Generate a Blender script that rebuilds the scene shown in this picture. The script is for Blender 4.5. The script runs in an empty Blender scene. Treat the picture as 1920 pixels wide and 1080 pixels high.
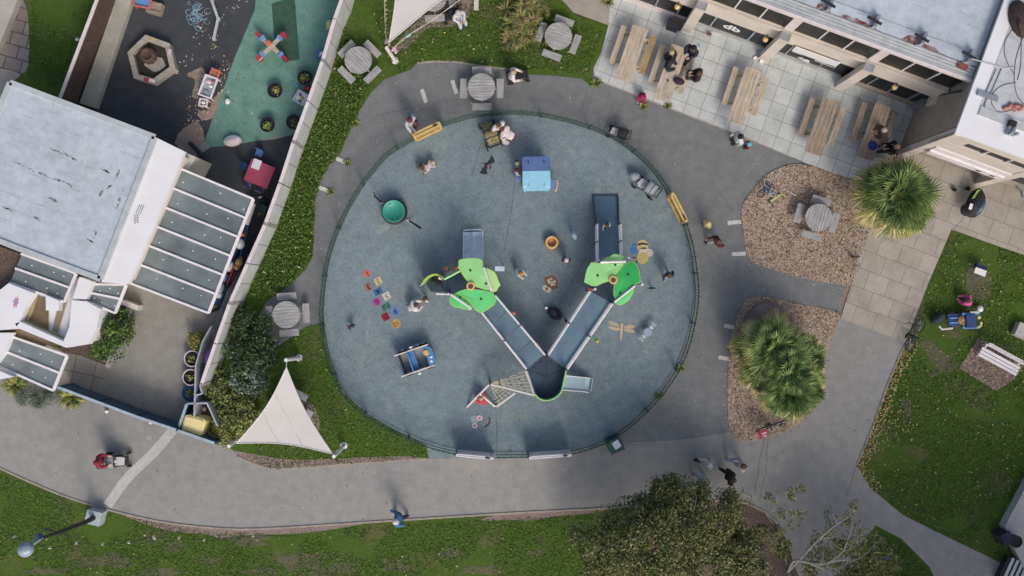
import bpy, math, random
import numpy as np
from mathutils import Matrix, Vector
random.seed(7)
RNG = np.random.default_rng(11)
R = math.radians
SC = bpy.context.scene
COL = SC.collection
# ------------------------------------------------------------------ camera, sky, sun, exposure
S = 43.0          # layout units (photo pixels) per metre on the ground
H = 42.0          # height of the drone above the ground
NX, NY = 960.0, 555.0
cam = bpy.data.cameras.new('camera')
cam.sensor_width = 36.0
cam.lens = 36.0 * H / (1920.0 / S)
cam.shift_y = 15.0 / 1920.0
cam.clip_end = 1000.0
camo = bpy.data.objects.new('camera', cam)
COL.objects.link(camo)
camo.location = (0, 0, H)
SC.camera = camo
SUN_EL = R(41)
SUN_AZ = math.atan2(-0.93, 0.34)          # the sun stands to the south-south-east
world = bpy.data.worlds.new('World')
SC.world = world
world.use_nodes = True
wn, wl = world.node_tree.nodes, world.node_tree.links
sky = wn.new('ShaderNodeTexSky')
sky.sky_type = 'NISHITA'
sky.sun_disc = False
sky.sun_elevation = SUN_EL
sky.sun_rotation = math.pi / 2 - SUN_AZ
sky.air_density = 1.0
sky.dust_density = 5.0
sky.ozone_density = 1.0
wl.new(sky.outputs[0], wn['Background'].inputs[0])
wn['Background'].inputs[1].default_value = 0.15
sl = bpy.data.lights.new('sun', 'SUN')
sl.energy = 1.1
sl.angle = R(17)
sl.color = (1.0, 0.965, 0.92)
so = bpy.data.objects.new('sun', sl)
COL.objects.link(so)
sd = Vector((math.cos(SUN_EL) * math.cos(SUN_AZ), math.cos(SUN_EL) * math.sin(SUN_AZ), math.sin(SUN_EL)))
so.rotation_euler = sd.to_track_quat('Z', 'Y').to_euler()
so.location = sd * 60
SC.view_settings.view_transform = 'Standard'
SC.view_settings.look = 'None'
SC.view_settings.exposure = -0.07
SC.view_settings.gamma = 1.0

# ------------------------------------------------------------------ layout helpers
def w(px, py, z=0.0):
    k = (H - z) / H / S
    return Vector(((px - NX) * k, (NY - py) * k, z))
def W(pts, z=0.0):
    return [w(p[0], p[1], z) for p in pts]
def ang(p, q):
    """world heading of the layout direction p -> q"""
    return math.atan2(-(q[1] - p[1]), q[0] - p[0])
def wm(o):
    m = o.matrix_basis.copy()
    return wm(o.parent) @ m if o.parent else m
def tag(o, label=None, cat=None, group=None, kind=None):
    if label: o['label'] = label
    if cat: o['category'] = cat
    if group: o['group'] = group
    if kind: o['kind'] = kind
    return o
def empty(name, loc, rz=0.0, label=None, cat=None, group=None):
    o = bpy.data.objects.new(name, None)
    o.empty_display_size = 0.2
    COL.objects.link(o)
    o.location = loc
    o.rotation_euler = (0, 0, rz)
    return tag(o, label, cat, group)
def copy_tree(o, parent=None):
    c = o.copy()
    COL.objects.link(c)
    c.parent = parent
    for ch in list(o.children):
        copy_tree(ch, c)
    return c
def inpoly(P, poly):
    x, y = P[:, 0], P[:, 1]
    r = np.zeros(len(P), bool)
    n = len(poly)
    for i in range(n):
        x0, y0 = poly[i][0], poly[i][1]
        x1, y1 = poly[(i + 1) % n][0], poly[(i + 1) % n][1]
        c = ((y0 > y) != (y1 > y)) & (x < (x1 - x0) * (y - y0) / (y1 - y0 + 1e-12) + x0)
        r ^= c
    return r
def scatter(poly, n, holes=()):
    P = np.array([(p[0], p[1]) for p in poly])
    lo, hi = P.min(0), P.max(0)
    out = np.zeros((0, 2))
    for _ in range(40):
        q = lo + RNG.random((n * 2, 2)) * (hi - lo)
        q = q[inpoly(q, poly)]
        for hpoly in holes:
            q = q[~inpoly(q, hpoly)]
        out = np.vstack([out, q])
        if len(out) >= n: break
    return out[:n]
def resample(pts, step, closed=False):
    P = [Vector((p[0], p[1])) for p in pts]
    if closed: P.append(P[0])
    L = [0.0]
    for a, b in zip(P, P[1:]): L.append(L[-1] + (b - a).length)
    n = max(1, round(L[-1] / step))
    out, j = [], 0
    for i in range(n + 1):
        t = L[-1] * i / n
        while j < len(P) - 2 and L[j + 1] < t: j += 1
        f = (t - L[j]) / max(1e-9, L[j + 1] - L[j])
        out.append(P[j].lerp(P[j + 1], f))
    return out
def smooth_poly(pts, closed=True, k=6):
    """Catmull-Rom through the points"""
    n = len(pts)
    out = []
    for i in range(n if closed else n - 1):
        p0 = pts[(i - 1) % n] if closed or i > 0 else pts[i]
        p1 = pts[i]; p2 = pts[(i + 1) % n]
        p3 = pts[(i + 2) % n] if closed or i < n - 2 else p2
        for s in range(k):
            t = s / k
            out.append(tuple(0.5 * ((2 * p1[c]) + (-p0[c] + p2[c]) * t + (2 * p0[c] - 5 * p1[c] + 4 * p2[c] - p3[c]) * t * t
                       + (-p0[c] + 3 * p1[c] - 3 * p2[c] + p3[c]) * t ** 3) for c in (0, 1)))
    if not closed: out.append((pts[-1][0], pts[-1][1]))
    return out

# ------------------------------------------------------------------ materials
MATS = {}
def _nt(name):
    m = bpy.data.materials.new(name)
    m.use_nodes = True
    n, l = m.node_tree.nodes, m.node_tree.links
    return m, n, l, n['Principled BSDF']
def _noise(n, l, vec, scale, detail=4.0, rough=0.55):
    t = n.new('ShaderNodeTexNoise')
    t.inputs['Scale'].default_value = scale
    t.inputs['Detail'].default_value = detail
    t.inputs['Roughness'].default_value = rough
    l.new(vec, t.inputs['Vector'])
    return t.outputs[0]
def _ramp(n, l, fac, stops):
    r = n.new('ShaderNodeValToRGB')
    e = r.color_ramp.elements
    while len(e) < len(stops): e.new(0.5)
    for k, (p, c) in enumerate(stops):
        e[k].position = p
        e[k].color = (*c, 1) if len(c) == 3 else c
    l.new(fac, r.inputs[0])
    return r.outputs[0]
def _mix(n, l, fac, a, b, mode='MIX'):
    m = n.new('ShaderNodeMix')
    m.data_type = 'RGBA'
    m.blend_type = mode
    for s, v in ((0, fac), (6, a), (7, b)):
        if isinstance(v, bpy.types.NodeSocket): l.new(v, m.inputs[s])
        elif s == 0: m.inputs[0].default_value = v
        else: m.inputs[s].default_value = (*v, 1)
    return m.outputs[2]
def _bump(n, l, h, b, strength=0.3, dist=0.01):
    k = n.new('ShaderNodeBump')
    k.inputs['Strength'].default_value = strength
    k.inputs['Distance'].default_value = dist
    l.new(h, k.inputs['Height'])
    l.new(k.outputs[0], b.inputs['Normal'])
def M(name, col, rough=0.7, var=0.14, scale=2.5, metal=0.0, emit=0.0, bump=0.0, fine=0.0):
    """plain painted / plastic / metal / cloth surface with uneven tone"""
    if name in MATS: return MATS[name]
    m, n, l, b = _nt(name)
    g = n.new('ShaderNodeNewGeometry')
    f = _noise(n, l, g.outputs['Position'], scale)
    lo = tuple(max(0, c * (1 - 2 * var)) for c in col)
    hi = tuple(min(1, c * (1 + 2 * var)) for c in col)
    c = _ramp(n, l, f, [(0.25, lo), (0.75, hi)])
    if fine:
        f2 = _noise(n, l, g.outputs['Position'], 22, 3)
        c = _mix(n, l, fine, c, _ramp(n, l, f2, [(0.3, tuple(x * .55 for x in col)), (0.7, tuple(min(1, x * 1.35) for x in col))]))
        if bump: _bump(n, l, f2, b, bump)
    elif bump:
        _bump(n, l, f, b, bump)
    l.new(c, b.inputs['Base Color'])
    b.inputs['Roughness'].default_value = rough
    b.inputs['Metallic'].default_value = metal
    if emit:
        b.inputs['Emission Color'].default_value = (*col, 1)
        b.inputs['Emission Strength'].default_value = emit
    MATS[name] = m
    return m
def mat_ground(name, a, b_, grain, gscale=30, patch=0.35, stain=None, rough=0.9, bump=0.25):
    """tarmac / rubber / concrete: grain, broad uneven wear, optional stains"""
    m, n, l, b = _nt(name)
    g = n.new('ShaderNodeNewGeometry').outputs['Position']
    big = _noise(n, l, g, patch, 5, 0.6)
    c = _ramp(n, l, big, [(0.32, a), (0.68, b_)])
    mid = _noise(n, l, g, 2.2, 5, 0.62)
    c = _mix(n, l, 0.55, c, _ramp(n, l, mid, [(0.3, tuple(x * 0.84 for x in a)), (0.7, tuple(x * 1.12 for x in b_))]))
    gr = _noise(n, l, g, gscale, 2, 0.5)
    c = _mix(n, l, grain, c, _ramp(n, l, gr, [(0.35, tuple(x * 0.45 for x in a)), (0.65, tuple(min(1, x * 1.6) for x in b_))]))
    if stain:
        st = _noise(n, l, g, stain[1], 6, 0.65)
        c = _mix(n, l, _ramp(n, l, st, [(stain[2], (0, 0, 0)), (stain[2] + 0.08, (1, 1, 1))]), c, stain[0])
    l.new(c, b.inputs['Base Color'])
    b.inputs['Roughness'].default_value = rough
    _bump(n, l, gr, b, bump, 0.01)
    MATS[name] = m
    return m
def mat_grass(name, dark, mid, light, earth, earth_at=0.66, escale=0.35):
    m, n, l, b = _nt(name)
    g = n.new('ShaderNodeNewGeometry').outputs['Position']
    f1 = _noise(n, l, g, 0.7, 6, 0.7)
    c = _ramp(n, l, f1, [(0.3, dark), (0.5, mid), (0.72, light)])
    f2 = _noise(n, l, g, 7, 5, 0.75)
    c = _mix(n, l, 0.6, c, _ramp(n, l, f2, [(0.3, tuple(x * 0.5 for x in dark)), (0.5, mid), (0.7, tuple(x * 1.25 for x in light))]))
    f4 = _noise(n, l, g, 26, 3, 0.6)
    c = _mix(n, l, 0.4, c, _ramp(n, l, f4, [(0.35, tuple(x * 0.45 for x in dark)), (0.65, tuple(x * 1.5 for x in light))]))
    f3 = _noise(n, l, g, escale, 8, 0.68)
    c = _mix(n, l, _ramp(n, l, f3, [(earth_at, (0, 0, 0)), (earth_at + 0.12, (.85, .85, .85))]), c,
             _ramp(n, l, f2, [(0.3, tuple(x * 0.7 for x in earth)), (0.7, tuple(x * 1.2 for x in earth))]))
    l.new(c, b.inputs['Base Color'])
    b.inputs['Roughness'].default_value = 0.95
    b.inputs['Specular IOR Level'].default_value = 0.1
    _bump(n, l, f2, b, 0.6, 0.05)
    MATS[name] = m
    return m
def mat_slabs(name, c1, c2, mortar, bw, rh, off, angle=20.3, msize=0.014, shift=(0, 0)):
    m, n, l, b = _nt(name)
    g = n.new('ShaderNodeNewGeometry').outputs['Position']
    mp = n.new('ShaderNodeMapping')
    mp.inputs['Rotation'].default_value = (0, 0, R(angle))
    mp.inputs['Location'].default_value = (shift[0], shift[1], 0)
    l.new(g, mp.inputs['Vector'])
    br = n.new('ShaderNodeTexBrick')
    br.offset = off
    br.inputs['Scale'].default_value = 1.0
    br.inputs['Brick Width'].default_value = bw
    br.inputs['Row Height'].default_value = rh
    br.inputs['Mortar Size'].default_value = msize
    br.inputs['Mortar Smooth'].default_value = 0.3
    br.inputs['Bias'].default_value = 0.0
    br.inputs['Color1'].default_value = (*c1, 1)
    br.inputs['Color2'].default_value = (*c2, 1)
    br.inputs['Mortar'].default_value = (*mortar, 1)
    l.new(mp.outputs[0], br.inputs['Vector'])
    f = _noise(n, l, g, 1.1, 6, 0.65)
    c = _mix(n, l, 0.5, br.outputs[0], _ramp(n, l, f, [(0.3, (.62, .61, .6)), (0.7, (1.25, 1.25, 1.25))]), 'MULTIPLY')
    f2 = _noise(n, l, g, 24, 3)
    c = _mix(n, l, 0.35, c, _ramp(n, l, f2, [(0.3, (.6, .6, .6)), (0.7, (1.35, 1.35, 1.35))]), 'MULTIPLY')
    l.new(c, b.inputs['Base Color'])
    b.inputs['Roughness'].default_value = 0.9
    _bump(n, l, br.outputs[1], b, -0.4, 0.01)
    MATS[name] = m
    return m
def mat_wood(name, a, b_, axis_angle=None, scale=1.0, rough=0.8):
    """weathered boards: streaks stretched along the local X axis"""
    m, n, l, b = _nt(name)
    tc = n.new('ShaderNodeTexCoord').outputs['Object']
    mp = n.new('ShaderNodeMapping')
    mp.inputs['Scale'].default_value = (1.2 * scale, 16 * scale, 16 * scale)
    l.new(tc, mp.inputs['Vector'])
    f = _noise(n, l, mp.outputs[0], 1.6, 5, 0.65)
    c = _ramp(n, l, f, [(0.28, tuple(x * 0.62 for x in a)), (0.45, a), (0.7, b_)])
    g = n.new('ShaderNodeNewGeometry').outputs['Position']
    f2 = _noise(n, l, g, 3, 4)
    c = _mix(n, l, 0.5, c, _ramp(n, l, f2, [(0.3, (.7, .7, .7)), (0.7, (1.2, 1.2, 1.2))]), 'MULTIPLY')
    l.new(c, b.inputs['Base Color'])
    b.inputs['Roughness'].default_value = rough
    _bump(n, l, f, b, 0.3)
    MATS[name] = m
    return m
def mat_membrane(name, base, angle=20.3):
    """roofing felt: faint sheets, dark seam stains, dirt"""
    m, n, l, b = _nt(name)
    g = n.new('ShaderNodeNewGeometry').outputs['Position']
    mp = n.new('ShaderNodeMapping')
    mp.inputs['Rotation'].default_value = (0, 0, R(angle))
    l.new(g, mp.inputs['Vector'])
    mp2 = n.new('ShaderNodeMapping')
    mp2.inputs['Scale'].default_value = (0.5, 3.2, 1)
    l.new(mp.outputs[0], mp2.inputs['Vector'])
    f0 = _noise(n, l, g, 0.45, 6, 0.6)
    c = _ramp(n, l, f0, [(0.3, tuple(x * 0.8 for x in base)), (0.7, tuple(min(1, x * 1.16) for x in base))])
    f2 = _noise(n, l, g, 2.6, 7, 0.75)
    c = _mix(n, l, 0.45, c, _ramp(n, l, f2, [(0.35, tuple(x * 0.65 for x in base)), (0.65, tuple(min(1, x * 1.2) for x in base))]))
    br = n.new('ShaderNodeTexBrick')
    br.inputs['Scale'].default_value = 1.0
    br.inputs['Brick Width'].default_value = 40.0
    br.inputs['Row Height'].default_value = 1.05
    br.inputs['Mortar Size'].default_value = 0.03
    br.inputs['Mortar Smooth'].default_value = 0.6
    l.new(mp.outputs[0], br.inputs['Vector'])
    f1 = _noise(n, l, mp2.outputs[0], 0.9, 5, 0.75)
    fb = n.new('ShaderNodeMath'); fb.operation = 'MULTIPLY'
    l.new(br.outputs[1], fb.inputs[0])
    l.new(_ramp(n, l, _noise(n, l, g, 1.7, 5, .7), [(0.5, (0, 0, 0)), (0.72, (1, 1, 1))]), fb.inputs[1])
    c = _mix(n, l, fb.outputs[0], c, tuple(x * 0.42 for x in base))
    c = _mix(n, l, _ramp(n, l, f1, [(0.56, (0, 0, 0)), (0.76, (.6, .6, .6))]), c, tuple(x * 0.5 for x in base))
    l.new(c, b.inputs['Base Color'])
    b.inputs['Roughness'].default_value = 0.6
    MATS[name] = m
    return m
def mat_sheet(name, tint, opac=0.62, rough=0.3):
    """see-through sheet (polycarbonate, tinted window) : part clear, part surface"""
    m, n, l, b = _nt(name)
    g = n.new('ShaderNodeNewGeometry').outputs['Position']
    f = _noise(n, l, g, 0.9, 5, 0.6)
    l.new(_ramp(n, l, f, [(0.3, tuple(x * 0.75 for x in tint)), (0.7, tuple(min(1, x * 1.25) for x in tint))]), b.inputs['Base Color'])
    b.inputs['Roughness'].default_value = rough
    t = n.new('ShaderNodeBsdfTransparent')
    t.inputs[0].default_value = (0.8, 0.82, 0.8, 1)
    mx = n.new('ShaderNodeMixShader')
    mx.inputs[0].default_value = opac
    l.new(t.outputs[0], mx.inputs[1])
    l.new(b.outputs[0], mx.inputs[2])
    l.new(mx.outputs[0], n['Material Output'].inputs[0])
    MATS[name] = m
    return m
def mat_leaf(name, col, var=0.35):
    m, n, l, b = _nt(name)
    g = n.new('ShaderNodeNewGeometry').outputs['Position']
    f = _noise(n, l, g, 5, 3, 0.7)
    c = _ramp(n, l, f, [(0.3, tuple(x * (1 - var) for x in col)), (0.7, tuple(min(1, x * (1 + var)) for x in col))])
    l.new(c, b.inputs['Base Color'])
    b.inputs['Roughness'].default_value = 0.6
    b.inputs['Specular IOR Level'].default_value = 0.25
    MATS[name] = m
    return m

mat_grass('grass', (.040, .076, .012), (.066, .118, .019), (.10, .155, .034), (.15, .13, .075), 0.55, 0.55)
mat_grass('grass_dry', (.035, .06, .015), (.062, .09, .024), (.11, .13, .045), (.18, .14, .105), 0.5, 0.6)
mat_ground('tarmac', (.262, .258, .244), (.33, .325, .306), 0.12, 32, 0.16, ((.40, .395, .37), 0.9, 0.66))
mat_ground('tarmac_dark', (.145, .155, .157), (.215, .224, .224), 0.14, 32, 0.22, ((.30, .30, .29), 1.1, 0.68))
mat_ground('yard_tarmac', (.23, .225, .20), (.32, .31, .285), 0.22, 32, 0.3, ((.33, .31, .28), 1.2, 0.68))
mat_ground('rubber_blue', (.142, .192, .212), (.222, .285, .308), 0.2, 16, 0.17, ((.25, .30, .305), 0.5, 0.6), 0.85, 0.4)
mat_ground('rubber_black', (.034, .038, .044), (.068, .073, .08), 0.25, 24, 0.5, ((.15, .12, .095), 1.1, 0.66))
mat_ground('rubber_green', (.075, .215, .17), (.19, .34, .27), 0.2, 24, 0.4, ((.27, .33, .28), 1.7, 0.7))
mat_ground('concrete', (.30, .28, .245), (.40, .375, .33), 0.3, 26, 0.6, ((.2, .18, .13), 2.0, 0.66))
mat_ground('concrete_pale', (.42, .41, .385), (.55, .54, .51), 0.2, 26, 0.6, ((.3, .29, .25), 1.6, 0.7))
mat_ground('soil', (.085, .06, .048), (.14, .10, .085), 0.5, 16, 0.8)
mat_ground('chips', (.35, .27, .195), (.46, .37, .275), 0.4, 14, 0.5, None, 0.95, 0.5)
mat_ground('chips_dark', (.19, .14, .12), (.28, .215, .185), 0.45, 14, 0.5, None, 0.95, 0.5)
mat_slabs('slabs_grey', (.50, .535, .53), (.58, .61, .60), (.24, .25, .24), 0.70, 0.70, 0.0)
mat_slabs('slabs_tan', (.385, .35, .295), (.455, .415, .355), (.22, .195, .16), 0.95, 0.80, 0.5)
mat_slabs('slabs_stone', (.24, .20, .18), (.30, .27, .24), (.10, .085, .075), 0.75, 0.55, 0.4, 15, 0.03)
mat_slabs('slabs_yard', (.27, .25, .225), (.31, .29, .26), (.12, .11, .1), 0.9, 0.9, 0.0, 12, 0.02)
mat_membrane('felt_grey', (.50, .56, .61))
mat_membrane('felt_white', (.56, .575, .595))
M('white_roof', (.80, .80, .815), 0.5, 0.03, 0.8)
M('white_metal', (.80, .76, .77), 0.45, 0.05, 3)
M('pink_white', (.74, .66, .655), 0.5, 0.06, 4)
M('cream', (.66, .60, .525), 0.75, 0.06, 1.2)
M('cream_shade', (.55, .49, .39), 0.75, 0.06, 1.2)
M('stone_wall', (.36, .31, .25), 0.85, 0.10, 2.0, bump=0.2, fine=0.25)
M('gutter', (.56, .58, .57), 0.45, 0.08, 3, 0.2)
M('grey_metal', (.42, .44, .47), 0.4, 0.08, 3, 0.6)
M('dark_metal', (.035, .037, .042), 0.45, 0.2, 3, 0.3)
M('black', (.018, .018, .021), 0.6, 0.25, 4)
M('tyre', (.02, .02, .02), 0.8, 0.2, 4)
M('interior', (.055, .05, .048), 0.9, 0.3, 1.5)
M('curtain', (.45, .38, .29), 0.9, 0.2, 6)
mat_sheet('glass', (.022, .023, .025), 0.6, 0.3)
mat_sheet('polycarb', (.255, .30, .315), 0.6, 0.25)
mat_wood('wood_grey', (.33, .33, .325), (.50, .50, .50))
mat_wood('wood_tan', (.46, .385, .29), (.66, .57, .455))
mat_wood('wood_tan_orange', (.36, .24, .115), (.50, .34, .16))
mat_wood('wood_brown', (.31, .245, .18), (.44, .36, .275))
mat_wood('wood_fence', (.085, .052, .04), (.165, .115, .095), None, 0.6)
mat_wood('wood_pale', (.40, .36, .30), (.52, .48, .41))
M('wall_panel', (.50, .52, .515), 0.7, 0.09, 1.5, fine=0.12)
M('seam', (.20, .20, .19), 0.8)
M('green_fence', (.02, .075, .05), 0.45, 0.2, 4)
M('sail', (.69, .665, .615), 0.8, 0.04, 0.9, fine=.05)
# ------------------------------------------------------------------ mesh builder
class MB:
    def __init__(self):
        self.v, self.f, self.m = [], [], []
    def add(self, vs, fs, mi=0):
        o = len(self.v)
        self.v.extend(tuple(p) for p in vs)
        for q in fs:
            self.f.append(tuple(o + i for i in q)); self.m.append(mi)
        return self
    def box(self, c, s, rz=0.0, mi=0, rot=None):
        hx, hy, hz = s[0] / 2, s[1] / 2, s[2] / 2
        m = rot if rot is not None else Matrix.Rotation(rz, 3, 'Z')
        c = Vector(c)
        vs = [c + m @ Vector((x, y, z)) for z in (-hz, hz) for x, y in ((-hx, -hy), (hx, -hy), (hx, hy), (-hx, hy))]
        return self.add(vs, [(3, 2, 1, 0), (4, 5, 6, 7), (0, 1, 5, 4), (1, 2, 6, 5), (2, 3, 7, 6), (3, 0, 4, 7)], mi)
    def bar(self, p, q, wd, ht, mi=0, up=(0, 0, 1)):
        p, q = Vector(p), Vector(q)
        x = (q - p); L = x.length
        if L < 1e-6: return self
        x /= L
        u = Vector(up)
        if abs(x.dot(u)) > 0.98: u = Vector((0, 1, 0))
        y = u.cross(x).normalized(); z = x.cross(y)
        return self.box((p + q) / 2, (L, wd, ht), mi=mi, rot=Matrix((x, y, z)).transposed())
    def tube(self, p, q, r, r2=None, n=8, mi=0, caps=True):
        return self.path([p, q], [r, r if r2 is None else r2], n, mi, caps)
    def path(self, pts, r, n=8, mi=0, caps=True, closed=False):
        P = [Vector(p) for p in pts]
        k = len(P)
        rs = list(r) if isinstance(r, (list, tuple)) else [r] * k
        vs = []
        prev = None
        for i in range(k):
            a = P[i - 1] if (i or closed) else P[i]
            b = P[(i + 1) % k] if (i < k - 1 or closed) else P[i]
            t = (b - a)
            t = t.normalized() if t.length > 1e-9 else Vector((0, 0, 1))
            if prev is None:
                h = Vector((0, 0, 1)) if abs(t.z) < 0.9 else Vector((1, 0, 0))
                x = h.cross(t).normalized()
            else:
                x = (prev - t * prev.dot(t))
                x = x.normalized() if x.length > 1e-6 else t.orthogonal().normalized()
            prev = x
            y = t.cross(x)
            for j in range(n):
                th = 2 * math.pi * j / n
                vs.append(P[i] + (x * math.cos(th) + y * math.sin(th)) * rs[i])
        fs = []
        for i in range(k if closed else k - 1):
            i2 = (i + 1) % k
            for j in range(n):
                fs.append((i * n + j, i * n + (j + 1) % n, i2 * n + (j + 1) % n, i2 * n + j))
        if caps and not closed:
            fs.append(tuple(reversed(range(n))))
            fs.append(tuple(range((k - 1) * n, k * n)))
        return self.add(vs, fs, mi)
    def prism(self, poly, z0, z1, mi=0, mi_side=None):
        P = [(p[0], p[1]) for p in poly]
        a = sum(P[i][0] * P[(i + 1) % len(P)][1] - P[(i + 1) % len(P)][0] * P[i][1] for i in range(len(P)))
        if a < 0: P.reverse()
        n = len(P)
        vs = [(x, y, z0) for x, y in P] + [(x, y, z1) for x, y in P]
        self.add(vs, [tuple(reversed(range(n)))], mi)
        self.f[-1:] = []; self.m[-1:] = []
        o = len(self.v) - 2 * n
        self.f.append(tuple(o + i for i in reversed(range(n)))); self.m.append(mi)
        self.f.append(tuple(o + n + i for i in range(n))); self.m.append(mi)
        ms = mi if mi_side is None else mi_side
        for i in range(n):
            j = (i + 1) % n
            self.f.append((o + i, o + j, o + n + j, o + n + i)); self.m.append(ms)
        return self
    def sheet(self, poly, z, mi=0):
        P = [(p[0], p[1]) for p in poly]
        a = sum(P[i][0] * P[(i + 1) % len(P)][1] - P[(i + 1) % len(P)][0] * P[i][1] for i in range(len(P)))
        if a < 0: P.reverse()
        return self.add([(x, y, z) for x, y in P], [tuple(range(len(P)))], mi)
    def lathe(self, prof, c=(0, 0, 0), n=20, mi=0, caps=True):
        vs = []
        for r, z in prof:
            for j in range(n):
                th = 2 * math.pi * j / n
                vs.append((c[0] + r * math.cos(th), c[1] + r * math.sin(th), c[2] + z))
        fs = []
        for i in range(len(prof) - 1):
            for j in range(n):
                fs.append((i * n + j, i * n + (j + 1) % n, (i + 1) * n + (j + 1) % n, (i + 1) * n + j))
        if caps and prof[0][0] > 1e-4: fs.append(tuple(reversed(range(n))))
        if caps and prof[-1][0] > 1e-4: fs.append(tuple((len(prof) - 1) * n + j for j in range(n)))
        return self.add(vs, fs, mi)
    def ball(self, c, r, n=12, k=8, mi=0, rz=0.0, zmin=-1.0, rot=None):
        rx, ry, rz_ = r if isinstance(r, (tuple, list)) else (r, r, r)
        m = rot if rot is not None else Matrix.Rotation(rz, 3, 'Z')
        c = Vector(c)
        vs = []
        a0 = math.asin(max(-1, zmin))
        for i in range(k + 1):
            ph = a0 + (math.pi / 2 - a0) * i / k
            for j in range(n):
                th = 2 * math.pi * j / n
                vs.append(c + m @ Vector((rx * math.cos(ph) * math.cos(th), ry * math.cos(ph) * math.sin(th), rz_ * math.sin(ph))))
        fs = [(i * n + j, i * n + (j + 1) % n, (i + 1) * n + (j + 1) % n, (i + 1) * n + j) for i in range(k) for j in range(n)]
        return self.add(vs, fs, mi)
    def build(self, name, mats, parent=None, smooth=False, local=False, origin=None):
        mats = [mats] if isinstance(mats, str) else mats
        V = np.array(self.v, dtype=float)
        if parent is not None and not local:
            im = np.array(wm(parent).inverted())
            V = V @ im[:3, :3].T + im[:3, 3]
        loc = None
        if parent is None and not local:
            loc = np.array(origin) if origin is not None else np.array([V[:, 0].mean(), V[:, 1].mean(), V[:, 2].min()])
            V = V - loc
        me = bpy.data.meshes.new(name)
        me.from_pydata(V.tolist(), [], self.f)
        for m in mats: me.materials.append(MATS[m])
        if len(mats) > 1: me.polygons.foreach_set('material_index', self.m)
        if smooth: me.polygons.foreach_set('use_smooth', [True] * len(me.polygons))
        me.update()
        o = bpy.data.objects.new(name, me)
        COL.objects.link(o)
        if parent is not None: o.parent = parent
        if loc is not None: o.location = loc
        return o
def struct(name, mb, mat):
    return tag(mb.build(name, mat), kind='structure')
def strip_poly(pts, wd):
    """ribbon polygon (world xy) of width wd along pts"""
    P = [Vector((p[0], p[1])) for p in pts]
    L, Rr = [], []
    for i in range(len(P)):
        t = (P[min(i + 1, len(P) - 1)] - P[max(i - 1, 0)]).normalized()
        nrm = Vector((-t.y, t.x)) * wd / 2
        L.append(P[i] + nrm); Rr.append(P[i] - nrm)
    return L + Rr[::-1]
def text_mesh(s, size, depth=0.0):
    cu = bpy.data.curves.new('lettering', 'FONT')
    cu.body = s
    cu.size = size
    cu.align_x = 'CENTER'; cu.align_y = 'CENTER'
    cu.extrude = depth
    cu.offset = size * 0.03
    o = bpy.data.objects.new('lettering', cu)
    COL.objects.link(o)
    dg = bpy.context.evaluated_depsgraph_get()
    me = bpy.data.meshes.new_from_object(o.evaluated_get(dg))
    bpy.data.objects.remove(o)
    return me
def leaf_quads(P, size, mats_n, up=0.5, asp=0.55, wts=None):
    """random small leaf faces at points P -> verts, faces, material indices"""
    n = len(P)
    nr = RNG.normal(size=(n, 3)); nr[:, 2] = np.abs(nr[:, 2]) + up
    nr /= np.linalg.norm(nr, axis=1)[:, None]
    a = RNG.normal(size=(n, 3))
    a -= nr * (a * nr).sum(1)[:, None]
    a /= np.linalg.norm(a, axis=1)[:, None]
    b = np.cross(nr, a)
    s = (size * (0.6 + 0.8 * RNG.random(n)))[:, None]
    V = np.stack([P - a * s, P + b * s * asp, P + a * s, P - b * s * asp], 1).reshape(-1, 3)
    F = np.arange(4 * n).reshape(-1, 4)
    mi = RNG.choice(mats_n, n, p=wts)
    return V, F, mi
def fast_mesh(name, V, F, mi, mats, parent=None):
    V = np.asarray(V, float)
    if parent is not None:
        im = np.array(wm(parent).inverted())
        V = V @ im[:3, :3].T + im[:3, 3]
    k = F.shape[1]
    me = bpy.data.meshes.new(name)
    me.vertices.add(len(V)); me.vertices.foreach_set('co', V.ravel())
    me.loops.add(F.size); me.loops.foreach_set('vertex_index', F.ravel().astype(np.int32))
    me.polygons.add(len(F))
    me.polygons.foreach_set('loop_start', np.arange(0, F.size, k, dtype=np.int32))
    me.polygons.foreach_set('loop_total', np.full(len(F), k, dtype=np.int32))
    for m in mats: me.materials.append(MATS[m])
    me.polygons.foreach_set('material_index', np.asarray(mi, dtype=np.int32))
    me.update(calc_edges=True)
    o = bpy.data.objects.new(name, me)
    COL.objects.link(o)
    if parent is not None: o.parent = parent
    return o

# ------------------------------------------------------------------ ground
mb = MB(); mb.sheet([(-160, -160), (160, -160), (160, 160), (-160, 160)], 0.0)
struct('ground', mb, 'grass')
TARMAC = [(-200, 690), (500, 690), (560, 60), (1150, 60), (1500, 300), (1760, 300), (1700, 640), (1672, 700), (1640, 790), (1606, 872),
          (1632, 915), (1692, 965), (1762, 1000), (1845, 1040), (1888, 1062), (1925, 1160), (1790, 1160), (1742, 1062), (1690, 1010), (1642, 985), (1606, 1030),
          (1590, 1160), (1492, 1160), (1488, 1050), (1472, 1000), (1440, 964), (1390, 940), (1330, 940), (1250, 946), (1100, 955),
          (960, 962), (800, 972), (600, 985), (480, 992), (400, 990), (300, 978), (200, 955), (120, 930), (60, 905), (0, 878), (-200, 790)]
mb = MB(); mb.sheet(W(TARMAC), 0.008)
struct('tarmac_path', mb, 'tarmac')
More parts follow.
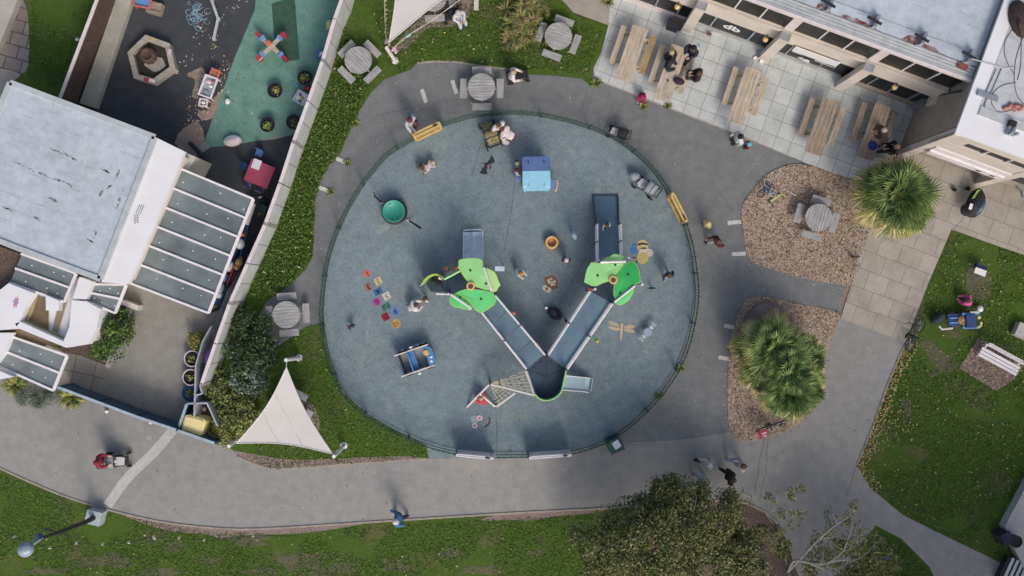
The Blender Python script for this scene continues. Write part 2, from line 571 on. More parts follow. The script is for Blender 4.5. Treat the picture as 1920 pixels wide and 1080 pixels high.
# cooler, darker tarmac round the play area
DARK = [(805, 860), (780, 836), (690, 790), (612, 640), (605, 603), (480, 660), (440, 600), (500, 540), (560, 300), (640, 100), (1110, 60), (1640, 300), (1640, 480), (1570, 600),
        (1430, 620), (1420, 800), (1300, 822), (1150, 832), (1000, 855)]
mb = MB(); mb.sheet(W(DARK), 0.013)
struct('playground_path', mb, 'tarmac_dark')
BASE_LINE = [(960, 215), (1010, 219), (1060, 229), (1110, 244), (1150, 262), (1190, 290), (1225, 325), (1252, 365), (1276, 410), (1292, 460), (1300, 510),
             (1303, 550), (1299, 590), (1288, 640), (1268, 690), (1234, 740), (1190, 785), (1150, 815), (1110, 834), (1068, 846), (990, 851), (928, 852),
             (857, 846), (800, 831), (740, 805), (690, 775), (647, 735), (626, 690), (613, 640), (607, 590), (610, 545), (617, 495), (632, 445),
             (657, 390), (690, 338), (730, 292), (778, 263), (830, 238), (880, 223), (920, 217)]
mb = MB()
surf = [p for p in BASE_LINE]
i0 = surf.index((1110, 834)); i1 = surf.index((800, 831))
surf = surf[:i0] + [(1135, 830), (1060, 850), (1000, 856), (900, 858), (806, 859)] + surf[i1:]
mb.sheet(W(surf), 0.024)
struct('playground_surface', mb, 'rubber_blue')
M('seam_dark', (.06, .09, .10), 0.9)
mb = MB()
for q in ([(966, 330), (958, 400), (945, 470)], [(884, 330), (902, 270)], [(1010, 640), (1100, 480)], [(930, 770), (932, 846)]):
    mb.sheet(strip_poly(W(smooth_poly(q, False, 3)), 0.018), 0.029)
struct('playground_surface_seam', mb, 'seam_dark')
GRASS_A = [(1110, 165), (1092, 148), (1047, 143), (985, 139), (960, 131), (900, 124), (870, 118), (830, 115), (782, 118), (772, 130), (720, 150), (695, 175), (675, 207),
           (655, 245), (640, 285), (630, 302), (615, 311), (607, 330), (600, 345), (591, 375), (589, 445), (585, 485), (572, 507), (552, 527), (530, 545), (500, 565), (478, 605),
           (500, 650), (440, 700), (380, 760), (330, 740), (430, 560), (545, 265), (640, -30), (700, -60), (1010, -60), (1075, 28), (1141, 48), (1125, 100), (1112, 130)]
GRASS_B = [(607, 604), (575, 613), (535, 641), (515, 655), (470, 640), (380, 720), (396, 820), (432, 840), (455, 858), (500, 876), (520, 879), (600, 873), (700, 866), (804, 859),
           (798, 835), (740, 808), (688, 778), (644, 737), (622, 690), (609, 640)]
mb = MB(); mb.sheet(W(GRASS_A), 0.032); mb.sheet(W(GRASS_B), 0.033)
struct('lawn', mb, 'grass')
mb = MB()
for q, z in (([(1000, -60), (1075, 24), (1141, 48), (1152, 12), (1100, -60)], .04),):
    mb.sheet(W(q), z)
struct('concrete_path', mb, 'concrete')
# dry earth edges
mb = MB()
for q, z in (([(440, 846), (480, 852), (560, 862), (700, 856), (770, 856), (804, 861), (700, 867), (600, 874), (520, 880), (478, 870)], .038),
             ([(225, 960), (300, 972), (400, 984), (480, 987), (600, 979), (735, 970), (700, 978), (640, 990), (560, 1000), (470, 1003), (420, 1010), (380, 1000), (330, 998), (260, 978)], .006),
             ([(960, 960), (1100, 952), (1150, 950), (1110, 962), (1040, 968), (1000, 976), (960, 975), (900, 975)], .006),
             ([(838, 0), (895, 0), (880, 30), (850, 50), (800, 55), (765, 90), (740, 98), (760, 60)], .039),
             ([(567, 750), (590, 762), (600, 800), (585, 815), (560, 790)], .039)):
    mb.sheet(W(smooth_poly(q, True, 3)), z)
struct('bare_earth', mb, 'chips_dark')
PATIO = [(1141, 45), (1128, 98), (1113, 128), (1114, 143), (1131, 154), (1250, 200), (1400, 258), (1520, 310), (1602, 338), (1640, 345), (1665, 300), (1692, 262), (1760, 190), (1960, 60), (1960, -200), (1152, -120)]
mb = MB(); mb.sheet(W(PATIO), 0.05)
struct('patio_slabs', mb, 'slabs_grey')
TAN = [(1692, 262), (1665, 300), (1640, 345), (1622, 420), (1600, 520), (1575, 598), (1697, 641), (1740, 530), (1783, 430), (1860, 458), (1930, 482), (2200, 580), (2200, 100), (1760, 190)]
mb = MB(); mb.sheet(W(TAN), 0.055)
struct('paved_path', mb, 'slabs_tan')
BED1 = smooth_poly([(1482, 309), (1440, 326), (1404, 366), (1390, 395), (1394, 440), (1404, 484), (1440, 502), (1500, 520), (1560, 531), (1600, 532), (1614, 480), (1634, 420), (1632, 360), (1600, 338), (1520, 312)], True, 3)
BED2 = smooth_poly([(1402, 560), (1440, 557), (1500, 571), (1560, 582), (1573, 592), (1560, 632), (1540, 690), (1533, 760), (1490, 798), (1440, 820), (1392, 826), (1368, 806), (1364, 720), (1370, 640), (1384, 592)], True, 3)
mb = MB(); mb.prism(W(BED1), 0.0, 0.045); mb.prism(W(BED2), 0.0, 0.045)
struct('mulch_bed', mb, 'chips')
BED3 = [(1834, 634), (1918, 686), (1903, 710), (1868, 733), (1798, 690)]
mb = MB(); mb.sheet(W(BED3), 0.012)
struct('bench_plot', mb, 'chips_dark')
mb = MB(); mb.sheet(W([(1722, 640), (1745, 637), (1800, 690), (1775, 700), (1750, 685)]), 0.01)
mb.sheet(W([(1720, 560), (1735, 560), (1718, 640), (1703, 650)]), 0.011)
mb.sheet(W(smooth_poly([(1815, 500), (1860, 520), (1850, 560), (1815, 550)], True, 4)), 0.0115)
struct('worn_earth', mb, mat_ground('worn', (.07, .088, .035), (.13, .12, .065), .4, 16, 1.2).name)
mb = MB(); mb.sheet(W(smooth_poly([(1330, 942), (1390, 942), (1438, 966), (1470, 1002), (1486, 1050), (1490, 1160), (1180, 1160), (1220, 1000)], True, 3)), 0.01)
struct('tree_bed', mb, 'soil')
mb = MB(); mb.sheet(strip_poly(W(smooth_poly([(325, 806), (285, 852), (240, 895), (202, 948)], False, 4)), 0.42), 0.014)
struct('path_repair_strip', mb, 'concrete_pale')
mb = MB(); mb.sheet(W([(1575, 560), (1600, 500), (1608, 535), (1583, 600)]), 0.018)
struct('trench_patch', mb, 'chips_dark')
# kerbs
M('kerb', (.36, .31, .26), 0.85, 0.12, 3, fine=0.2)
mb = MB()
for q in ([(-60, 850), (0, 878), (60, 905), (120, 930), (200, 955), (300, 978), (400, 990), (480, 992), (600, 985), (800, 972), (960, 962), (1100, 955), (1250, 946), (1330, 940)],
          [(1330, 940), (1390, 940), (1440, 964), (1472, 1000), (1488, 1050)], [(1700, 640), (1672, 700), (1640, 790), (1606, 872)],
          [(1574, 592), (1560, 632), (1540, 690)], [(1484, 309), (1520, 320), (1602, 347)], [(445, 856), (478, 872), (520, 880), (600, 874), (700, 867), (804, 860)],
          [(782, 118), (830, 115), (870, 118), (900, 124), (960, 131)], [(1131, 155), (1250, 201), (1400, 259), (1486, 295)]):
    pts = resample(W(smooth_poly(q, False, 3)), 0.9)
    for a, b in zip(pts, pts[1:]):
        d = (b - a).normalized() * 0.008
        mb.bar((a.x + d.x, a.y + d.y, 0.014), (b.x - d.x, b.y - d.y, 0.014), 0.075, 0.06)
struct('kerb', mb, 'kerb')
random.seed(21)
mb = MB()
for k, (cx, cy, rx, ry) in enumerate(((200, 1050, 60, 18), (330, 1022, 26, 12), (462, 1014, 44, 15), (566, 1052, 40, 20), (640, 1064, 30, 12), (300, 1074, 40, 9), (740, 1060, 34, 14), (850, 1038, 26, 10), (900, 1068, 40, 10), (490, 1070, 36, 10), (1000, 1040, 20, 10), (400, 1050, 22, 8), (90, 1070, 40, 9), (1700, 760, 12, 18), (1755, 700, 14, 10), (1660, 800, 8, 12))):
    pts = [(cx + rx * r_ * math.cos(t), cy + ry * r_ * math.sin(t)) for t, r_ in ((t, random.uniform(.45, 1.2)) for t in np.linspace(0, 6.1, 15))]
    mb.sheet(W(smooth_poly(pts, True, 3)), 0.0062 + .0001 * k)
struct('worn_lawn', mb, 'worn')
random.seed(22)
mb = MB()
for k, (cx, cy, rx, ry) in enumerate(((887, 424, 34, 14), (1135, 356, 40, 14), (1120, 728, 22, 16), (893, 832, 44, 16), (1030, 828, 46, 14), (812, 276, 30, 18), (1252, 404, 16, 26), (741, 430, 40, 18), (1034, 486, 30, 18), (700, 650, 30, 50), (1212, 650, 26, 18), (960, 780, 40, 22))):
    pts = [(cx + rx * r_ * math.cos(t), cy + ry * r_ * math.sin(t)) for t, r_ in ((t, random.uniform(.4, 1.25)) for t in np.linspace(0, 6.0, 13))]
    mb.sheet(W(smooth_poly(pts, True, 3)), 0.0272 + .00005 * k)
struct('scuffed_surface', mb, mat_ground('scuffed', (.158, .205, .215), (.225, .28, .29), .25, 16, .4, ((.27, .31, .31), 1.5, .56)).name)
# cracks, joints and patches of the tarmac
M('crack', (.10, .096, .09), .95, .2, 9)
mb = MB()
for q in ([(1103, 162), (1094, 190), (1083, 216)], [(1300, 818), (1240, 826), (1190, 833), (1150, 838)], [(1432, 824), (1424, 870), (1414, 930)], [(1440, 826), (1436, 880), (1424, 936)],
          [(700, 220), (760, 205), (860, 214)], [(1606, 872), (1598, 900), (1588, 930)], [(1330, 330), (1370, 400), (1352, 470)]):
    qq = [(x + random.uniform(-2, 2), y + random.uniform(-2, 2)) for x, y in smooth_poly(q, False, 7)]
    mb.sheet(strip_poly(W(qq), 0.013), 0.0165)
struct('tarmac_crack', mb, 'crack')
# painted dashes
for px, py, a, L in ((1377, 417, 5, 26), (1385, 476, 3, 26), (1371, 613, -11, 26), (1360, 672, -11, 26), (795, 180, -72, 26), (852, 163, -72, 26), (608, 355, -22, 24), (640, 301, -22, 20)):
    mb = MB()
    p = w(px, py)
    mb.box((0, 0, 0), (L / S, 0.17, 0.006))
    o = mb.build('painted_dash', 'white_paint' if 'white_paint' in MATS else M('white_paint', (.58, .56, .51), 0.8, 0.16, 9, fine=0.3).name, local=True)
    o.location = (p.x, p.y, 0.022 if px > 700 else 0.045); o.rotation_euler = (0, 0, R(a))
    lab = {1377: 'white painted dash beside the mulch bed, level with the yellow side gate', 1385: 'chipped white painted dash at the lower corner of the round-table mulch bed',
           1371: 'white painted dash nearest the flat rock in the palm bed', 1360: 'white painted dash beside the low middle of the palm bed',
           795: 'white painted dash above the yellow gate, near the walking adult', 852: 'worn white painted dash beside the round table on the tarmac',
           608: 'white painted dash with a yellow weed at its end, by the grass strip', 640: 'short white painted dash overgrown by the grass strip'}[px]
    tag(o, lab, 'road marking', 'painted dashes on the path')
# ------------------------------------------------------------------ cafe and upper block (local X along the facade, local Y away from it)
BA = R(-20.3)
def BL(u, d, z=0.0):
    """layout units along / across the facade -> local metres of the buildings"""
    return (u / S, d / S, z)
def bbox_(mb, u0, u1, d0, d1, z0, z1, mi=0):
    return mb.box(((u0 + u1) / 2 / S, (d0 + d1) / 2 / S, (z0 + z1) / 2), ((u1 - u0) / S, (d1 - d0) / S, z1 - z0), mi=mi)
cafe = empty('cafe_building', (0, 0, 0), BA, 'cream two storey cafe building with flat grey roof beside the patio', 'building')
D0 = 592
PU = [-21, 133, 286.5, 440]
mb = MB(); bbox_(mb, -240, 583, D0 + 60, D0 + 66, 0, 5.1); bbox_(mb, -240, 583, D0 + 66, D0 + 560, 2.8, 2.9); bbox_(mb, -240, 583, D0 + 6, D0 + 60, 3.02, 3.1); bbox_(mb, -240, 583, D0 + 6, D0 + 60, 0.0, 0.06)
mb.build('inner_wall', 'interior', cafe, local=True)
mb = MB(); bbox_(mb, -240, 583, D0, D0 + 4, 2.1, 3.38)
bbox_(mb, -240, 583, D0 - 3, D0, 3.26, 3.42)
mb.build('fascia', 'cream', cafe, local=True)
mb = MB(); bbox_(mb, -240, 583, D0 + 4, D0 + 30, 3.38, 3.44)
mb.build('ledge', 'cream_shade', cafe, local=True)
for a, b, m in ((-240, 126, 'pink_white'), (141, 279, 'gutter'), (294, 433, 'gutter'), (447, 583, 'stone_wall')):
    mb = MB(); bbox_(mb, a, b, D0 + 1, D0 + 9, 0.05, 0.42 if m != 'gutter' else 0.3)
    mb.build('sill', m, cafe, local=True)
# ground floor panes with frames
cuts = [-232, -180, -127, -75, -30, 20, 62, 104, 128, 141, 170, 244, 281, 294, 318, 385, 434, 447, 480, 520, 560, 582]
M('blue_grey_frame', (.30, .36, .43), 0.5)
for k, (a, b) in enumerate(zip(cuts, cuts[1:])):
    if b - a < 16: continue
    mb = MB(); bbox_(mb, a + 2, b - 2, D0 + 5, D0 + 6, 0.42, 2.1)
    g = mb.build('window', 'glass', cafe, local=True)
    mb = MB(); bbox_(mb, a - 1, a + 2, D0 + 3, D0 + 8, 0.42, 2.1)
    mb.build('frame', 'blue_grey_frame' if 141 <= a < 281 else 'grey_metal', g, local=True)
# upper storey: white columns, thin mullions, panes
for pu in [-175, -21, 133, 286.5, 440]:
    mb = MB(); bbox_(mb, pu - 8, pu + 8, D0 + 1, D0 + 14, 3.44, 5.11)
    mb.build('column', 'pink_white', cafe, local=True)
    for j in range(3):
        a = pu + 8 + j * 46; b = a + 46
        if b > 582: b = 582
        mb = MB(); bbox_(mb, a + 1, b - 1, D0 + 5, D0 + 6, 3.46, 5.12)
        g = mb.build('window', 'glass', cafe, local=True)
        if j < 2:
            mb = MB(); bbox_(mb, b - 1.2, b + 1.2, D0 + 3, D0 + 8, 3.44, 5.11)
            mb.build('mullion', 'white_metal', g, local=True)
mb = MB()
for (a, b, z0, z1) in ((318, 345, 3.7, 4.9), (365, 376, 3.6, 4.9), (384, 392, 3.6, 4.9), (399, 425, 3.6, 4.9), (463, 480, 3.7, 4.7), (203, 240, 3.9, 4.9), (60, 90, 3.9, 4.9)):
    bbox_(mb, a, b, D0 + 22, D0 + 25, z0, z1)
mb.build('curtain', 'curtain', cafe, local=True)
# pillars with grey caps
for pu in PU[1:]:
    mb = MB(); bbox_(mb, pu - 9, pu + 9, D0 - 16, D0 - 3.2, 0, 3.40)
    p = mb.build('pillar', 'cream', cafe, local=True)
    mb = MB(); bbox_(mb, pu - 9, pu + 9, D0 - 16, D0 - 3.2, 3.40, 3.46)
    mb.build('cap', 'grey_metal', p, local=True)
# roof
mb = MB(); bbox_(mb, -240, 584, D0 + 25, D0 + 560, 5.14, 5.27)
mb.build('roof', 'felt_grey', cafe, local=True)
mb = MB(); bbox_(mb, -240, 584, D0 - 2, D0 + 2.5, 5.12, 5.28)
mb.build('eaves_trim', 'pink_white', cafe, local=True)
mb = MB()
for i in range(4):
    bbox_(mb, -240, 584, D0 + 2.5 + i * 5.4, D0 + 7 + i * 5.4, 5.14, 5.24 + 0.015 * (i % 2))
    bbox_(mb, -240, 584, D0 + 7 + i * 5.4, D0 + 7.9 + i * 5.4, 5.14, 5.20)
mb.build('gutter', 'gutter', cafe, local=True)
# red moss stains, lying on the roof behind the gutter
m, n, l, b = _nt('moss')
g = n.new('ShaderNodeNewGeometry').outputs['Position']
f = _noise(n, l, g, 3.2, 7, 0.75)
l.new(_ramp(n, l, f, [(0.42, (.36, .36, .37)), (0.5, (.25, .13, .12)), (0.6, (.12, .03, .028))]), b.inputs['Base Color'])
b.inputs['Roughness'].default_value = 0.95
MATS['moss'] = m
mb = MB()
for (u0, u1, dd) in ((303, 326, 16), (346, 420, 11), (452, 530, 16)):
    pts = [(u0, D0 + 24.5)] + [(u0 + (u1 - u0) * t, D0 + 25 + dd * (0.35 + 0.6 * random.random()) * math.sin(math.pi * min(1, .12 + t))) for t in np.linspace(0.04, .97, 13)] + [(u1, D0 + 24.5)]
    mb.sheet([(a / S, b_ / S) for a, b_ in pts], 5.275)
mb.build('moss_stain', 'moss', cafe, local=True)
# lightning tape / cable line along the roof edge and bracket posts
mb = MB(); mb.path([BL(-240, D0 + 44, 5.30), BL(150, D0 + 42, 5.30), BL(330, D0 + 44, 5.30), BL(584, D0 + 43, 5.30)], 0.015, 5)
mb.build('roof_cable', 'grey_metal', cafe, local=True)
for i, u in enumerate((322, 402, 484, 566)):
    t = empty('roof_bracket', Matrix.Rotation(BA, 4, 'Z') @ Vector(BL(u, D0 + 30, 5.26)), BA,
              ['grey metal bracket on the cafe roof over the reddest moss', 'grey metal bracket with dark cross arm, middle of the cafe roof edge',
               'grey metal bracket beside the wide pale red moss fan', 'dark grey bracket in the roof corner against the taller block'][i], 'bracket', 'metal brackets along the cafe roof edge')
    mb = MB(); mb.box((0, 0.12, 0.16), (0.12, 0.5, 0.30)); mb.box((0.0, -0.16, 0.05), (0.34, 0.06, 0.07))
    mb.build('post', 'grey_metal', t, local=True)
    mb = MB(); mb.bar((-0.42, 0.1, 0.36), (0.18, 0.0, 0.36), 0.1, 0.05)
    mb.build('cross_arm', 'dark_metal' if i != 1 else 'black', t, local=True)
    if i == 3:
        mb = MB(); mb.box((-0.1, -0.3, 0.04), (0.4, 0.2, 0.06)); mb.build('base_plate', M('red_brown', (.22, .06, .055), 0.8, 0.3, 6).name, t, local=True)
# wall lamps
M('amber_glass', (.72, .52, .22), 0.3, 0.1, 4)
for i, (u, lab) in enumerate(((97, 'round amber wall lamp by the black menu board'), (264, 'round amber wall lamp between the cafe windows with white letters'), (509, 'round amber wall lamp over the darkest cafe window'))):
    L = Matrix.Rotation(BA, 4, 'Z') @ Vector(BL(u, D0 - 1.5, 2.2))
    t = empty('wall_lamp', L, BA, lab, 'lamp', 'amber lamps on the cafe front')
    mb = MB(); mb.ball((0, -0.16, 0.0), 0.12); mb.build('globe', 'amber_glass', t, True, local=True)
    mb = MB(); mb.tube((0, 0.02, 0.12), (0, -0.16, 0.12), 0.02); mb.build('arm', 'dark_metal', t, local=True)
# lettering on the panes and a white notice board
M('white_letter', (.82, .82, .82), 0.5, 0.02)
for s, u, z, sz in (('db', 206, 1.25, 0.75), ('ea', 353, .72, 0.62)):
    me = text_mesh(s, sz, 0.006)
    me.materials.append(MATS['white_letter'])
    o = bpy.data.objects.new('lettering', me)
    COL.objects.link(o); o.parent = cafe
    o.location = BL(u, D0 + 3.6, z); o.rotation_euler = (R(90), 0, 0)
t = empty('notice_banner', Matrix.Rotation(BA, 4, 'Z') @ Vector(BL(360, D0 - 4, 1.86)), BA, 'long white notice banner hung below the cream fascia', 'banner')
mb = MB(); mb.box((0, 0, 0.22), (1.95, 0.03, 0.62)); mb.build('board', 'white_roof', t, local=True)
mb = MB(); mb.box((-0.72, 0, -0.14), (0.4, 0.025, 0.1)); mb.box((0.35, 0, -0.14), (0.5, 0.025, 0.1)); mb.box((0.55, 0, -0.28), (0.9, 0.025, 0.05)); mb.box((.98, 0, -0.2), (0.05, 0.025, 0.2))
mb.build('lower_strip', 'gutter', t, local=True)

# taller block
U1, E0 = 585, 498
hall = empty('hall_building', (0, 0, 0), BA, 'taller cream block with pale flat roof, cables and a red cloth on top', 'building')
ZB = 5.62
mb = MB(); bbox_(mb, U1, U1 + 5, E0 + 14, E0 + 600, 0, 5.5); mb.build('side_wall', 'stone_wall', hall, local=True)
mb = MB(); bbox_(mb, U1 - 1.5, 1000, E0, E0 + 600, 5.5, ZB)
mb.build('roof', 'white_roof', hall, local=True)
mb = MB(); bbox_(mb, U1 + 21, 1000, E0 + 55, E0 + 600, ZB, ZB + 0.02); mb.build('roof_membrane', 'felt_white', hall, local=True)
mb = MB(); bbox_(mb, U1 + 22, 1000, E0 + 40, E0 + 55, ZB, ZB + 0.05); mb.build('gutter', 'gutter', hall, local=True)
mb = MB(); bbox_(mb, U1, 1000, E0, E0 + 5, 4.95, 5.5); bbox_(mb, U1, 620, E0, E0 + 5, 4.3, 4.95); bbox_(mb, 742, 765, E0, E0 + 5, 4.2, 4.95); bbox_(mb, U1, 1000, E0, E0 + 6, 3.3, 4.2)
mb.build('parapet', 'cream', hall, local=True)
for a, b in ((620, 660), (660, 701), (701, 742), (765, 810), (810, 860)):
    mb = MB(); bbox_(mb, a + 1, b - 1, E0 + 4, E0 + 5, 4.2, 4.95); g = mb.build('window', 'glass', hall, local=True)
    mb = MB(); bbox_(mb, a - 1, a + 1.5, E0 + 1, E0 + 6, 4.2, 4.95); mb.build('mullion', 'white_metal', g, local=True)
    mb = MB(); bbox_(mb, a + 2, b - 2, E0 + 7, E0 + 8, 4.2, 4.62); mb.build('blind', 'gutter', g, local=True)
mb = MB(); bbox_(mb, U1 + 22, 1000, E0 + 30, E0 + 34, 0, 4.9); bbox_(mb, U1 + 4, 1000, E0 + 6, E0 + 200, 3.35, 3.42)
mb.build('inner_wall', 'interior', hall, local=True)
mb = MB(); bbox_(mb, U1 + 14, 738, E0 - 3, E0, 2.3, 3.28); bbox_(mb, U1 + 14, 738, E0 - 6, E0 - 3, 2.3, 2.75)
sg = mb.build('sign_board', 'white_metal', hall, local=True)
for u, c in ((690, 'dark_metal'), (716, 'red_brown')):
    mb = MB(); bbox_(mb, u, u + 8, E0 - 6.4, E0 - 6, 2.45, 2.6); mb.build('mark', c, sg, local=True)
for u in (U1 + 7, 746, 900):
    mb = MB(); bbox_(mb, u - 7, u + 7, E0 - 1, E0 + 12, 0, 5.48); mb.build('pillar', 'cream', hall, local=True)
# wall details on the stone side wall
mb = MB(); mb.tube(BL(U1 - 1.5, E0 + 110, 0.3), BL(U1 - 1.5, E0 + 82, 4.7), 0.035, n=6); mb.build('drainpipe', 'dark_metal', hall, local=True)
mb = MB(); bbox_(mb, U1 - 6, U1, E0 + 80, E0 + 112, 1.7, 2.4); mb.build('wall_panel', 'cream', hall, local=True)
mb = MB(); bbox_(mb, U1 - 9, U1, E0 + 86, E0 + 104, 0.3, 1.2); mb.build('meter_box', 'grey_metal', hall, local=True)
# roof clutter
def hl(px, py, z=ZB + 0.03): return w(px, py, z)
mb = MB()
for q in ([(1822, 110), (1882, 128), (1900, 126)], [(1878, 128), (1860, 170), (1835, 213)], [(1868, 130), (1850, 170), (1846, 208)]):
    mb.path([hl(*p) for p in q], 0.025, 5)
mb.box(hl(1852, 180, ZB + .06), (0.8, 0.2, 0.08), R(-20))
t = mb.build('roof_rail', 'grey_metal'); tag(t, 'thin grey rail frame lying on the pale roof', 'rail')
mb = MB()
for q in ([(1918, 70), (1905, 110), (1902, 150), (1908, 180), (1925, 200)], [(1915, 70), (1914, 120), (1908, 150)], [(1905, 155), (1880, 160), (1862, 175), (1860, 195), (1875, 210), (1905, 205)], [(1900, 52), (1884, 80), (1886, 110), (1902, 140)]):
    mb.path([hl(*p) for p in smooth_poly(q, False, 5)], 0.014, 5)
t = mb.build('roof_cables', M('cable_grey', (.12, .12, .13), .6).name); t.name = 'loose_cable'; tag(t, 'loose dark cable looping across the pale roof', 'cable')
mb = MB(); mb.ball(hl(1912, 36), (0.42, 0.75, 0.35), 14, 7, zmin=0.0, rz=R(15)); mb.path([hl(1905, 20, ZB + .2), hl(1912, 45, ZB + .38), hl(1916, 70, ZB + .1)], 0.06, 6)
t = mb.build('cable_heap', M('dark_brown', (.05, .032, .028), 0.8, 0.3, 8).name); tag(t, 'dark brown heap of coiled hose near the top of the pale roof', 'hose')
mb = MB()
P0 = hl(1900, 203)
for k in range(5): mb.ball(P0 + Vector((k * .14 - .28, (k % 2) * .08, 0.02)), (.16, .1, .1), 8, 4, zmin=0.0, rz=k)
t = mb.build('red_cloth', M('faded_red', (.40, .19, .16), 0.9, 0.25, 8).name, smooth=True); tag(t, 'crumpled faded red cloth lying on the pale roof', 'cloth')
mb = MB(); mb.box(hl(1897, 232, ZB + .12), (.25, .22, .24), BA); mb.box(hl(1903, 272, ZB - .3), (.2, .2, .18), BA)
t = mb.build('roof_vent', 'black'); tag(t, 'small black vent box at the front edge of the pale roof', 'vent')
for i, (px, py) in enumerate(((1895, 250), (1903, 252))):
    mb = MB(); p = hl(px, py, ZB + .2); mb.box(p - Vector((0, -.2, .1)), (.12, .5, .1), BA); mb.box(p, (.1, .1, .4), BA)
    t = mb.build('roof_bracket', 'grey_metal'); tag(t, ['grey bracket post at the front gutter of the pale roof, just above the black vent', 'grey bracket post at the pale roof gutter, second one from the side wall'][i], 'bracket', 'brackets on the pale roof')

# ------------------------------------------------------------------ nursery
ZR = 3.2
nur = empty('nursery_building', w(150, 350), 0, 'flat roofed nursery with grey felt roof and white roof strip', 'building')
F = [(20, 155), (291, 257), (188, 523), (33, 463), (-60, 427), (-130, 300), (-60, 350)]
ROOF = [(20, 155), (291, 257), (188, 523), (36, 466), (-90, 416)]
def inset(poly, t):
    P = [Vector((p[0], p[1])) for p in poly]
    c = sum(P, Vector((0, 0))) / len(P)
    return [c + (p - c) * t for p in P]
rw = W(ROOF, ZR)
mb = MB(); mb.prism(inset(rw, 0.95), 0, ZR - 0.22); mb.build('wall', 'cream', nur)
mb = MB(); mb.prism(rw, ZR - 0.22, ZR); rf = mb.build('roof', 'felt_grey', nur)
mb = MB()
edge = rw + [rw[0]]
for a, b in zip(edge, edge[1:]):
    mb.bar((a.x, a.y, ZR + 0.02), (b.x, b.y, ZR + 0.02), 0.22, 0.1)
mb.build('roof_edge', M('felt_edge', (.46, .50, .52), 0.6, 0.08).name, rf)
mb = MB()
for q in ([(186, 235), (150, 330), (175, 345), (190, 350)], [(236, 262), (232, 330)]):
    mb.sheet(strip_poly(W(q, ZR + .006), 0.06), ZR + 0.006)
mb.build('seam', M('felt_light', (.52, .55, .57), 0.6, 0.1).name, rf)
M('stain', (.25, .265, .285), 0.8, 0.4, 9)
mb = MB()
for (px, py, L, a) in ((45, 312, 30, -25), (75, 325, 22, -22), (100, 335, 26, -20), (125, 343, 20, -28), (197, 320, 14, -22), (222, 325, 10, 70), (227, 365, 26, 68), (222, 383, 12, 60), (100, 375, 14, -26), (178, 440, 9, 80), (170, 452, 8, -30), (70, 410, 10, -26), (205, 350, 8, 30), (14, 392, 12, -25), (190, 362, 7, 60), (128, 292, 16, -25), (105, 283, 14, -22), (140, 300, 8, -25)):
    for k in range(9):
        tt = random.uniform(-.75, .75) * L
        c = w(px + tt * math.cos(R(a)) + random.gauss(0, 1), py - tt * math.sin(R(a)) + random.gauss(0, 1), ZR + .008)
        mb.box(c, (random.uniform(.03, .22) * (1.1 - abs(tt) / L), random.uniform(.012, .04), 0.004), R(a + random.uniform(-12, 12)))
mb.build('stain', 'stain', rf)
# white roof strip
WS = [(293, 258), (346, 284), (302, 392), (241, 533), (190, 529)]
mb = MB(); mb.prism(W(WS, 3.12), 2.85, 3.12); ws = mb.build('roof_strip', 'white_roof', nur)
mb = MB(); mb.prism(inset(W(WS, 3.12), .93), 0, 2.85); mb.build('wall', 'cream', nur)
mb = MB()
for i in range(3):
    c = w(258 + i * 4.2, 393, 3.126); mb.box(c, (0.035, 0.42, 0.01), R(-22))
for i in range(2):
    for j in range(4): mb.box(w(253 + i * 5, 405 + j * 4.2 - i, 3.126), (0.09, 0.05, 0.01), R(-22))
mb.build('vent', M('vent_grey', (.35, .36, .38), 0.6).name, ws)
mb = MB(); mb.prism(W([(342, 284), (367, 294), (352, 322), (330, 312)], 2.2), 0, 2.2)
t = mb.build('storage_box', M('cream_box', (.58, .56, .47), 0.6, 0.06).name); tag(t, 'tall cream storage box at the corner of the white roof strip', 'cabinet')

def canopy(label, q, nrib, z=2.5, ends=(0, 1), posts=True, group='glazed canopies of the nursery'):
    """q: four corners in layout units (house end left, house end right .. going round); ribs run from side q0-q3 to side q1-q2"""
    A, B, C, D = [w(p[0], p[1], z) for p in q]
    t = empty('glazed_canopy', ((A.x + C.x) / 2, (A.y + C.y) / 2, 0), 0, label, 'canopy', group)
    for i in range(nrib):
        f0, f1 = i / nrib, (i + 1) / nrib
        a, b, c, d = A.lerp(D, f0), B.lerp(C, f0), B.lerp(C, f1), A.lerp(D, f1)
        mb = MB(); mb.prism([a, b, c, d], z - 0.045, z - 0.035); mb.build('glazing', 'polycarb', t)
    for i in range(nrib + 1):
        f = i / nrib
        mb = MB(); mb.bar(A.lerp(D, f), B.lerp(C, f), 0.085, 0.09); mb.build('rib', 'white_metal', t)
    o = Vector((0, 0, -0.012))
    mb = MB(); mb.bar(B + o, C + o, 0.12, 0.07); mb.build('gutter', 'white_metal', t)
    mb = MB()
    for i in range(nrib):
        for s in (0.22, 0.55, 0.86):
            f = (i + 0.5 + random.uniform(-.18, .18)) / nrib
            p = A.lerp(D, f).lerp(B.lerp(C, f), s + random.uniform(-.08, .08))
            mb.ball(p + Vector((0, 0, -0.03)), (0.035, 0.03, 0.02), 6, 3, zmin=0.0)
    mb.build('bird_dropping', 'white_letter', t)
    if posts:
        for p in (B, B.lerp(C, .5), C):
            mb = MB(); mb.tube((p.x, p.y, 0), (p.x, p.y, z - .05), 0.045); mb.build('post', 'white_metal', t)
    return t
canopy('large seven bay glazed canopy with white ribs beside the white roof strip', [(328, 312), (475, 373), (391, 587), (242, 530)], 6, 2.55, posts=False)
canopy('two bay glazed canopy below the grey felt roof, beside the brown bed', [(40, 476), (143, 513), (120.5, 566), (18, 530)], 2, 2.6, posts=False)
canopy('smallest two bay glazed canopy over the planting bed', [(174, 533), (237, 534), (216, 587), (161, 564)], 2, 2.5, posts=False)
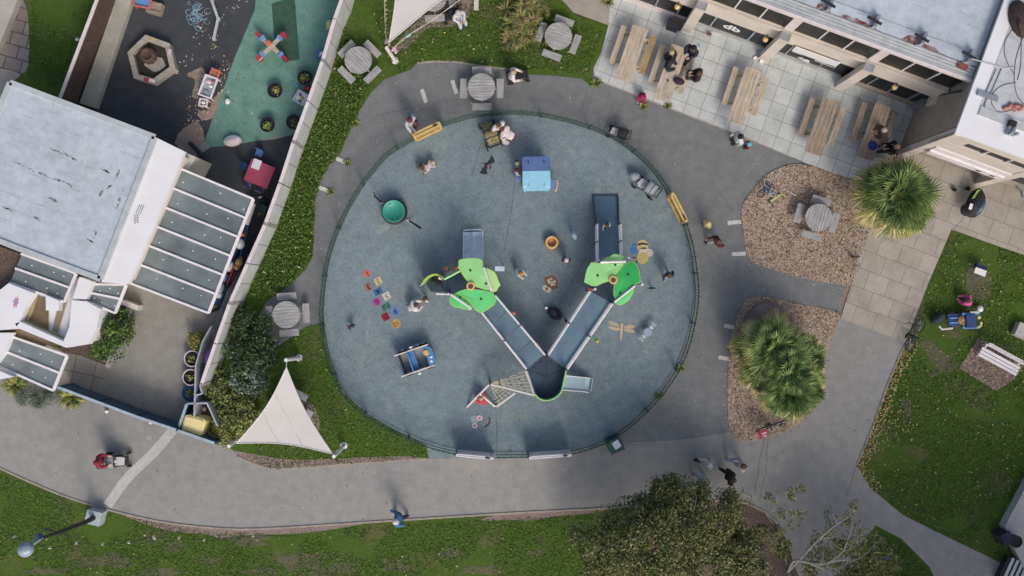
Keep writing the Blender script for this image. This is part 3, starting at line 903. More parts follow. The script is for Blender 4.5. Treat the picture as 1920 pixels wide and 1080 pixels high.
canopy('two bay glazed canopy at the blue fence end', [(19, 630), (126, 667), (100, 732), (-8, 684)], 2, 2.5, posts=False)
# white roofed wing round the sandy courtyard
ZW = 2.8
wing = empty('nursery_wing', w(90, 590), 0, 'white roofed nursery wing wrapped round a sandy sunken court', 'building')
for q in ([(16, 531), (64, 550), (47, 577), (36, 605), (28, 617), (-40, 622), (-40, 575)],
          [(28.5, 607), (38, 603), (119, 640), (130, 613), (135, 563), (162, 565), (188, 579), (181.5, 615), (166, 645), (124, 652), (33, 615)],
          [(149, 519), (174, 528), (162, 561), (136, 560)], [(-40, 624), (22, 624), (8, 661), (-12, 690), (-60, 690)], [(-10, 692), (26, 707), (-30, 716), (-60, 690)],
          [(85.5, 553), (111, 564), (109, 583), (86, 582)]):
    mb = MB(); mb.prism(W(q, ZW), 2.42, ZW)
    p = mb.build('roof_section', 'white_roof', wing)
M('court_sand', (.20, .15, .085), 0.95, 0.2, 1.5, fine=0.3, bump=0.3)
M('court_rim', (.38, .33, .17), 0.9, 0.15, 2, fine=0.2)
mb = MB(); mb.sheet(W([(40, 540), (140, 560), (140, 640), (110, 660), (30, 610)]), 2.36); mb.build('court_floor', 'court_sand', wing)
mb = MB()
for q in ([(66, 552), (52, 590), (42, 603)], [(42, 603), (80, 622), (118, 638)]):
    mb.sheet(strip_poly(W(smooth_poly(q, False, 3), 2.4), 0.3), 2.4 if q[0][0] == 66 else 2.405)
mb.build('court_rim', 'court_rim', wing)
mb = MB(); mb.sheet(W([(110, 568), (126, 566), (108, 625), (98, 620)], 2.39), 2.39); mb.build('court_path', M('court_path', (.27, .22, .15), .9, .15, 2, fine=.2).name, wing)
mb = MB(); mb.prism(W([(-40, 575), (18, 535), (66, 552), (140, 520), (172, 530), (182, 580), (164, 640), (124, 648), (30, 612), (-10, 700), (-40, 690)], 2.2), 0, 2.3); mb.build('wall', 'white_roof', wing)
# splashy flower emblem on the roof
for k, (c, rr) in enumerate(((M('emblem_pink', (.60, .30, .45), 0.6).name, 0.24), (M('emblem_blue', (.36, .30, .55), 0.6).name, 0.13))):
    c0 = w(30, 566, ZW)
    pts = []
    for i in range(16):
        r_ = rr * (1.0 if i % 2 == 0 else 0.55) * random.uniform(.8, 1.15)
        th = 2 * math.pi * i / 16
        x, y = r_ * .62 * math.cos(th), r_ * 1.25 * math.sin(th)
        a = R(-18)
        pts.append((c0.x + x * math.cos(a) - y * math.sin(a), c0.y + x * math.sin(a) + y * math.cos(a)))
    mb = MB(); mb.sheet(pts, ZW + 0.006 + 0.004 * k); mb.build('emblem', c, wing)
mb = MB(); mb.prism(W([(-60, 440), (39, 477), (18, 531), (-60, 590)], 2.2), 0, 2.2); t = mb.build('brown_roof', 'soil'); tag(t, 'brown planted roof patch at the edge of the nursery canopy', 'green roof')
mb = MB(); mb.prism(W([(22, 615), (61, 631), (52, 640), (28, 634)], 1.0), 0, 1.0); t = mb.build('timber_deck', 'wood_grey'); tag(t, 'small weathered timber deck between the white roofs', 'deck')
WTOP = [(655, -40), (645, 0), (630, 27), (610, 100), (580, 186), (552, 262), (525, 345), (499, 417), (465, 493), (430, 571), (416, 608), (396, 670), (378, 721)]
# nursery ground
mb = MB(); mb.sheet(W([(250, -60), (660, -60)] + [(NX + (x - NX) * .956, NY + (y - NY) * .956) for x, y in WTOP] + [(388, 755), (402, 832), (330, 806), (108, 727), (60, 640), (60, 300), (176, 205)]), 0.036)
struct('nursery_yard', mb, 'yard_tarmac')
mb = MB(); mb.sheet(W([(256, -60), (486, -60), (478, 20), (440, 110), (408, 200), (384, 265), (345, 285), (200, 400), (172, 212)]), 0.042)
mb.sheet(W([(405, 270), (512, 262), (560, 250), (553, 300), (535, 345), (500, 430), (465, 480), (425, 575), (390, 590), (330, 560), (300, 420), (330, 320)]), 0.042)
struct('black_play_surface', mb, 'rubber_black')
mb = MB(); mb.sheet(W([(486, -60), (478, 20), (440, 110), (408, 200), (384, 265), (400, 276), (440, 272), (512, 258), (562, 250), (600, 160), (625, 90), (652, -10), (660, -60)]), 0.05)
struct('green_play_surface', mb, 'rubber_green')
mb = MB(); mb.sheet(W([(126, 660), (155, 660), (213, 688), (187, 722), (171, 733), (105, 715)]), 0.044)
struct('nursery_paving', mb, 'slabs_yard')
mb = MB(); mb.sheet(W([(55, 630), (130, 650), (150, 640), (245, 560), (255, 600), (207, 688), (155, 668), (120, 660)]), 0.048)
struct('nursery_bed', mb, 'soil')
for q, lab in (([(243, 574), (251, 578), (238, 612), (231, 608)], 'short weathered timber edging near the white planter block'), ([(224, 636), (231, 640), (209, 690), (202, 685)], 'longer weathered timber edging at the foot of the planting bed')):
    mb = MB(); mb.prism(W(q), 0.04, 0.3); t = mb.build('timber_edging', 'wood_grey'); tag(t, lab, 'edging', 'timber edgings of the nursery bed')
mb = MB(); mb.prism(W([(229, 562), (259, 573), (257, 582), (227, 571)], .6), 0.04, 0.6); t = mb.build('planter_block', 'pink_white'); tag(t, 'white rendered block at the end of the nursery planting bed', 'block')
M('mat_green', (.045, .10, .068), 0.9, 0.15, 4, fine=0.3)
mb = MB(); mb.prism(W([(510, 8), (553, -5), (562, 112), (532, 117), (515, 75)]), 0.05, 0.07); t = mb.build('rubber_mat', 'mat_green'); tag(t, 'dark green oblong mat under the red footed cross toy', 'mat')
# chalk scribble
M('chalk_blue', (.22, .36, .44), 0.95, 0.3, 12)
mb = MB()
for k in range(34):
    c = (352 + random.gauss(18, 9), 28 + random.gauss(0, 13))
    r_ = random.uniform(2, 6)
    pts = [w(c[0] + r_ * math.cos(t) * random.uniform(.7, 1.3), c[1] + r_ * math.sin(t) * random.uniform(.7, 1.3), 0.05) for t in np.linspace(0, 5.2, 8)]
    mb.sheet(strip_poly(pts, 0.025), 0.0465 + k * 0.00004)
t = mb.build('chalk_scribble', 'chalk_blue'); tag(t, 'blue chalk scribble on the black nursery surface', 'chalk drawing')
# ------------------------------------------------------------------ walls and fences
WTOP = [(655, -40), (645, 0), (630, 27), (610, 100), (580, 186), (552, 262), (525, 345), (499, 417), (465, 493), (430, 571), (416, 608), (396, 670), (378, 721)]
ZF = 1.85
top = resample(W(WTOP, ZF), 1.85)
wall = empty('panel_wall', (top[0].x, top[0].y, 0), 0, 'long white panelled boundary wall between the nursery yard and the grass', 'wall')
for a, b in zip(top, top[1:]):
    d = (b - a).normalized(); nrm = Vector((-d.y, d.x))
    a2, b2 = a + d * 0.02, b - d * 0.02
    mb = MB(); mb.bar((a2.x, a2.y, ZF / 2), (b2.x, b2.y, ZF / 2), 0.09, ZF); pn = mb.build('panel', 'wall_panel', wall)
    mb = MB(); m_ = (a2 + b2) / 2
    for s in (1, -1): mb.bar((m_.x + nrm.x * .047 * s, m_.y + nrm.y * .047 * s, 0.02), (m_.x + nrm.x * .047 * s, m_.y + nrm.y * .047 * s, ZF - .02), 0.03, 0.006, up=(nrm.x, nrm.y, 0))
    mb.build('seam', 'seam', pn)
    mb = MB(); mb.bar((a2.x, a2.y, ZF + .025), (b2.x, b2.y, ZF + .025), 0.14, 0.05); mb.build('coping', 'pink_white', pn)
for i, a in enumerate(top):
    if i % 2 == 0:
        mb = MB(); mb.box((a.x, a.y, ZF / 2 + .03), (0.14, 0.14, ZF + .06), ang((top[0].x, -top[0].y), (top[5].x, -top[5].y)))
        mb.build('post', M('post_grey', (.30, .29, .27), 0.8, 0.1).name, wall)
# inner low fence lines of the nursery corner
mb = MB()
for q in ([(396, 612), (380, 640), (367, 684)], [(367, 684), (364, 780)], [(392, 668), (375, 724), (379, 738), (366, 742)]):
    p = W(q, 1.1)
    for a, b in zip(p, p[1:]): mb.bar((a.x, a.y, .55), (b.x, b.y, .55), 0.06, 1.1)
t = mb.build('pale_screen', M('screen_grey', (.44, .46, .50), .6, .1).name); tag(t, 'thin pale grey screen fence along the nursery yard edge', 'fence')
M('blue_fence', (.022, .06, .115), 0.5, 0.2, 3)
M('blue_cap', (.36, .46, .53), 0.6, 0.12, 4)
def slat_fence(label, q, z, step=1.7):
    p = resample(W(q, z), step)
    t = empty('slat_fence', (p[0].x, p[0].y, 0), 0, label, 'fence', 'navy slat fences of the nursery')
    for a, b in zip(p, p[1:]):
        mb = MB()
        for k in range(7):
            zz = 0.1 + k * (z - 0.2) / 6
            mb.bar((a.x, a.y, zz), (b.x, b.y, zz), 0.035, (z - .2) / 6 * .8)
        mb.build('slat_panel', 'blue_fence', t)
        mb = MB(); mb.bar((a.x, a.y, z), (b.x, b.y, z), 0.11, 0.05); mb.build('cap_rail', 'blue_cap', t)
    for a in p:
        mb = MB(); mb.box((a.x, a.y, z / 2), (0.1, 0.1, z)); mb.build('post', 'blue_fence', t)
    return t
slat_fence('long navy slat fence with pale cap along the tarmac path', [(108, 726), (160, 745), (240, 776), (330, 806)], 1.45)
slat_fence('short navy slat fence in front of the yellow tub', [(330, 806), (402, 831)], 1.3)
slat_fence('navy slat fence side return beside the yellow tub', [(336, 800), (350, 758)], 1.1)
mb = MB()
for q in ([(350, 757), (388, 756)], [(388, 756), (408, 800)]):
    p = W(q, 1.1); mb.bar((p[0].x, p[0].y, .55), (p[1].x, p[1].y, .55), 0.06, 1.1)
t = mb.build('pale_screen', 'screen_grey'); tag(t, 'pale angled screen behind the yellow tub enclosure', 'fence')
mb = MB(); mb.sheet(W([(338, 808), (350, 762), (388, 760), (404, 800), (398, 826)]), 0.052); struct('enclosure_floor', mb, M('deck_brown', (.16, .10, .08), .9, .2, 4, fine=.3).name)
# far timber fence and concrete ledge
A0, A1 = w(190, -20, 1.75), w(112, 187, 1.75)
fw = empty('timber_fence', (A0.x, A0.y, 0), 0, 'brown timber fence with white cap between lawn and nursery yard', 'fence')
mb = MB()
n = 46
for i in range(n):
    p = A0.lerp(A1, (i + .5) / n)
    L = (A1 - A0).length / n
    mb.box((p.x, p.y, 0.86), (L * 0.94, 0.04 + 0.012 * (i % 2), 1.7 + random.uniform(-.02, 0)), math.atan2(A1.y - A0.y, A1.x - A0.x))
mb.build('boards', 'wood_fence', fw)
mb = MB(); mb.bar(A0 + Vector((0, 0, .03)), A1 + Vector((0, 0, .03)), 0.13, 0.06); mb.build('cap', 'pink_white', fw)
d_ = (A1 - A0).normalized(); nn = Vector((-d_.y, d_.x, 0))
mb = MB(); mb.prism(W([(224, -20), (254, -20), (180, 203), (149, 193)], .35), 0, 0.35)
t = mb.build('concrete_ledge', M('ledge', (.43, .41, .34), .9, .12, 1.5, fine=.35, bump=.2).name); tag(t, 'broad lichen stained concrete ledge at the foot of the timber fence', 'ledge')
mb = MB(); mb.tube(w(150, 74, .9), w(143, 71, 1.1), .03, n=6); p = w(146, 74, 1.2); mb.ball(p, (.12, .07, .07), 8, 5); t = mb.build('outside_tap', M('tap_cream', (.55, .53, .46), .5).name); tag(t, 'small cream fitting on the lawn side of the timber fence', 'fitting')
mb = MB(); mb.prism(W([(4, -60), (48, -60), (33, 0), (2, 76), (-60, 190), (-80, 120)], .4), 0, 0.4)
t = mb.build('garden_wall', 'stone_wall' if False else M('render_cream', (.47, .44, .39), .85, .1, 1.2, fine=.2).name); tag(t, 'cream rendered wall curving beside the stone slab walk', 'wall')
mb = MB(); mb.sheet(W(smooth_poly([(30, -20), (44, 0), (52, 22), (55, 60), (55, 110), (46, 138), (20, 132), (-60, 110), (-60, 60)], True, 3)), 0.03)
struct('stone_walk', mb, 'slabs_stone')
mb = MB(); mb.sheet(W([(-120, 120), (20, 130), (40, 140), (18, 160), (-40, 300), (-160, 300)]), 0.02); struct('side_tarmac', mb, 'yard_tarmac')
# play area fence
def fence_run(q, label, z=1.0, out=True):
    p = resample(W(q), 0.12)
    t = empty('bow_top_fence', (p[len(p) // 2].x, p[len(p) // 2].y, 0), 0, label, 'fence', 'green railings round the play area')
    k = 0
    step = 18
    M('green_fence', (.02, .075, .05))
    while k < len(p) - 1:
        e = min(k + step, len(p) - 1)
        if len(p) - 1 - e < 5: e = len(p) - 1
        seg = p[k:e + 1]
        mb = MB()
        for zz in (0.14, z - 0.16):
            mb.path([(s.x, s.y, zz) for s in seg[::3] + ([seg[-1]] if (len(seg) - 1) % 3 else [])], 0.022, 5)
        for i, s in enumerate(seg[:-1]):
            mb.tube((s.x, s.y, 0.06), (s.x, s.y, z - (0.0 if i % 2 else 0.0)), 0.011, n=4)
        for i in range(0, len(seg) - 2, 2):
            a, b = seg[i], seg[i + 1]
            mb.tube((a.x, a.y, z), (b.x, b.y, z), 0.013, n=4)
        mb.build('railing_panel', 'green_fence', t)
        mb = MB(); s = seg[0]; mb.box((s.x, s.y, z / 2 + .03), (0.07, 0.07, z + .06)); mb.build('post', 'green_fence', t)
        k = e
    return t
i_y2a = BASE_LINE.index((1252, 365)); i_y2b = BASE_LINE.index((1276, 410))
sm = lambda q: smooth_poly(q, False, 4)
b = BASE_LINE
fence_run(sm([(832, 237)] + b[b.index((880, 223)):] + b[:b.index((1252, 365)) + 1]), 'green railing curving over the top of the play area between the two yellow gates')
fence_run(sm([(1281, 422)] + b[b.index((1292, 460)):b.index((1068, 846)) + 1]), 'green railing down the palm bed side from the yellow gate to a white gate')
fence_run(sm(b[b.index((990, 851)):b.index((928, 852)) + 1]), 'short green railing between the two white gates')
fence_run(sm(b[b.index((857, 846)):b.index((778, 263)) + 1]), 'green railing along the grass side from the white gate up to a yellow gate')
M('gate_yellow', (.62, .44, .17), 0.5, 0.08, 4)
M('gate_white', (.68, .67, .68), 0.5, 0.06, 4)
def gate(p, q, z, mat, label, solid, thick, group):
    a, b = w(*p), w(*q)
    c = (a + b) / 2
    L = (b - a).length
    t = empty('gate', c, math.atan2(b.y - a.y, b.x - a.x), label, 'gate', group)
    for s in (-1, 1):
        mb = MB(); mb.box((s * (L / 2 - .05), 0, z / 2 + .05), (0.1, max(.1, thick), z + .1)); mb.build('post', mat, t, local=True)
    mb = MB()
    if solid:
        n_ = int(L / 0.1)
        for i in range(n_): mb.box((-L / 2 + .1 + (i + .5) * (L - .2) / n_, 0, z / 2 + .05), ((L - .2) / n_ * .86, 0.05, z - .1))
    else:
        n_ = int(L / 0.085)
        for i in range(n_): mb.tube((-L / 2 + .1 + (i + .5) * (L - .2) / n_, 0, .08), (-L / 2 + .1 + (i + .5) * (L - .2) / n_, 0, z - .03), 0.02, n=5)
    mb.build('bars', mat, t, local=True)
    for zz, s in ((.12, -1), (z, -1), (.12, 1), (z, 1)):
        mb = MB(); mb.box((0, s * thick / 2, zz), (L - .2, 0.085 if not solid else .05, 0.07))
        mb.build('rail', mat, t, local=True)
    mb = MB(); mb.box((L / 2 - .25, 0, z + .06), (.16, .07, .08)); mb.build('latch', 'dark_metal', t, local=True)
    return t
gate((779, 263), (829, 239), 1.05, 'gate_yellow', 'yellow gate beside the adult in white at the top of the railing', False, 0.13, 'gates in the play area railing')
gate((1252, 367), (1279, 420), 1.05, 'gate_yellow', 'yellow gate by the grey pushchair on the mulch bed side', False, 0.13, 'gates in the play area railing')
gate((858, 845), (926, 851), 1.15, 'gate_white', 'white boarded gate standing ajar in front of the mouse drawing', True, 0.08, 'gates in the play area railing')
gate((991, 850), (1068, 845), 1.15, 'gate_white', 'longer white boarded gate next to the green litter bin', True, 0.08, 'gates in the play area railing')
# loose leaf of the ajar gate
a, b = w(862, 852), w(880, 856)
t = empty('gate_prop', (a + b) / 2, math.atan2(b.y - a.y, b.x - a.x), 'narrow white panel lying outside the ajar white gate', 'panel')
mb = MB(); mb.box((0, 0, .03), ((b - a).length, .12, .05)); mb.build('panel', 'gate_white', t, local=True)
mb = MB(); mb.box((0, .02, .065), ((b - a).length * .9, .03, .02)); mb.build('batten', 'gutter', t, local=True)
# green litter bin
bn = empty('litter_bin', w(1150, 829), R(22), 'green litter bin with a white lid outside the railing', 'bin')
M('bin_green', (.012, .095, .07), 0.45, 0.12)
mb = MB(); mb.box((0, 0, .5), (.56, .5, 1.0)); mb.box((0, 0, 1.03), (.62, .56, .06)); mb.box((0, 0, .03), (.66, .6, .06)); mb.build('body', 'bin_green', bn, local=True)
mb = MB(); mb.box((.04, .04, 1.09), (.3, .32, .05), R(10)); mb.build('lid', 'white_roof', bn, local=True)
mb = MB(); mb.box((0, -.255, .8), (.4, .02, .18)); mb.build('opening', 'black', bn, local=True)
# ------------------------------------------------------------------ picnic tables
def round_table():
    t = empty('round_picnic_table', (0, 0, 0))
    mb = MB()
    r0 = 0.585
    nb = 9
    for i in range(nb):
        y0 = -r0 + i * 2 * r0 / nb + 0.004; y1 = -r0 + (i + 1) * 2 * r0 / nb - 0.004
        pts = []
        for y in np.linspace(y0, y1, 5): pts.append((math.sqrt(max(0, r0 * r0 - y * y)), y))
        for y in np.linspace(y1, y0, 5): pts.append((-math.sqrt(max(0, r0 * r0 - y * y)), y))
        pts = [p for k, p in enumerate(pts) if k == 0 or (abs(p[0] - pts[k - 1][0]) + abs(p[1] - pts[k - 1][1])) > 1e-3]
        mb.prism(pts, 0.715 + 0.003 * (i % 2), 0.755 + 0.003 * (i % 3))
    mb.build('table_top', 'wood_grey', t, local=True)
    mb = MB()
    for a in (0, 90):
        d = Vector((math.cos(R(a)), math.sin(R(a)), 0))
        mb.bar(d * -0.86 + Vector((0, 0, .36 - .07 * (a > 0))), d * 0.86 + Vector((0, 0, .36 - .07 * (a > 0))), 0.07, 0.06)
        for s in (-1, 1):
            mb.bar(d * s * 0.30 + Vector((0, 0, .03)), d * s * 0.22 + Vector((0, 0, .71)), 0.07, 0.05)
            mb.bar(d * s * 0.80 + Vector((0, 0, .0)), d * s * 0.78 + Vector((0, 0, .40)), 0.07, 0.05)
    mb.build('frame', 'wood_grey', t, local=True)
    for a in (0, 90, 180, 270):
        mb = MB()
        for s in (-1, 1): mb.box((0, 0.79 + s * 0.076, 0.42 + .002 * s), (0.84, 0.145, 0.04))
        o = mb.build('seat', 'wood_grey', t, local=True)
        o.rotation_euler = (0, 0, R(a))
    return t
rt = round_table()
for i, (px, py, a, lab) in enumerate((
        (672, 113, -45, 'round grey picnic table on the grass close to the panelled wall'),
        (903, 163, 0, 'round grey picnic table standing on tarmac above the play area railing'),
        (1047, 68, -20, 'round grey picnic table half hidden by the straggly grass clump'),
        (1535, 408, -106, 'round grey picnic table on the brown mulch bed'),
        (537, 590, 4, 'round grey picnic table in the tarmac nook beside the dark bushes'),
        (541, 771, -28, 'round picnic table mostly hidden under the lower shade sail, one seat showing'),
        (812, -4, 4, 'round picnic table mostly hidden under the upper shade sail, one seat showing'))):
    o = rt if i == 0 else copy_tree(rt)
    p = w(px, py, .74); o.location = (p.x, p.y, 0.03 if i != 1 else .012); o.rotation_euler = (0, 0, R(a))
    tag(o, lab, 'picnic table', 'round wooden picnic tables')
def long_table(mat, mat2):
    t = empty('long_picnic_table', (0, 0, 0))
    mb = MB()
    for i in range(4): mb.box((0.27, -0.27 + i * .18 , 0.735 + .004 * (i % 2)), (2.42, 0.17, 0.045))
    mb.build('table_top', mat, t, local=True)
    for s, m_ in ((-1, mat), (1, mat2)):
        mb = MB()
        for k in (-1, 1): mb.box((0, s * 0.68 + k * .062, 0.43 + .003 * k), (1.72, 0.118, 0.045))
        mb.build('bench', m_, t, local=True)
    mb = MB()
    for x in (-.62, .62):
        mb.box((x, 0, .38), (.06, 1.4, .09)); mb.box((x + .062, 0, .685), (.05, .66, .06))
        for s in (-1, 1): mb.bar((x + .062, s * .58, 0), (x + .062, s * .24, .66), .05, .09, up=(1, 0, 0))
    mb.build('frame', mat, t, local=True)
    return t
AX = math.atan2(-0.945, -0.327)
for i, (px, py, m1, m2, lab) in enumerate((
        (1187, 92, 'wood_tan', 'wood_tan_orange', 'pale long picnic table with one orange toned bench, nearest the grass'),
        (1260, 128, 'wood_tan', 'wood_tan', 'long picnic table on the patio with people in black seated round it'),
        (1398, 170, 'wood_tan', 'wood_tan', 'pale long picnic table with nobody near, below the lettered cafe window'),
        (1542, 228, 'wood_brown', 'wood_tan', 'brownish long picnic table in front of the cafe pillar, unoccupied'),
        (1640, 237, 'wood_brown', 'wood_brown', 'darkest brown long picnic table, closest to the palm'))):
    o = long_table(m1, m2)
    p = w(px, py, .6); o.location = (p.x, p.y, .05); o.rotation_euler = (0, 0, AX)
    tag(o, lab, 'picnic table', 'long picnic tables on the patio')
# white garden bench
bq = empty('garden_bench', w(1866, 672), math.atan2(-(652 - 698), 1842 - 1912) + math.pi, 'white slatted garden bench with a backrest on a mulch plot', 'bench')
bq.rotation_euler = (0, 0, ang((1835, 655), (1905, 693)))
mb = MB()
for k in range(3): mb.box((0, -0.26 + k * .15, .44), (1.85, .12, .035))
mb.build('seat', 'white_metal', bq, local=True)
mb = MB()
for k in range(3): mb.box((0, 0.24 + k * .035, .58 + k * .13), (1.85, .03, .1))
mb.build('backrest', 'white_metal', bq, local=True)
for x in (-.8, .8):
    mb = MB(); mb.box((x, -.28, .21), (.06, .06, .42)); mb.box((x, .25, .21), (.06, .06, .42)); mb.box((x, 0, .40), (.06, .6, .05)); mb.bar((x, .23, .42), (x, .32, .9), .06, .05); mb.build('leg', 'white_metal', bq, local=True)
# pale slab at the frame edge
mb = MB(); mb.box(w(1918, 622, .2), (.75, .6, .4), R(-25)); t = mb.build('concrete_block', 'concrete_pale'); tag(t, 'pale concrete block on the lawn at the frame edge above the garden bench', 'block')

# ------------------------------------------------------------------ shade sails
def sail(label, corners, posts, bow, wraps=()):
    """corners [(px,py,z)], posts [(top px,py,z),(base px,py)]"""
    C = [w(*c) for c in corners]
    n = 14
    ctr = (C[0] + C[1] + C[2]) / 3
    t = empty('shade_sail', (ctr.x, ctr.y, 0), 0, label, 'shade sail', 'cream triangular shade sails')
    vs, idx = [], {}
    for i in range(n + 1):
        for j in range(n + 1 - i):
            a, b = i / n, j / n; c = 1 - a - b
            p = C[0] * a + C[1] * b + C[2] * c
            # edges pulled in towards the centre, slack in the middle
            e = (a * b + b * c + a * c)
            k = bow * 4 * (a * b * (1 - c) + b * c * (1 - a) + a * c * (1 - b))
            p = p.lerp(ctr, k); p.z -= 0.25 * e
            idx[i, j] = len(vs); vs.append(p)
    fs = []
    for i in range(n):
        for j in range(n - i):
            fs.append((idx[i, j], idx[i + 1, j], idx[i, j + 1]))
            if j < n - i - 1: fs.append((idx[i + 1, j], idx[i + 1, j + 1], idx[i, j + 1]))
    mb = MB(); mb.add(vs, fs); cl = mb.build('cloth', 'sail', t, smooth=True)
    mb = MB()
    for a, b_ in (((0, 0), 1), ((0, 0), 2), ((0, 0), 3)):
        pts = [vs[idx[(i, 0) if b_ == 1 else (0, i) if b_ == 2 else (i, n - i)]] for i in range(n + 1)]
        mb.path(pts, 0.022, 5)
    mb.build('hem', 'pink_white', cl)
    mb = MB()
    for j in (4, 8):
        pts = [vs[idx[(i, j)]] + Vector((0, 0, .012)) for i in range(n + 1 - j)]
        for a_, b2 in zip(pts, pts[1:]): mb.bar(a_, b2, .02, .004)
    mb.build('seam', M('sail_seam', (.63, .605, .56), .8).name, cl)
    for (tp, base), c in zip(posts, C):
        if tp is None: continue
        T_, B_ = w(*tp), w(base[0], base[1], 0)
        mb = MB(); mb.tube(B_, T_, 0.085, 0.075, 10); mb.lathe([(.16, 0), (.16, .05), (.09, .06)], (B_.x, B_.y, 0.01), 10)
        po = mb.build('post', 'white_metal', t)
        mb = MB(); mb.tube(T_ - Vector((0, 0, .12)), c, 0.022, n=6); mb.build('tensioner', 'grey_metal', po)
    return t
sail('lower cream shade sail over the grass by the long path', [(537, 689, 2.35), (443, 831, 2.3), (624, 851, 2.35)],
     [((536, 675, 2.55), (561, 671)), ((429, 837, 2.5), (441, 824)), ((626, 856, 2.5), (645, 835))], 0.16)
sail('upper cream shade sail entering from the top edge', [(729, 80, 2.4), (742, -160, 2.4), (960, -90, 2.4)],
     [((725, 90, 2.6), (741, 114)), ((740, -190, 2.6), (745, -150)), (None, None)], 0.12)
# bunting
M('bunting_yellow', (.50, .47, .25), .8, .3, 14)
for q, lab, knot in (([(724, 78, 2.3), (722, 40, 1.95), (720, -25, 2.2)], 'string of pale yellow bunting running straight up beside the upper sail', None),
                     ([(736, 90, 2.1), (765, 66, 1.9), (805, 42, 1.85), (872, -8, 2.0)], 'string of pale yellow bunting crossing in front of the half hidden bench', (765, 67, 1.85))):
    pts = [w(*p) for p in q]
    t = empty('bunting', pts[0], 0, lab, 'bunting', 'bunting strings at the upper sail')
    mb = MB(); mb.path(pts, 0.012, 4); mb.build('cord', 'pink_white', t)
    mb = MB()
    for a, b_ in zip(pts, pts[1:]):
        n_ = max(2, int((b_ - a).length / .16))
        for i in range(n_):
            p = a.lerp(b_, (i + .3) / n_); q2 = a.lerp(b_, (i + .95) / n_)
            m_ = (p + q2) / 2 + Vector((random.uniform(-.03, .03), random.uniform(-.03, .03), -.12))
            mb.add([p, q2, m_], [(0, 1, 2)])
            mb.add([p + Vector((.035, .02, 0)), q2 + Vector((.035, .02, 0)), m_ + Vector((.09, .05, 0.05))], [(0, 1, 2)])
    mb.build('pennant', 'bunting_yellow', t)
    mb = MB(); p = w(738, 92, 2.0) if knot else w(725, 78, 2.2)
    mb.ball(p, (.13, .08, .1), 8, 5, rz=.8); mb.ball(p + Vector((.08, -.08, -.05)), (.07, .12, .08), 8, 5)
    mb.build('ribbon', M('ribbon_pink', (.62, .42, .48), .8).name, t)
    if knot:
        mb = MB(); mb.ball(w(*knot), (.16, .06, .06), 8, 4, rz=.5); mb.build('ribbon', M('ribbon_mint', (.25, .58, .50), .8).name, t)

# ------------------------------------------------------------------ the big climbing frame
M('petal_light', (.34, .74, .27), 0.45, 0.05, 2)
M('petal_lime', (.46, .74, .30), 0.45, 0.05, 2)
M('petal_mid', (.12, .60, .18), 0.45, 0.05, 2)
M('petal_dark', (.028, .40, .085), 0.45, 0.06, 2)
M('lime_edge', (.42, .60, .10), 0.45, 0.06, 2)
M('deck_blue', (.125, .205, .27), 0.6, 0.10, 1.6, fine=0.25)
M('deck_navy', (.028, .052, .085), 0.6, 0.14, 1.6, fine=0.2)
M('deck_mid', (.13, .225, .295), 0.6, 0.10, 1.6, fine=0.25)
M('steel', (.60, .74, .82), 0.3, 0.10, 2, 0.15)
M('orange_ring', (.72, .42, .16), 0.5, 0.06)
M('orange', (.62, .17, .05), 0.5, 0.08)
M('rope', (.52, .48, .34), 0.9, 0.15, 8)
M('coral', (.62, .16, .11), 0.6, 0.1)
ZD = 1.3
play = empty('climbing_frame', w(1020, 600), 0, 'big V shaped climbing frame with two green leaf roofed towers and walkways', 'climbing frame')
def plate(name, q, z, mat, parent=play, th=0.06):
    mb = MB(); mb.prism(W(q, z), z - th, z); return mb.build(name, mat, parent)
def petal(name, q, ring, mat, z_in, z_out, parent=play):
    zz = []
    dm = max(math.dist(p, ring) for p in q)
    P = [w(p[0], p[1], z_in + (z_out - z_in) * (math.dist(p, ring) / dm) ** 1.3) for p in q]
    a = sum(P[i].x * P[(i + 1) % len(P)].y - P[(i + 1) % len(P)].x * P[i].y for i in range(len(P)))
    if a < 0: P.reverse()
    c = sum(P, Vector()) / len(P); c.z += 0.02
    n = len(P)
    vs = P + [c] + [p - Vector((0, 0, .05)) for p in P]
    fs = [(i, (i + 1) % n, n) for i in range(n)] + [((i + 1) % n, i, n + 1 + i, n + 1 + (i + 1) % n) for i in range(n)]
    mb = MB(); mb.add(vs, fs); o = mb.build(name, mat, parent)
    mb = MB(); mb.path([p + Vector((0, 0, -.02)) for p in P], 0.022, 5, closed=True); mb.build('edge_trim', 'lime_edge', o)
    return o
def Z1(*pts): return [(780 + x / 6, 420 + y / 6) for x, y in pts]
def Z2(*pts): return [(1060 + x / 4.32, 350 + y / 4.32) for x, y in pts]
# left tower
ringL = (882.5, 536.5)
petal('roof_leaf', Z1((480, 420), (500, 400), (560, 390), (620, 386), (690, 390), (740, 405), (748, 450), (752, 500), (790, 590), (850, 755), (760, 730), (680, 705), (640, 690), (612, 655), (585, 650), (540, 590), (490, 515), (480, 470)), ringL, 'petal_light', 2.75, 2.64)
petal('roof_leaf', Z1((780, 495), (830, 512), (882, 542), (908, 590), (925, 640), (948, 688), (925, 712), (905, 752), (868, 768), (845, 700), (815, 610)), ringL, 'petal_lime', 2.66, 2.58)
petal('roof_leaf', Z1((560, 735), (620, 735), (700, 742), (790, 755), (862, 775), (900, 850), (880, 900), (840, 930), (790, 965), (738, 1000), (700, 985), (672, 962), (640, 935), (620, 900), (570, 840), (500, 800), (440, 782), (500, 752)), ringL, 'petal_mid', 2.74, 2.62)
petal('roof_leaf', Z1((385, 830), (430, 790), (500, 810), (570, 850), (610, 905), (632, 945), (605, 960), (570, 962), (520, 948), (470, 935), (440, 938), (400, 905), (372, 858)), ringL, 'petal_mid', 2.6, 2.52)
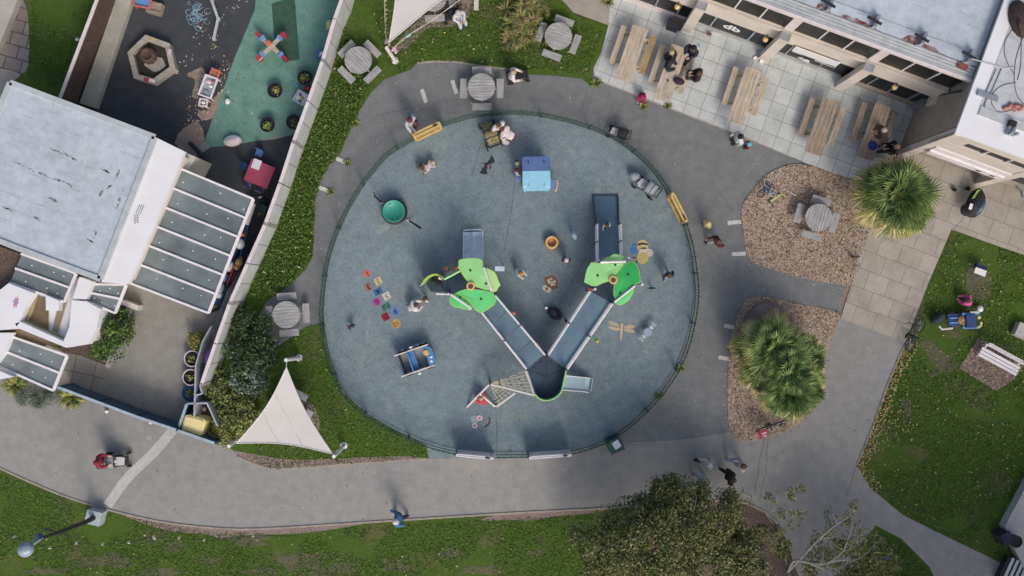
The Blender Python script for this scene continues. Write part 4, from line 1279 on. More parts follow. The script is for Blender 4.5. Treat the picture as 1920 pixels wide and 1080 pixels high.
# right tower
ringR = (1149.6, 524.8)
petal('roof_leaf', Z2((210, 615), (290, 622), (380, 625), (480, 622), (440, 670), (400, 722), (372, 755), (300, 780), (255, 802), (215, 802), (155, 772), (165, 715), (180, 662)), ringR, 'petal_light', 2.75, 2.64)
petal('roof_leaf', Z2((285, 606), (330, 577), (368, 566), (378, 554), (405, 547), (440, 556), (468, 567), (470, 606), (380, 609)), ringR, 'petal_light', 2.64, 2.56)
petal('roof_leaf', Z2((418, 722), (445, 675), (490, 622), (545, 605), (580, 640), (600, 690), (606, 770), (560, 795), (480, 860), (402, 925), (393, 860), (398, 790)), ringR, 'petal_dark', 2.75, 2.64)
petal('roof_leaf', Z2((405, 940), (450, 900), (500, 862), (556, 815), (552, 850), (530, 890), (505, 922), (465, 950), (430, 956)), ringR, 'petal_mid', 2.62, 2.54)
for r_, nm in ((ringL, 'roof_hub'), (ringR, 'roof_hub')):
    c = w(r_[0], r_[1], 2.75)
    mb = MB(); mb.lathe([(.17, 0), (.175, .06), (.12, .07), (.10, .05)], c, 18); h_ = mb.build(nm, 'orange_ring', play)
    mb = MB(); mb.lathe([(.11, .0), (.10, .056), (.0, .057)], c, 14); mb.build('hub_cap', M('hub_brown', (.10, .06, .05), .5).name, h_)
for q in (Z1((612, 522)), Z1((788, 672)), Z1((733, 845)), Z1((500, 826)), Z2((262, 720)), Z2((405, 635)), Z2((508, 711)), Z2((443, 862))):
    mb = MB(); c = w(q[0][0], q[0][1], 2.68); mb.lathe([(.045, -.08), (.05, .03), (.0, .035)], c, 8); mb.build('bolt', 'dark_metal', play)
for a, b_ in (Z1((762, 495), (852, 760)), Z1((392, 792), (622, 948)), Z2((285, 612), (490, 607)), Z2((398, 934), (560, 806)), Z1((318, 622), (488, 530))):
    mb = MB(); mb.tube(w(*a, 2.72), w(*b_, 2.72), 0.045, n=8); mb.build('roof_bar', 'white_metal' if a[0] > 845 else 'petal_light', play)
# tower posts
for px, py in ((866, 505), (907, 502), (924, 548), (848, 552), (885, 578), (832, 524), (1113, 492), (1166, 488), (1107, 543), (1146, 566), (1190, 535), (1165, 560)):
    mb = MB(); mb.tube(w(px, py, 0), Vector((w(px, py).x, w(px, py).y, 2.5)), 0.05, n=8); mb.build('post', 'white_metal', play)
# decks
plate('deck', Z1((300, 640), (490, 535), (760, 500), (880, 790), (640, 960), (390, 790), (330, 790)), ZD, 'deck_navy')
plate('deck', [(1104, 545), (1112, 492), (1168, 488), (1192, 530), (1147, 568)], ZD, 'deck_navy')
HUB = [(1024, 667), (1060, 691), (1057, 715), (1050, 737), (1040, 746), (1025, 750), (1012, 747), (1004, 739), (996, 714), (989, 693)]
plate('hub_deck', HUB, ZD + .02, 'deck_navy')
hc = (1024.5, 706)
mb = MB()
for p in (HUB[0], HUB[1], HUB[4], HUB[7], HUB[9]):
    a, b_ = w(*hc, ZD + .025), w(*p, ZD + .025); mb.bar(a, b_, .02, .012)
for p in ((1013, 680), (1002, 689), (1033, 679), (1046, 687), (1053, 705), (1021, 742), (1032, 742)):
    mb.lathe([(.045, 0), (.045, .012)], w(*p, ZD + .022), 8)
mb.build('deck_seam', 'black', play)
rim = smooth_poly([(1062, 692), (1057, 716), (1052, 735), (1041, 746), (1026, 751), (1012, 748), (1003, 739)], False, 4)
mb = MB()
P = W(rim, ZD + .55)
for a, b_ in zip(P, P[1:]): mb.bar((a.x, a.y, ZD + .3), (b_.x, b_.y, ZD + .3), .035, .6)
mb.build('green_panel', 'petal_light', play)
mb = MB(); mb.path(P, 0.03, 6); mb.build('rim_rail', 'lime_edge', play)
def walkway(q, n, mat, rails=True):
    a, b_, c, d = [w(p[0], p[1], p[2] if len(p) > 2 else ZD) for p in q]     # a-b start edge, d-c end edge (a->d one side, b->c other)
    for i in range(n):
        f0, f1 = i / n + .004, (i + 1) / n - .004
        mb = MB(); v = [a.lerp(d, f0), b_.lerp(c, f0), b_.lerp(c, f1), a.lerp(d, f1)]
        vs = v + [p - Vector((0, 0, .06)) for p in v]
        mb.add(vs, [(0, 1, 2, 3), (7, 6, 5, 4), (0, 4, 5, 1), (1, 5, 6, 2), (2, 6, 7, 3), (3, 7, 4, 0)])
        mb.build('walkway_panel', mat, play)
    if rails:
        for s, e in ((a, d), (b_, c)):
            for h_, off in ((.12, 0), (.75, 0)):
                mb = MB(); mb.tube(s + Vector((0, 0, h_)), e + Vector((0, 0, h_)), 0.042, n=8); mb.build('handrail', 'white_metal', play)
            for f in (0.0, .5, 1.0):
                p = s.lerp(e, f)
                mb = MB(); mb.tube((p.x, p.y, 0), (p.x, p.y, p.z + .8), 0.04, n=8); mb.build('post', 'dark_metal', play)
walkway([(903, 584), (928, 553), (1022, 665), (988, 691)], 4, 'deck_blue')
walkway([(1146, 568), (1105, 545), (1026, 665), (1061, 691)], 4, 'deck_mid')
walkway([(1118, 490, 1.25), (1163, 487, 1.25), (1160, 421, .55), (1117, 421, .55)], 2, 'deck_blue')
walkway([(1117, 421, .55), (1160, 421, .55), (1158, 368, .04), (1112, 368, .04)], 1, 'deck_blue', False)
for x in (1112, 1158.5):
    mb = MB(); mb.bar(w(x, 366, .08), w(x + (2 if x > 1130 else 5), 421, .6), .05, .1); mb.build('ramp_edge', 'deck_navy', play)
mb = MB(); mb.bar(w(1112, 366, .05), w(1158.5, 366, .05), .05, .06); mb.build('ramp_edge', 'deck_navy', play)
# double steel slide, left tower
def slide(name, start, end, z0, z1, wd, lanes, mat='steel'):
    a, b_ = w(*start, z0), w(*end, z1)
    d = Vector((b_.x - a.x, b_.y - a.y, 0)).normalized(); nrm = Vector((-d.y, d.x, 0))
    mb = MB(); n = 12
    prof = []
    for k in range(lanes):
        y0 = -wd / 2 + k * wd / lanes; y1 = y0 + wd / lanes
        prof += [(y0 + .0, .13), (y0 + .03, .13), (y0 + .06, .02), ((y0 + y1) / 2, 0.0), (y1 - .06, .02), (y1 - .03, .13)]
    prof.append((wd / 2, .13))
    vs = []
    for i in range(n + 1):
        f = i / n
        zz = z0 + (z1 - z0) * min(1, (f / .86)) if f > .08 else z0
        zz = max(zz, z1)
        p = a.lerp(b_, f)
        for y, h_ in prof: vs.append(Vector((p.x, p.y, zz + h_)) + nrm * y)
    k = len(prof)
    fs = [(i * k + j, i * k + j + 1, (i + 1) * k + j + 1, (i + 1) * k + j) for i in range(n) for j in range(k - 1)]
    mb.add(vs, fs); o = mb.build(name, mat, play, smooth=False)
    for y in ((-wd / 2, 0, wd / 2) if lanes == 2 else (-wd / 2, wd / 2)):
        mb = MB(); mb.path([Vector(vs[i * k]) + nrm * (y + wd / 2) + Vector((0, 0, .012)) for i in range(n + 1)], .022, 6); mb.build('edge_rail', 'white_metal', o)
    mb = MB(); e = b_ + d * .05
    mb.path([e + nrm * (wd / 2) + Vector((0, 0, .1)), e + nrm * (wd / 2 - .08) + d * .05 + Vector((0, 0, .03)), e - nrm * (wd / 2 - .08) + d * .05 + Vector((0, 0, .03)), e - nrm * (wd / 2) + Vector((0, 0, .1))], .03, 6)
    mb.build('lip', mat, o)
    return o
slide('slide', (887, 498), (887, 435), 1.25, 0.16, 0.83, 2)
slide('slide', (1056, 717), (1105, 722), 1.2, 0.16, 0.62, 1, M('steel_pale', (.40, .56, .64), .3, .06, 2, .2).name)
# curved climbing screen and stair, left side
arc = smooth_poly([(792, 532), (797, 524), (806, 517), (818, 514.5), (828, 519), (833, 523)], False, 4)
mb = MB(); P = W(arc, 1.6)
for a, b_ in zip(P, P[1:]): mb.bar((a.x, a.y, .85), (b_.x, b_.y, .85), .03, 1.5)
mb.build('curved_screen', 'lime_edge', play)
mb = MB(); mb.path(P, 0.045, 6); mb.build('rim_rail', 'lime_edge', play)
for i in range(4):
    q = [(797 + i * 11, 528 + i * 2), (812 + i * 11, 520 + i * 3), (824 + i * 11, 548), (808 + i * 8, 547)]
    plate('step', q, .35 + i * .26, 'deck_navy', th=.2)
for p, q in (((832, 523, 1.7), (862, 508, 1.9)), ((792, 532, 1.6), (788, 536, .0)), ((818, 551, 1.5), (848, 552, 1.5))):
    mb = MB(); mb.tube(w(*p), w(*q), .035, n=6); mb.build('handrail', 'petal_light' if p[0] == 832 else 'white_metal', play)
# coloured knobs and small play panels
for p, m_ in (((855, 503, 1.6), 'orange'), ((838, 505, 1.2), 'dark_metal'), ((837, 503, 1.3), 'coral'), ((963, 587, 1.9), 'orange'), ((1006, 645, 1.9), 'orange'), ((1010, 650, 1.9), 'orange'), ((1107, 543, 2.0), 'orange')):
    mb = MB(); c = w(*p); mb.ball(c, .09, 10, 6); mb.tube((c.x, c.y, 0), c, .03, n=6); mb.build('play_knob', m_, play)
mb = MB(); mb.box(w(937, 504, 1.1), (.40, .2, .05), R(-2)); mb.tube(w(945, 503, 0), w(945, 503, 1.1), .03); mb.build('play_panel', 'steel', play)
mb = MB(); mb.tube(w(1104, 628, 1.0), w(1116, 637, 1.0), .03); mb.ball(w(1119, 639, 1.0), (.1, .1, .05), 8, 5); mb.build('play_panel', 'petal_dark', play)
mb = MB(); mb.ball(w(1120, 640, 1.02), (.07, .09, .06), 8, 5); mb.build('play_knob', 'orange_ring', play)
# net climber
Z3 = lambda x, y: (860 + x / 5.145, 640 + y / 5.145)
A_ = w(*Z3(300, 410), 1.05); HB = w(*Z3(735, 520), ZD); HT = w(*Z3(650, 285), ZD)
F1 = w(*Z3(80, 632), 0); K1 = w(*Z3(205, 510), .6); F2 = w(*Z3(360, 635), .1); K2 = w(*Z3(545, 495), .9)
for p, q in ((A_, HB), (A_, F1), (K1, F2), (F2, K2), (HT, HB)):
    mb = MB(); mb.tube(p, q, 0.045, n=8); mb.build('climber_bar', 'pink_white', play)
for p in (A_, F2):
    mb = MB(); mb.tube((p.x, p.y, 0), p + Vector((0, 0, .06)), .05, n=8); mb.build('post', 'dark_metal', play)
mb = MB()
hp = [HT.lerp(HB, f) for f in (0, .3, .62, .98)]
for h_ in [HT.lerp(HB, f) for f in (0, .16, .32, .48, .64, .8, .97)]: mb.tube(A_, h_, .017, n=5)
for f in (.2, .34, .47, .6, .73, .86, .97):
    L = [A_.lerp(h_, f) for h_ in hp]
    mb.path(L, .014, 5)
T2 = [A_.lerp(F2, f) for f in np.linspace(.12, .95, 7)]; T3 = [A_.lerp(K2, f) for f in np.linspace(.12, .98, 7)]
for p, q in zip(T2, T3): mb.tube(p, q, .014, n=5)
for g in np.linspace(.2, .85, 4): mb.path([p.lerp(q, g) for p, q in zip(T2, T3)], .013, 5)
mb.build('net', 'rope', play)
mb = MB()
for f in (.25, .5, .75):
    for h_ in hp: mb.ball(A_.lerp(h_, f), .04, 6, 4)
mb.build('net_clamp', 'black', play)
mb = MB(); mb.add([w(*Z3(225, 490), .5), w(*Z3(275, 540), .42), w(*Z3(280, 610), .3), w(*Z3(225, 612), .3), w(*Z3(150, 590), .35)], [(0, 1, 2, 3, 4)]); mb.build('red_panel', M('red_panel', (.42, .035, .05), .6, .15).name, play)

# ------------------------------------------------------------------ free standing play equipment
# dish spinner
sp = empty('dish_spinner', w(741, 398), 0, 'green round dish spinner with two dark grab bars', 'spinner')
M('dish_green', (.035, .30, .215), .5, .08)
mb = MB(); mb.lathe([(.0, .42), (.2, .43), (.36, .50), (.46, .60), (.49, .60), (.49, .56), (.38, .42), (.2, .36), (0, .35)], (0, 0, 0), 26); mb.build('dish', 'dish_green', sp, True, local=True)
mb = MB(); mb.lathe([(.50, .08), (.56, .12), (.56, .30), (.50, .34), (.3, .3), (.28, .08)], (0, 0, 0), 26); mb.build('base_ring', 'black', sp, local=True)
mb = MB()
for r_, n_ in ((.0, 1), (.13, 6), (.24, 9)):
    for k in range(n_): mb.lathe([(.016, .0), (.016, .012)], (r_ * math.cos(k * 6.283 / n_ + .3), r_ * math.sin(k * 6.283 / n_ + .3), .43 + r_ * .06), 6)
for s in (1, 3.2): mb.box((.36 * math.cos(s * 1.1 + 1), .36 * math.sin(s * 1.1 + 1), .52), (.12, .03, .012), s * 1.1 + 2.6)
mb.build('drain_hole', 'black', sp, local=True)
for a, b_ in (((703, 368), (716, 380)), ((789, 428), (766, 413))):
    mb = MB(); p, q = w(*a, .75), w(*b_, .08); mb.path([w(a[0] - 2, a[1] - 8, .8) if a[0] < 740 else p, p, q], [.02, .05, .035], 7); mb.build('grab_bar', 'black', sp)
    mb = MB(); mb.ball(q, (.08, .06, .05), 8, 5); mb.build('foot', 'pink_white', sp)
# orange bowl spinner
ob = empty('bowl_spinner', w(1034, 455), 0, 'orange round bowl spinner with a pale yellow rim', 'spinner')
mb = MB(); mb.lathe([(.0, .16), (.16, .18), (.22, .3), (.21, .33)], (0, 0, 0), 24, caps=False); mb.build('bowl', M('bowl_orange', (.48, .19, .075), .5, .1).name, ob, True, local=True)
mb = MB(); mb.lathe([(.19, .33), (.215, .36), (.27, .36), (.29, .32)], (0, 0, 0), 24, caps=False); mb.build('rim', M('rim_yellow', (.68, .47, .18), .5, .06).name, ob, True, local=True)
mb = MB(); mb.lathe([(.30, .31), (.32, .25), (.28, .05), (.2, .03)], (0, 0, 0), 24, caps=False); mb.build('shell', 'orange', ob, local=True)
# dark oval pod
od = empty('pod_spinner', w(1040, 588), R(-32), 'dark navy oval spinning pod between the two walkways', 'spinner')
mb = MB(); mb.ball((0, 0, .1), (.36, .25, .38), 20, 8, zmin=0.0); mb.build('pod', M('pod_navy', (.02, .028, .04), .3, .2).name, od, True, local=True)
mb = MB(); mb.ball((-.02, 0, .36), (.2, .12, .13), 14, 6, zmin=0.0); mb.build('seat', M('pod_seat', (.035, .06, .085), .35, .2).name, od, True, local=True)
mb = MB(); mb.tube(w(1024, 577, 0), w(1024, 577, .7), .04); mb.ball(w(1024, 577, .72), .07, 8, 5); mb.build('grab_post', 'white_metal', od)
mb = MB(); mb.ball(w(1061, 601, .5), .06, 8, 5); mb.tube(w(1061, 601, 0), w(1061, 601, .5), .03); mb.build('grab_post', 'black', od)
# sweet shaped rocker
cd = empty('rocker', w(1212, 622), R(50), 'grey sweet shaped rocker with bow ends', 'rocker')
M('rocker_grey', (.30, .39, .46), .5, .08)
mb = MB(); mb.lathe([(.0, .40), (.17, .40), (.2, .37), (.2, .33), (0, .32)], (0, 0, 0), 20); mb.build('disc', 'rocker_grey', cd, local=True)
for s in (-1, 1):
    mb = MB(); mb.prism([(s * .30, -.05), (s * .30, .05), (s * .44, .15), (s * .50, .09), (s * .47, 0), (s * .50, -.09), (s * .44, -.15)], .34, .39); mb.build('bow_seat', 'rocker_grey', cd, local=True)
    mb = MB(); mb.bar((s * .18, 0, .36), (s * .32, 0, .37), .06, .04); mb.box((s * .25, 0, .41), (.05, .2, .05)); mb.build('grip', 'pink_white', cd, local=True)
mb = MB(); mb.tube((0, 0, 0), (0, 0, .34), .09, n=10); mb.build('spring', 'dark_metal', cd, local=True)
# little stump / spring toy
st = empty('spring_toy', w(661, 612), R(30), 'small dark spring toy alone on the blue surface near the railing', 'spring toy')
mb = MB(); mb.tube((0, 0, 0), (0, 0, .25), .05); mb.ball((0, 0, .32), (.17, .09, .12), 10, 6); mb.build('body', M('toy_dark', (.07, .035, .045), .6, .2).name, st, True, local=True)
mb = MB(); mb.ball((.13, 0, .47), .075, 8, 5); mb.bar((-.1, -.16, .42), (-.1, .16, .42), .03, .03); mb.build('head', 'black', st, True, local=True)
# flat dark stick toy near the right tower
sk = MB(); sk.path([w(1213, 540, .35), w(1222, 540.5, .35), w(1230, 540, .4)], [.012, .05, .015], 6); sk.tube(w(1222, 540, 0), w(1222, 540, .35), .03)
t = sk.build('balance_post', 'black'); tag(t, 'thin dark balance post by the dark green roof leaf', 'post')
# play house
ph = empty('play_house', w(1004, 332), R(1), 'little play house with one periwinkle and one turquoise roof panel', 'play house')
M('periwinkle', (.15, .235, .46), .5, .06); M('sky_panel', (.20, .46, .62), .5, .06); M('turquoise', (.09, .47, .50), .5, .06)
def rr(x0, x1, y0, y1, r, corners):
    pts = []
    for (cx, cy, a0, on) in ((x1, y1, 0, corners[0]), (x0, y1, 90, corners[1]), (x0, y0, 180, corners[2]), (x1, y0, 270, corners[3])):
        if not on: pts.append((cx, cy)); continue
        ox = cx - r if cx == x1 else cx + r; oy = cy - r if cy == y1 else cy + r
        for k in range(5): pts.append((ox + r * math.cos(R(a0 + k * 22.5)), oy + r * math.sin(R(a0 + k * 22.5))))
    return pts
for nm, m_, y0, y1, cr in (('roof_panel', 'periwinkle', .06, .68, (1, 1, 0, 0)), ('roof_panel', 'sky_panel', -.74, .055, (0, 0, 1, 1))):
    q = rr(-.57, .57, y0, y1, .12, cr)
    zf = lambda y: 1.62 - .32 * abs(y - .055)
    mb = MB(); n = len(q)
    mb.add([(x, y, zf(y)) for x, y in q] + [(x, y, zf(y) - .04) for x, y in q], [tuple(range(n)), tuple(reversed(range(n, 2 * n)))] + [((i + 1) % n, i, n + i, n + (i + 1) % n) for i in range(n)])
    rp = mb.build(nm, m_, ph, local=True)
    q2 = [(x * 1.02, y0 + (y - y0) * 1.0) for x, y in q]
    mb = MB(); mb.path([(x, y, zf(y) - .02) for x, y in q2], .022, 5, closed=True); mb.build('trim', 'periwinkle' if y0 > 0 else 'turquoise', rp, local=True)
    mb = MB()
    for x in (-.33, .33): mb.box((x, (.45 if y0 > 0 else -.5), zf(.45 if y0 > 0 else -.5) + .012), (.035, .13, .03))
    mb.build('slot', 'black' if y0 > 0 else 'turquoise', rp, local=True)
for x in (-.48, .48):
    for y in (-.58, .55):
        mb = MB(); mb.box((x, y, .72), (.09, .09, 1.44)); mb.build('post', 'white_metal', ph, local=True)
mb = MB(); mb.box((0, .55, .5), (.9, .04, .7)); mb.box((-.48, 0, .35), (.04, 1.0, .5)); mb.build('wall_panel', 'periwinkle', ph, local=True)
mb = MB(); mb.box((.72, -.42, .62), (.42, .36, .05)); mb.box((.62, -.42, .3), (.06, .3, .6)); mb.build('counter', 'periwinkle', ph, local=True)
mb = MB()
for k in range(5): mb.ball((.93 - .03 * abs(k - 1), -.28 - .1 * k, .66), .05, 7, 4)
mb.build('counting_bead', M('bead', (.75, .45, .35), .5, .2).name, ph, local=True)
stl = empty('stool', w(971, 336), 0, 'round periwinkle stool outside the play house', 'stool')
mb = MB(); mb.lathe([(.16, .36), (.17, .40), (.14, .42), (0, .42)], (0, 0, 0), 16); mb.build('seat', 'periwinkle', stl, local=True)
mb = MB(); mb.tube((0, 0, 0), (0, 0, .37), .06); mb.build('leg', 'dark_metal', stl, local=True)
# toy car
tc = empty('toy_car', w(781, 674), R(19), 'blue open play car with white side rails', 'play car')
M('car_blue', (.085, .25, .50), .45, .07); M('car_dark', (.02, .055, .12), .5, .1)
mb = MB(); mb.box((0, 0, .12), (1.5, .86, .05)); mb.build('floor', M('car_floor', (.34, .35, .36), .8, .1).name, tc, local=True)
bon = [(.52, -.46), (.70, -.42), (.82, -.28), (.86, 0), (.82, .28), (.70, .42), (.52, .46)]
mb = MB(); mb.prism(bon, .3, .66); mb.build('bonnet', 'car_blue', tc, local=True)
mb = MB(); mb.box((-.08, 0, .40), (.26, .86, .06)); mb.box((-.21, 0, .56), (.05, .86, .34)); mb.build('seat', 'car_blue', tc, local=True)
mb = MB(); mb.box((-.62, 0, .42), (.06, .86, .5)); mb.build('tail_panel', 'car_dark', tc, local=True)
for s in (-1, 1):
    mb = MB(); mb.box((-.02, s * .47, .40), (1.5, .035, .45)); mb.build('side_panel', 'car_dark', tc, local=True)
    mb = MB(); mb.box((-.02, s * .47, .65), (1.55, .05, .05)); mb.build('side_rail', 'pink_white', tc, local=True)
    mb = MB(); mb.ball((-.0, s * .60, .6), (.09, .05, .06), 8, 5); mb.bar((0, s * .49, .6), (0, s * .58, .6), .03, .03); mb.build('mirror', 'white_metal', tc, local=True)
    for x in (-.45, .5):
        mb = MB(); mb.path([(x + .17 * math.cos(t), s * .51, .17 + .17 * math.sin(t)) for t in np.linspace(0, 6.283, 15)[:-1]], .04, 6, closed=True); mb.build('wheel', 'tyre', tc, local=True)
mb = MB(); mb.lathe([(.12, 0), (.12, .03), (.0, .035)], (.56, .16, .68), 14); mb.build('steering_wheel', 'orange_ring', tc, local=True)
mb = MB(); mb.ball((.70, -.08, .67), (.07, .06, .04), 8, 4); mb.ball((.66, -.25, .67), (.06, .07, .04), 8, 4); mb.build('dial', 'white_metal', tc, local=True)

# ------------------------------------------------------------------ painted pictures on the surface
zP = 0.031
def flat(t, name, q, mat, k=0):
    mb = MB(); mb.prism([w(*p) for p in q], zP - .004 + .004 * k, zP + .004 * k + .001); return mb.build(name, mat, t)
def circ(cx, cy, r, n=20, ry=None, a=0):
    ry = r if ry is None else ry
    return [(cx + r * math.cos(t) * math.cos(a) - ry * math.sin(t) * math.sin(a), cy + r * math.cos(t) * math.sin(a) + ry * math.sin(t) * math.cos(a)) for t in np.linspace(0, 2 * math.pi, n, endpoint=False)]
def rectp(cx, cy, wd, ht, a):
    a = math.radians(a)
    return [(cx + x * math.cos(a) - y * math.sin(a), cy + x * math.sin(a) + y * math.cos(a)) for x, y in ((-wd / 2, -ht / 2), (wd / 2, -ht / 2), (wd / 2, ht / 2), (-wd / 2, ht / 2))]
def star(cx, cy, r, n=5, k=.55, a=0): return [(cx + (r if i % 2 == 0 else r * k) * math.cos(a + math.pi * i / n), cy + (r if i % 2 == 0 else r * k) * math.sin(a + math.pi * i / n)) for i in range(2 * n)]
HOP = [('1', 689, 513, 'coral', 'star', (.09, .03, .02), 'coral red star shaped hopscotch mark numbered 1'),
       ('2', 709, 527, (.58, .52, .29), 'sq', (.25, .19, .07), 'cream yellow square hopscotch mark numbered 2'),
       ('3', 691, 538, (.28, .16, .12), 'ci', (.05, .025, .02), 'brown round hopscotch mark numbered 3'),
       ('4', 709, 546.5, (.04, .13, .26), 'sq2', (.01, .025, .06), 'dark blue hopscotch mark numbered 4'),
       ('5', 725, 555, (.62, .55, .47), 'sq', (.32, .24, .12), 'pale cream square hopscotch mark numbered 5'),
       ('6', 707, 566, (.38, .06, .28), 'ci', (.15, .015, .10), 'magenta round hopscotch mark numbered 6'),
       ('7', 724, 575, (.03, .13, .10), 'sq2', (.07, .22, .17), 'dark green hopscotch mark numbered 7'),
       ('8', 741.5, 584, (.12, .22, .43), 'st8', (.02, .05, .14), 'mid blue hopscotch mark numbered 8'),
       ('9', 723, 594, (.24, .012, .035), 'sq', (.09, .008, .018), 'crimson square hopscotch mark numbered 9'),
       ('10', 742.5, 607, (.56, .33, .11), 'ci', (.17, .09, .02), 'orange yellow round hopscotch mark numbered 10')]
for s, px, py, c, sh, dc, lab in HOP:
    cm = c if isinstance(c, str) else M('hop_' + s, c, .85, .1, 6).name
    t = empty('hopscotch_mark', w(px, py, 0), 0, lab, 'hopscotch mark', 'painted hopscotch from 1 to 10')
    q = {'star': star(px - 1, py, 9, 5, .62, math.pi), 'sq': rectp(px, py, 13.5, 13.5, 62), 'ci': circ(px, py, 7.6 if s != '10' else 8.8), 'sq2': rectp(px, py, 16, 11.5, -28), 'st8': star(px, py, 9.2, 8, .85)}[sh]
    flat(t, 'tile', q, cm)
    me = text_mesh(s, .30 if s != '10' else .30, .001)
    me.materials.append(M('hopdigit_' + s, dc, .85, .1, 6))
    o = bpy.data.objects.new('digit', me); COL.objects.link(o); o.parent = t
    o.location = (0, 0, zP + .004); o.rotation_euler = (0, 0, R(212))
def graphic(name, px, py, label): return empty(name, w(px, py), 0, label, 'ground drawing', 'pictures painted on the blue surface')
M('bat_black', (.022, .026, .036), .85, .15, 6)
t = graphic('bat_drawing', 914, 310, 'black bat silhouette painted on the blue surface')
Zb = lambda *p: [(870 + x / 6.355, 210 + y / 6.355) for x, y in p]
flat(t, 'silhouette', Zb((325, 510), (345, 540), (362, 575), (365, 612), (340, 605), (325, 625), (300, 625), (285, 650), (270, 690), (275, 715), (285, 735), (240, 745), (182, 728), (205, 700), (215, 672), (240, 655), (245, 630), (225, 605), (262, 610), (285, 590), (310, 560)), 'bat_black')
for q, m_ in ((Zb((275, 640), (300, 625), (290, 665)), 'coral'), (Zb((305, 640), (330, 640), (315, 685), (300, 680)), 'toy_dark')): flat(t, 'mark', q, m_, 1)
t = graphic('bee_drawing', 1203, 472, 'smiling yellow bee with pink and blue wings painted on the surface')
Z = lambda x, y: (1060 + x / 4.32, 350 + y / 4.32)
M('bee_yellow', (.50, .41, .15), .85, .08, 6); M('bee_cream', (.56, .46, .24), .85, .08, 6); M('bee_blue', (.06, .17, .40), .85, .08, 6); M('bee_pink', (.66, .55, .56), .85, .05, 6)
flat(t, 'wing', circ(*Z(550, 520), 7.0, a=.5, ry=6.2), 'bee_blue'); flat(t, 'wing', circ(*Z(558, 478), 5.4), 'bee_blue', .3)
flat(t, 'body', circ(*Z(625, 478), 10.8, ry=11), 'bee_cream', .6)
flat(t, 'stripe', [Z(585, 462), Z(625, 452), Z(668, 462), Z(668, 475), Z(625, 468), Z(583, 480)], 'bat_black', 1.2); flat(t, 'stripe', [Z(588, 500), Z(640, 490), Z(660, 500), Z(640, 506)], 'bat_black', 1.2)
flat(t, 'wing', circ(*Z(672, 535), 9.5, ry=7.5), 'bee_pink', 1.6); flat(t, 'wing', circ(*Z(622, 535), 7, ry=5), 'bee_pink', 1.7)
flat(t, 'head', circ(*Z(625, 578), 11.2), 'bee_yellow', 2.2)
for x, y in ((608, 556), (620, 590)): flat(t, 'eye', circ(*Z(x, y), 1.9), 'white_paint', 2.6); flat(t, 'pupil', circ(*Z(x, y), .9), 'bat_black', 2.9)
flat(t, 'feeler', [Z(540, 568), Z(560, 572), Z(578, 574), Z(578, 580), Z(556, 580), Z(540, 578)], 'bat_black', .2); flat(t, 'feeler', [Z(568, 610), Z(585, 598), Z(592, 604), Z(574, 622)], 'bat_black', .2)
flat(t, 'ring', circ(*Z(675, 532), 4.2), 'bee_cream', 2.0); flat(t, 'ring', circ(*Z(676, 532), 2.6), 'bee_pink', 2.3)
t = graphic('dragonfly_drawing', 1165, 618, 'cream dragonfly painted on the surface')
M('dfly', (.50, .42, .27), .85, .1, 6); M('dfly_body', (.55, .44, .30), .85, .08, 6)
for cx, cy, r, ry, a in ((1151, 608, 11, 4, .45), (1152, 615.5, 11.5, 4, .2), (1180, 612.5, 10.5, 3.6, -.08), (1179.5, 620, 10.5, 3.6, .2)): flat(t, 'wing', circ(cx, cy, r, ry=ry, a=a), 'dfly')
flat(t, 'body', [(1163.5, 606), (1168.5, 606), (1168, 618), (1165.5, 637), (1162, 638), (1163, 620)], 'dfly_body', 1)
t = graphic('ladybird_drawing', 1031, 532, 'brown ladybird with cream spots and two round eyes painted on the surface')
M('lady_brown', (.22, .10, .065), .85, .12, 6); M('lady_cream', (.58, .52, .42), .85, .1, 6)
Zl = lambda x, y: (1000 + x / 5.4, 420 + y / 5.4)
flat(t, 'body', [Zl(*p) for p in ((108, 545), (140, 530), (185, 518), (230, 540), (248, 570), (238, 620), (250, 650), (205, 665), (165, 650), (125, 610), (112, 580))], 'lady_brown')
for x, y in ((155, 568), (182, 556), (190, 590), (160, 592), (215, 582), (210, 612), (185, 615)): flat(t, 'spot', circ(*Zl(x, y), 2.4), 'lady_cream', 1)
for x, y in ((118, 648), (152, 668)): flat(t, 'eye', circ(*Zl(x, y), 5.2), 'lady_cream', 1.4); flat(t, 'pupil', circ(*Zl(x, y - 3), 1.8), 'dfly', 1.9)
t = graphic('mouse_drawing', 898, 790, 'grey mouse with pink round ears and a dark tail painted on the surface')
M('mouse_grey', (.33, .40, .41), .85, .08, 6)
flat(t, 'body', [Z3(*p) for p in ((112, 730), (150, 715), (190, 722), (195, 760), (170, 790), (140, 800), (122, 775))], 'mouse_grey')
for x, y in ((203, 740), (155, 812)): flat(t, 'ear', circ(*Z3(x, y), 5.2), 'bee_pink', .6); flat(t, 'inner_ear', circ(*Z3(x, y), 2.4), M('ear_pink', (.45, .16, .24), .85).name, 1)
mb = MB(); mb.sheet(strip_poly([w(*Z3(*p)) for p in ((297, 728), (300, 760), (292, 795), (270, 815), (248, 825))], .075), zP); mb.build('tail', 'toy_dark', t)
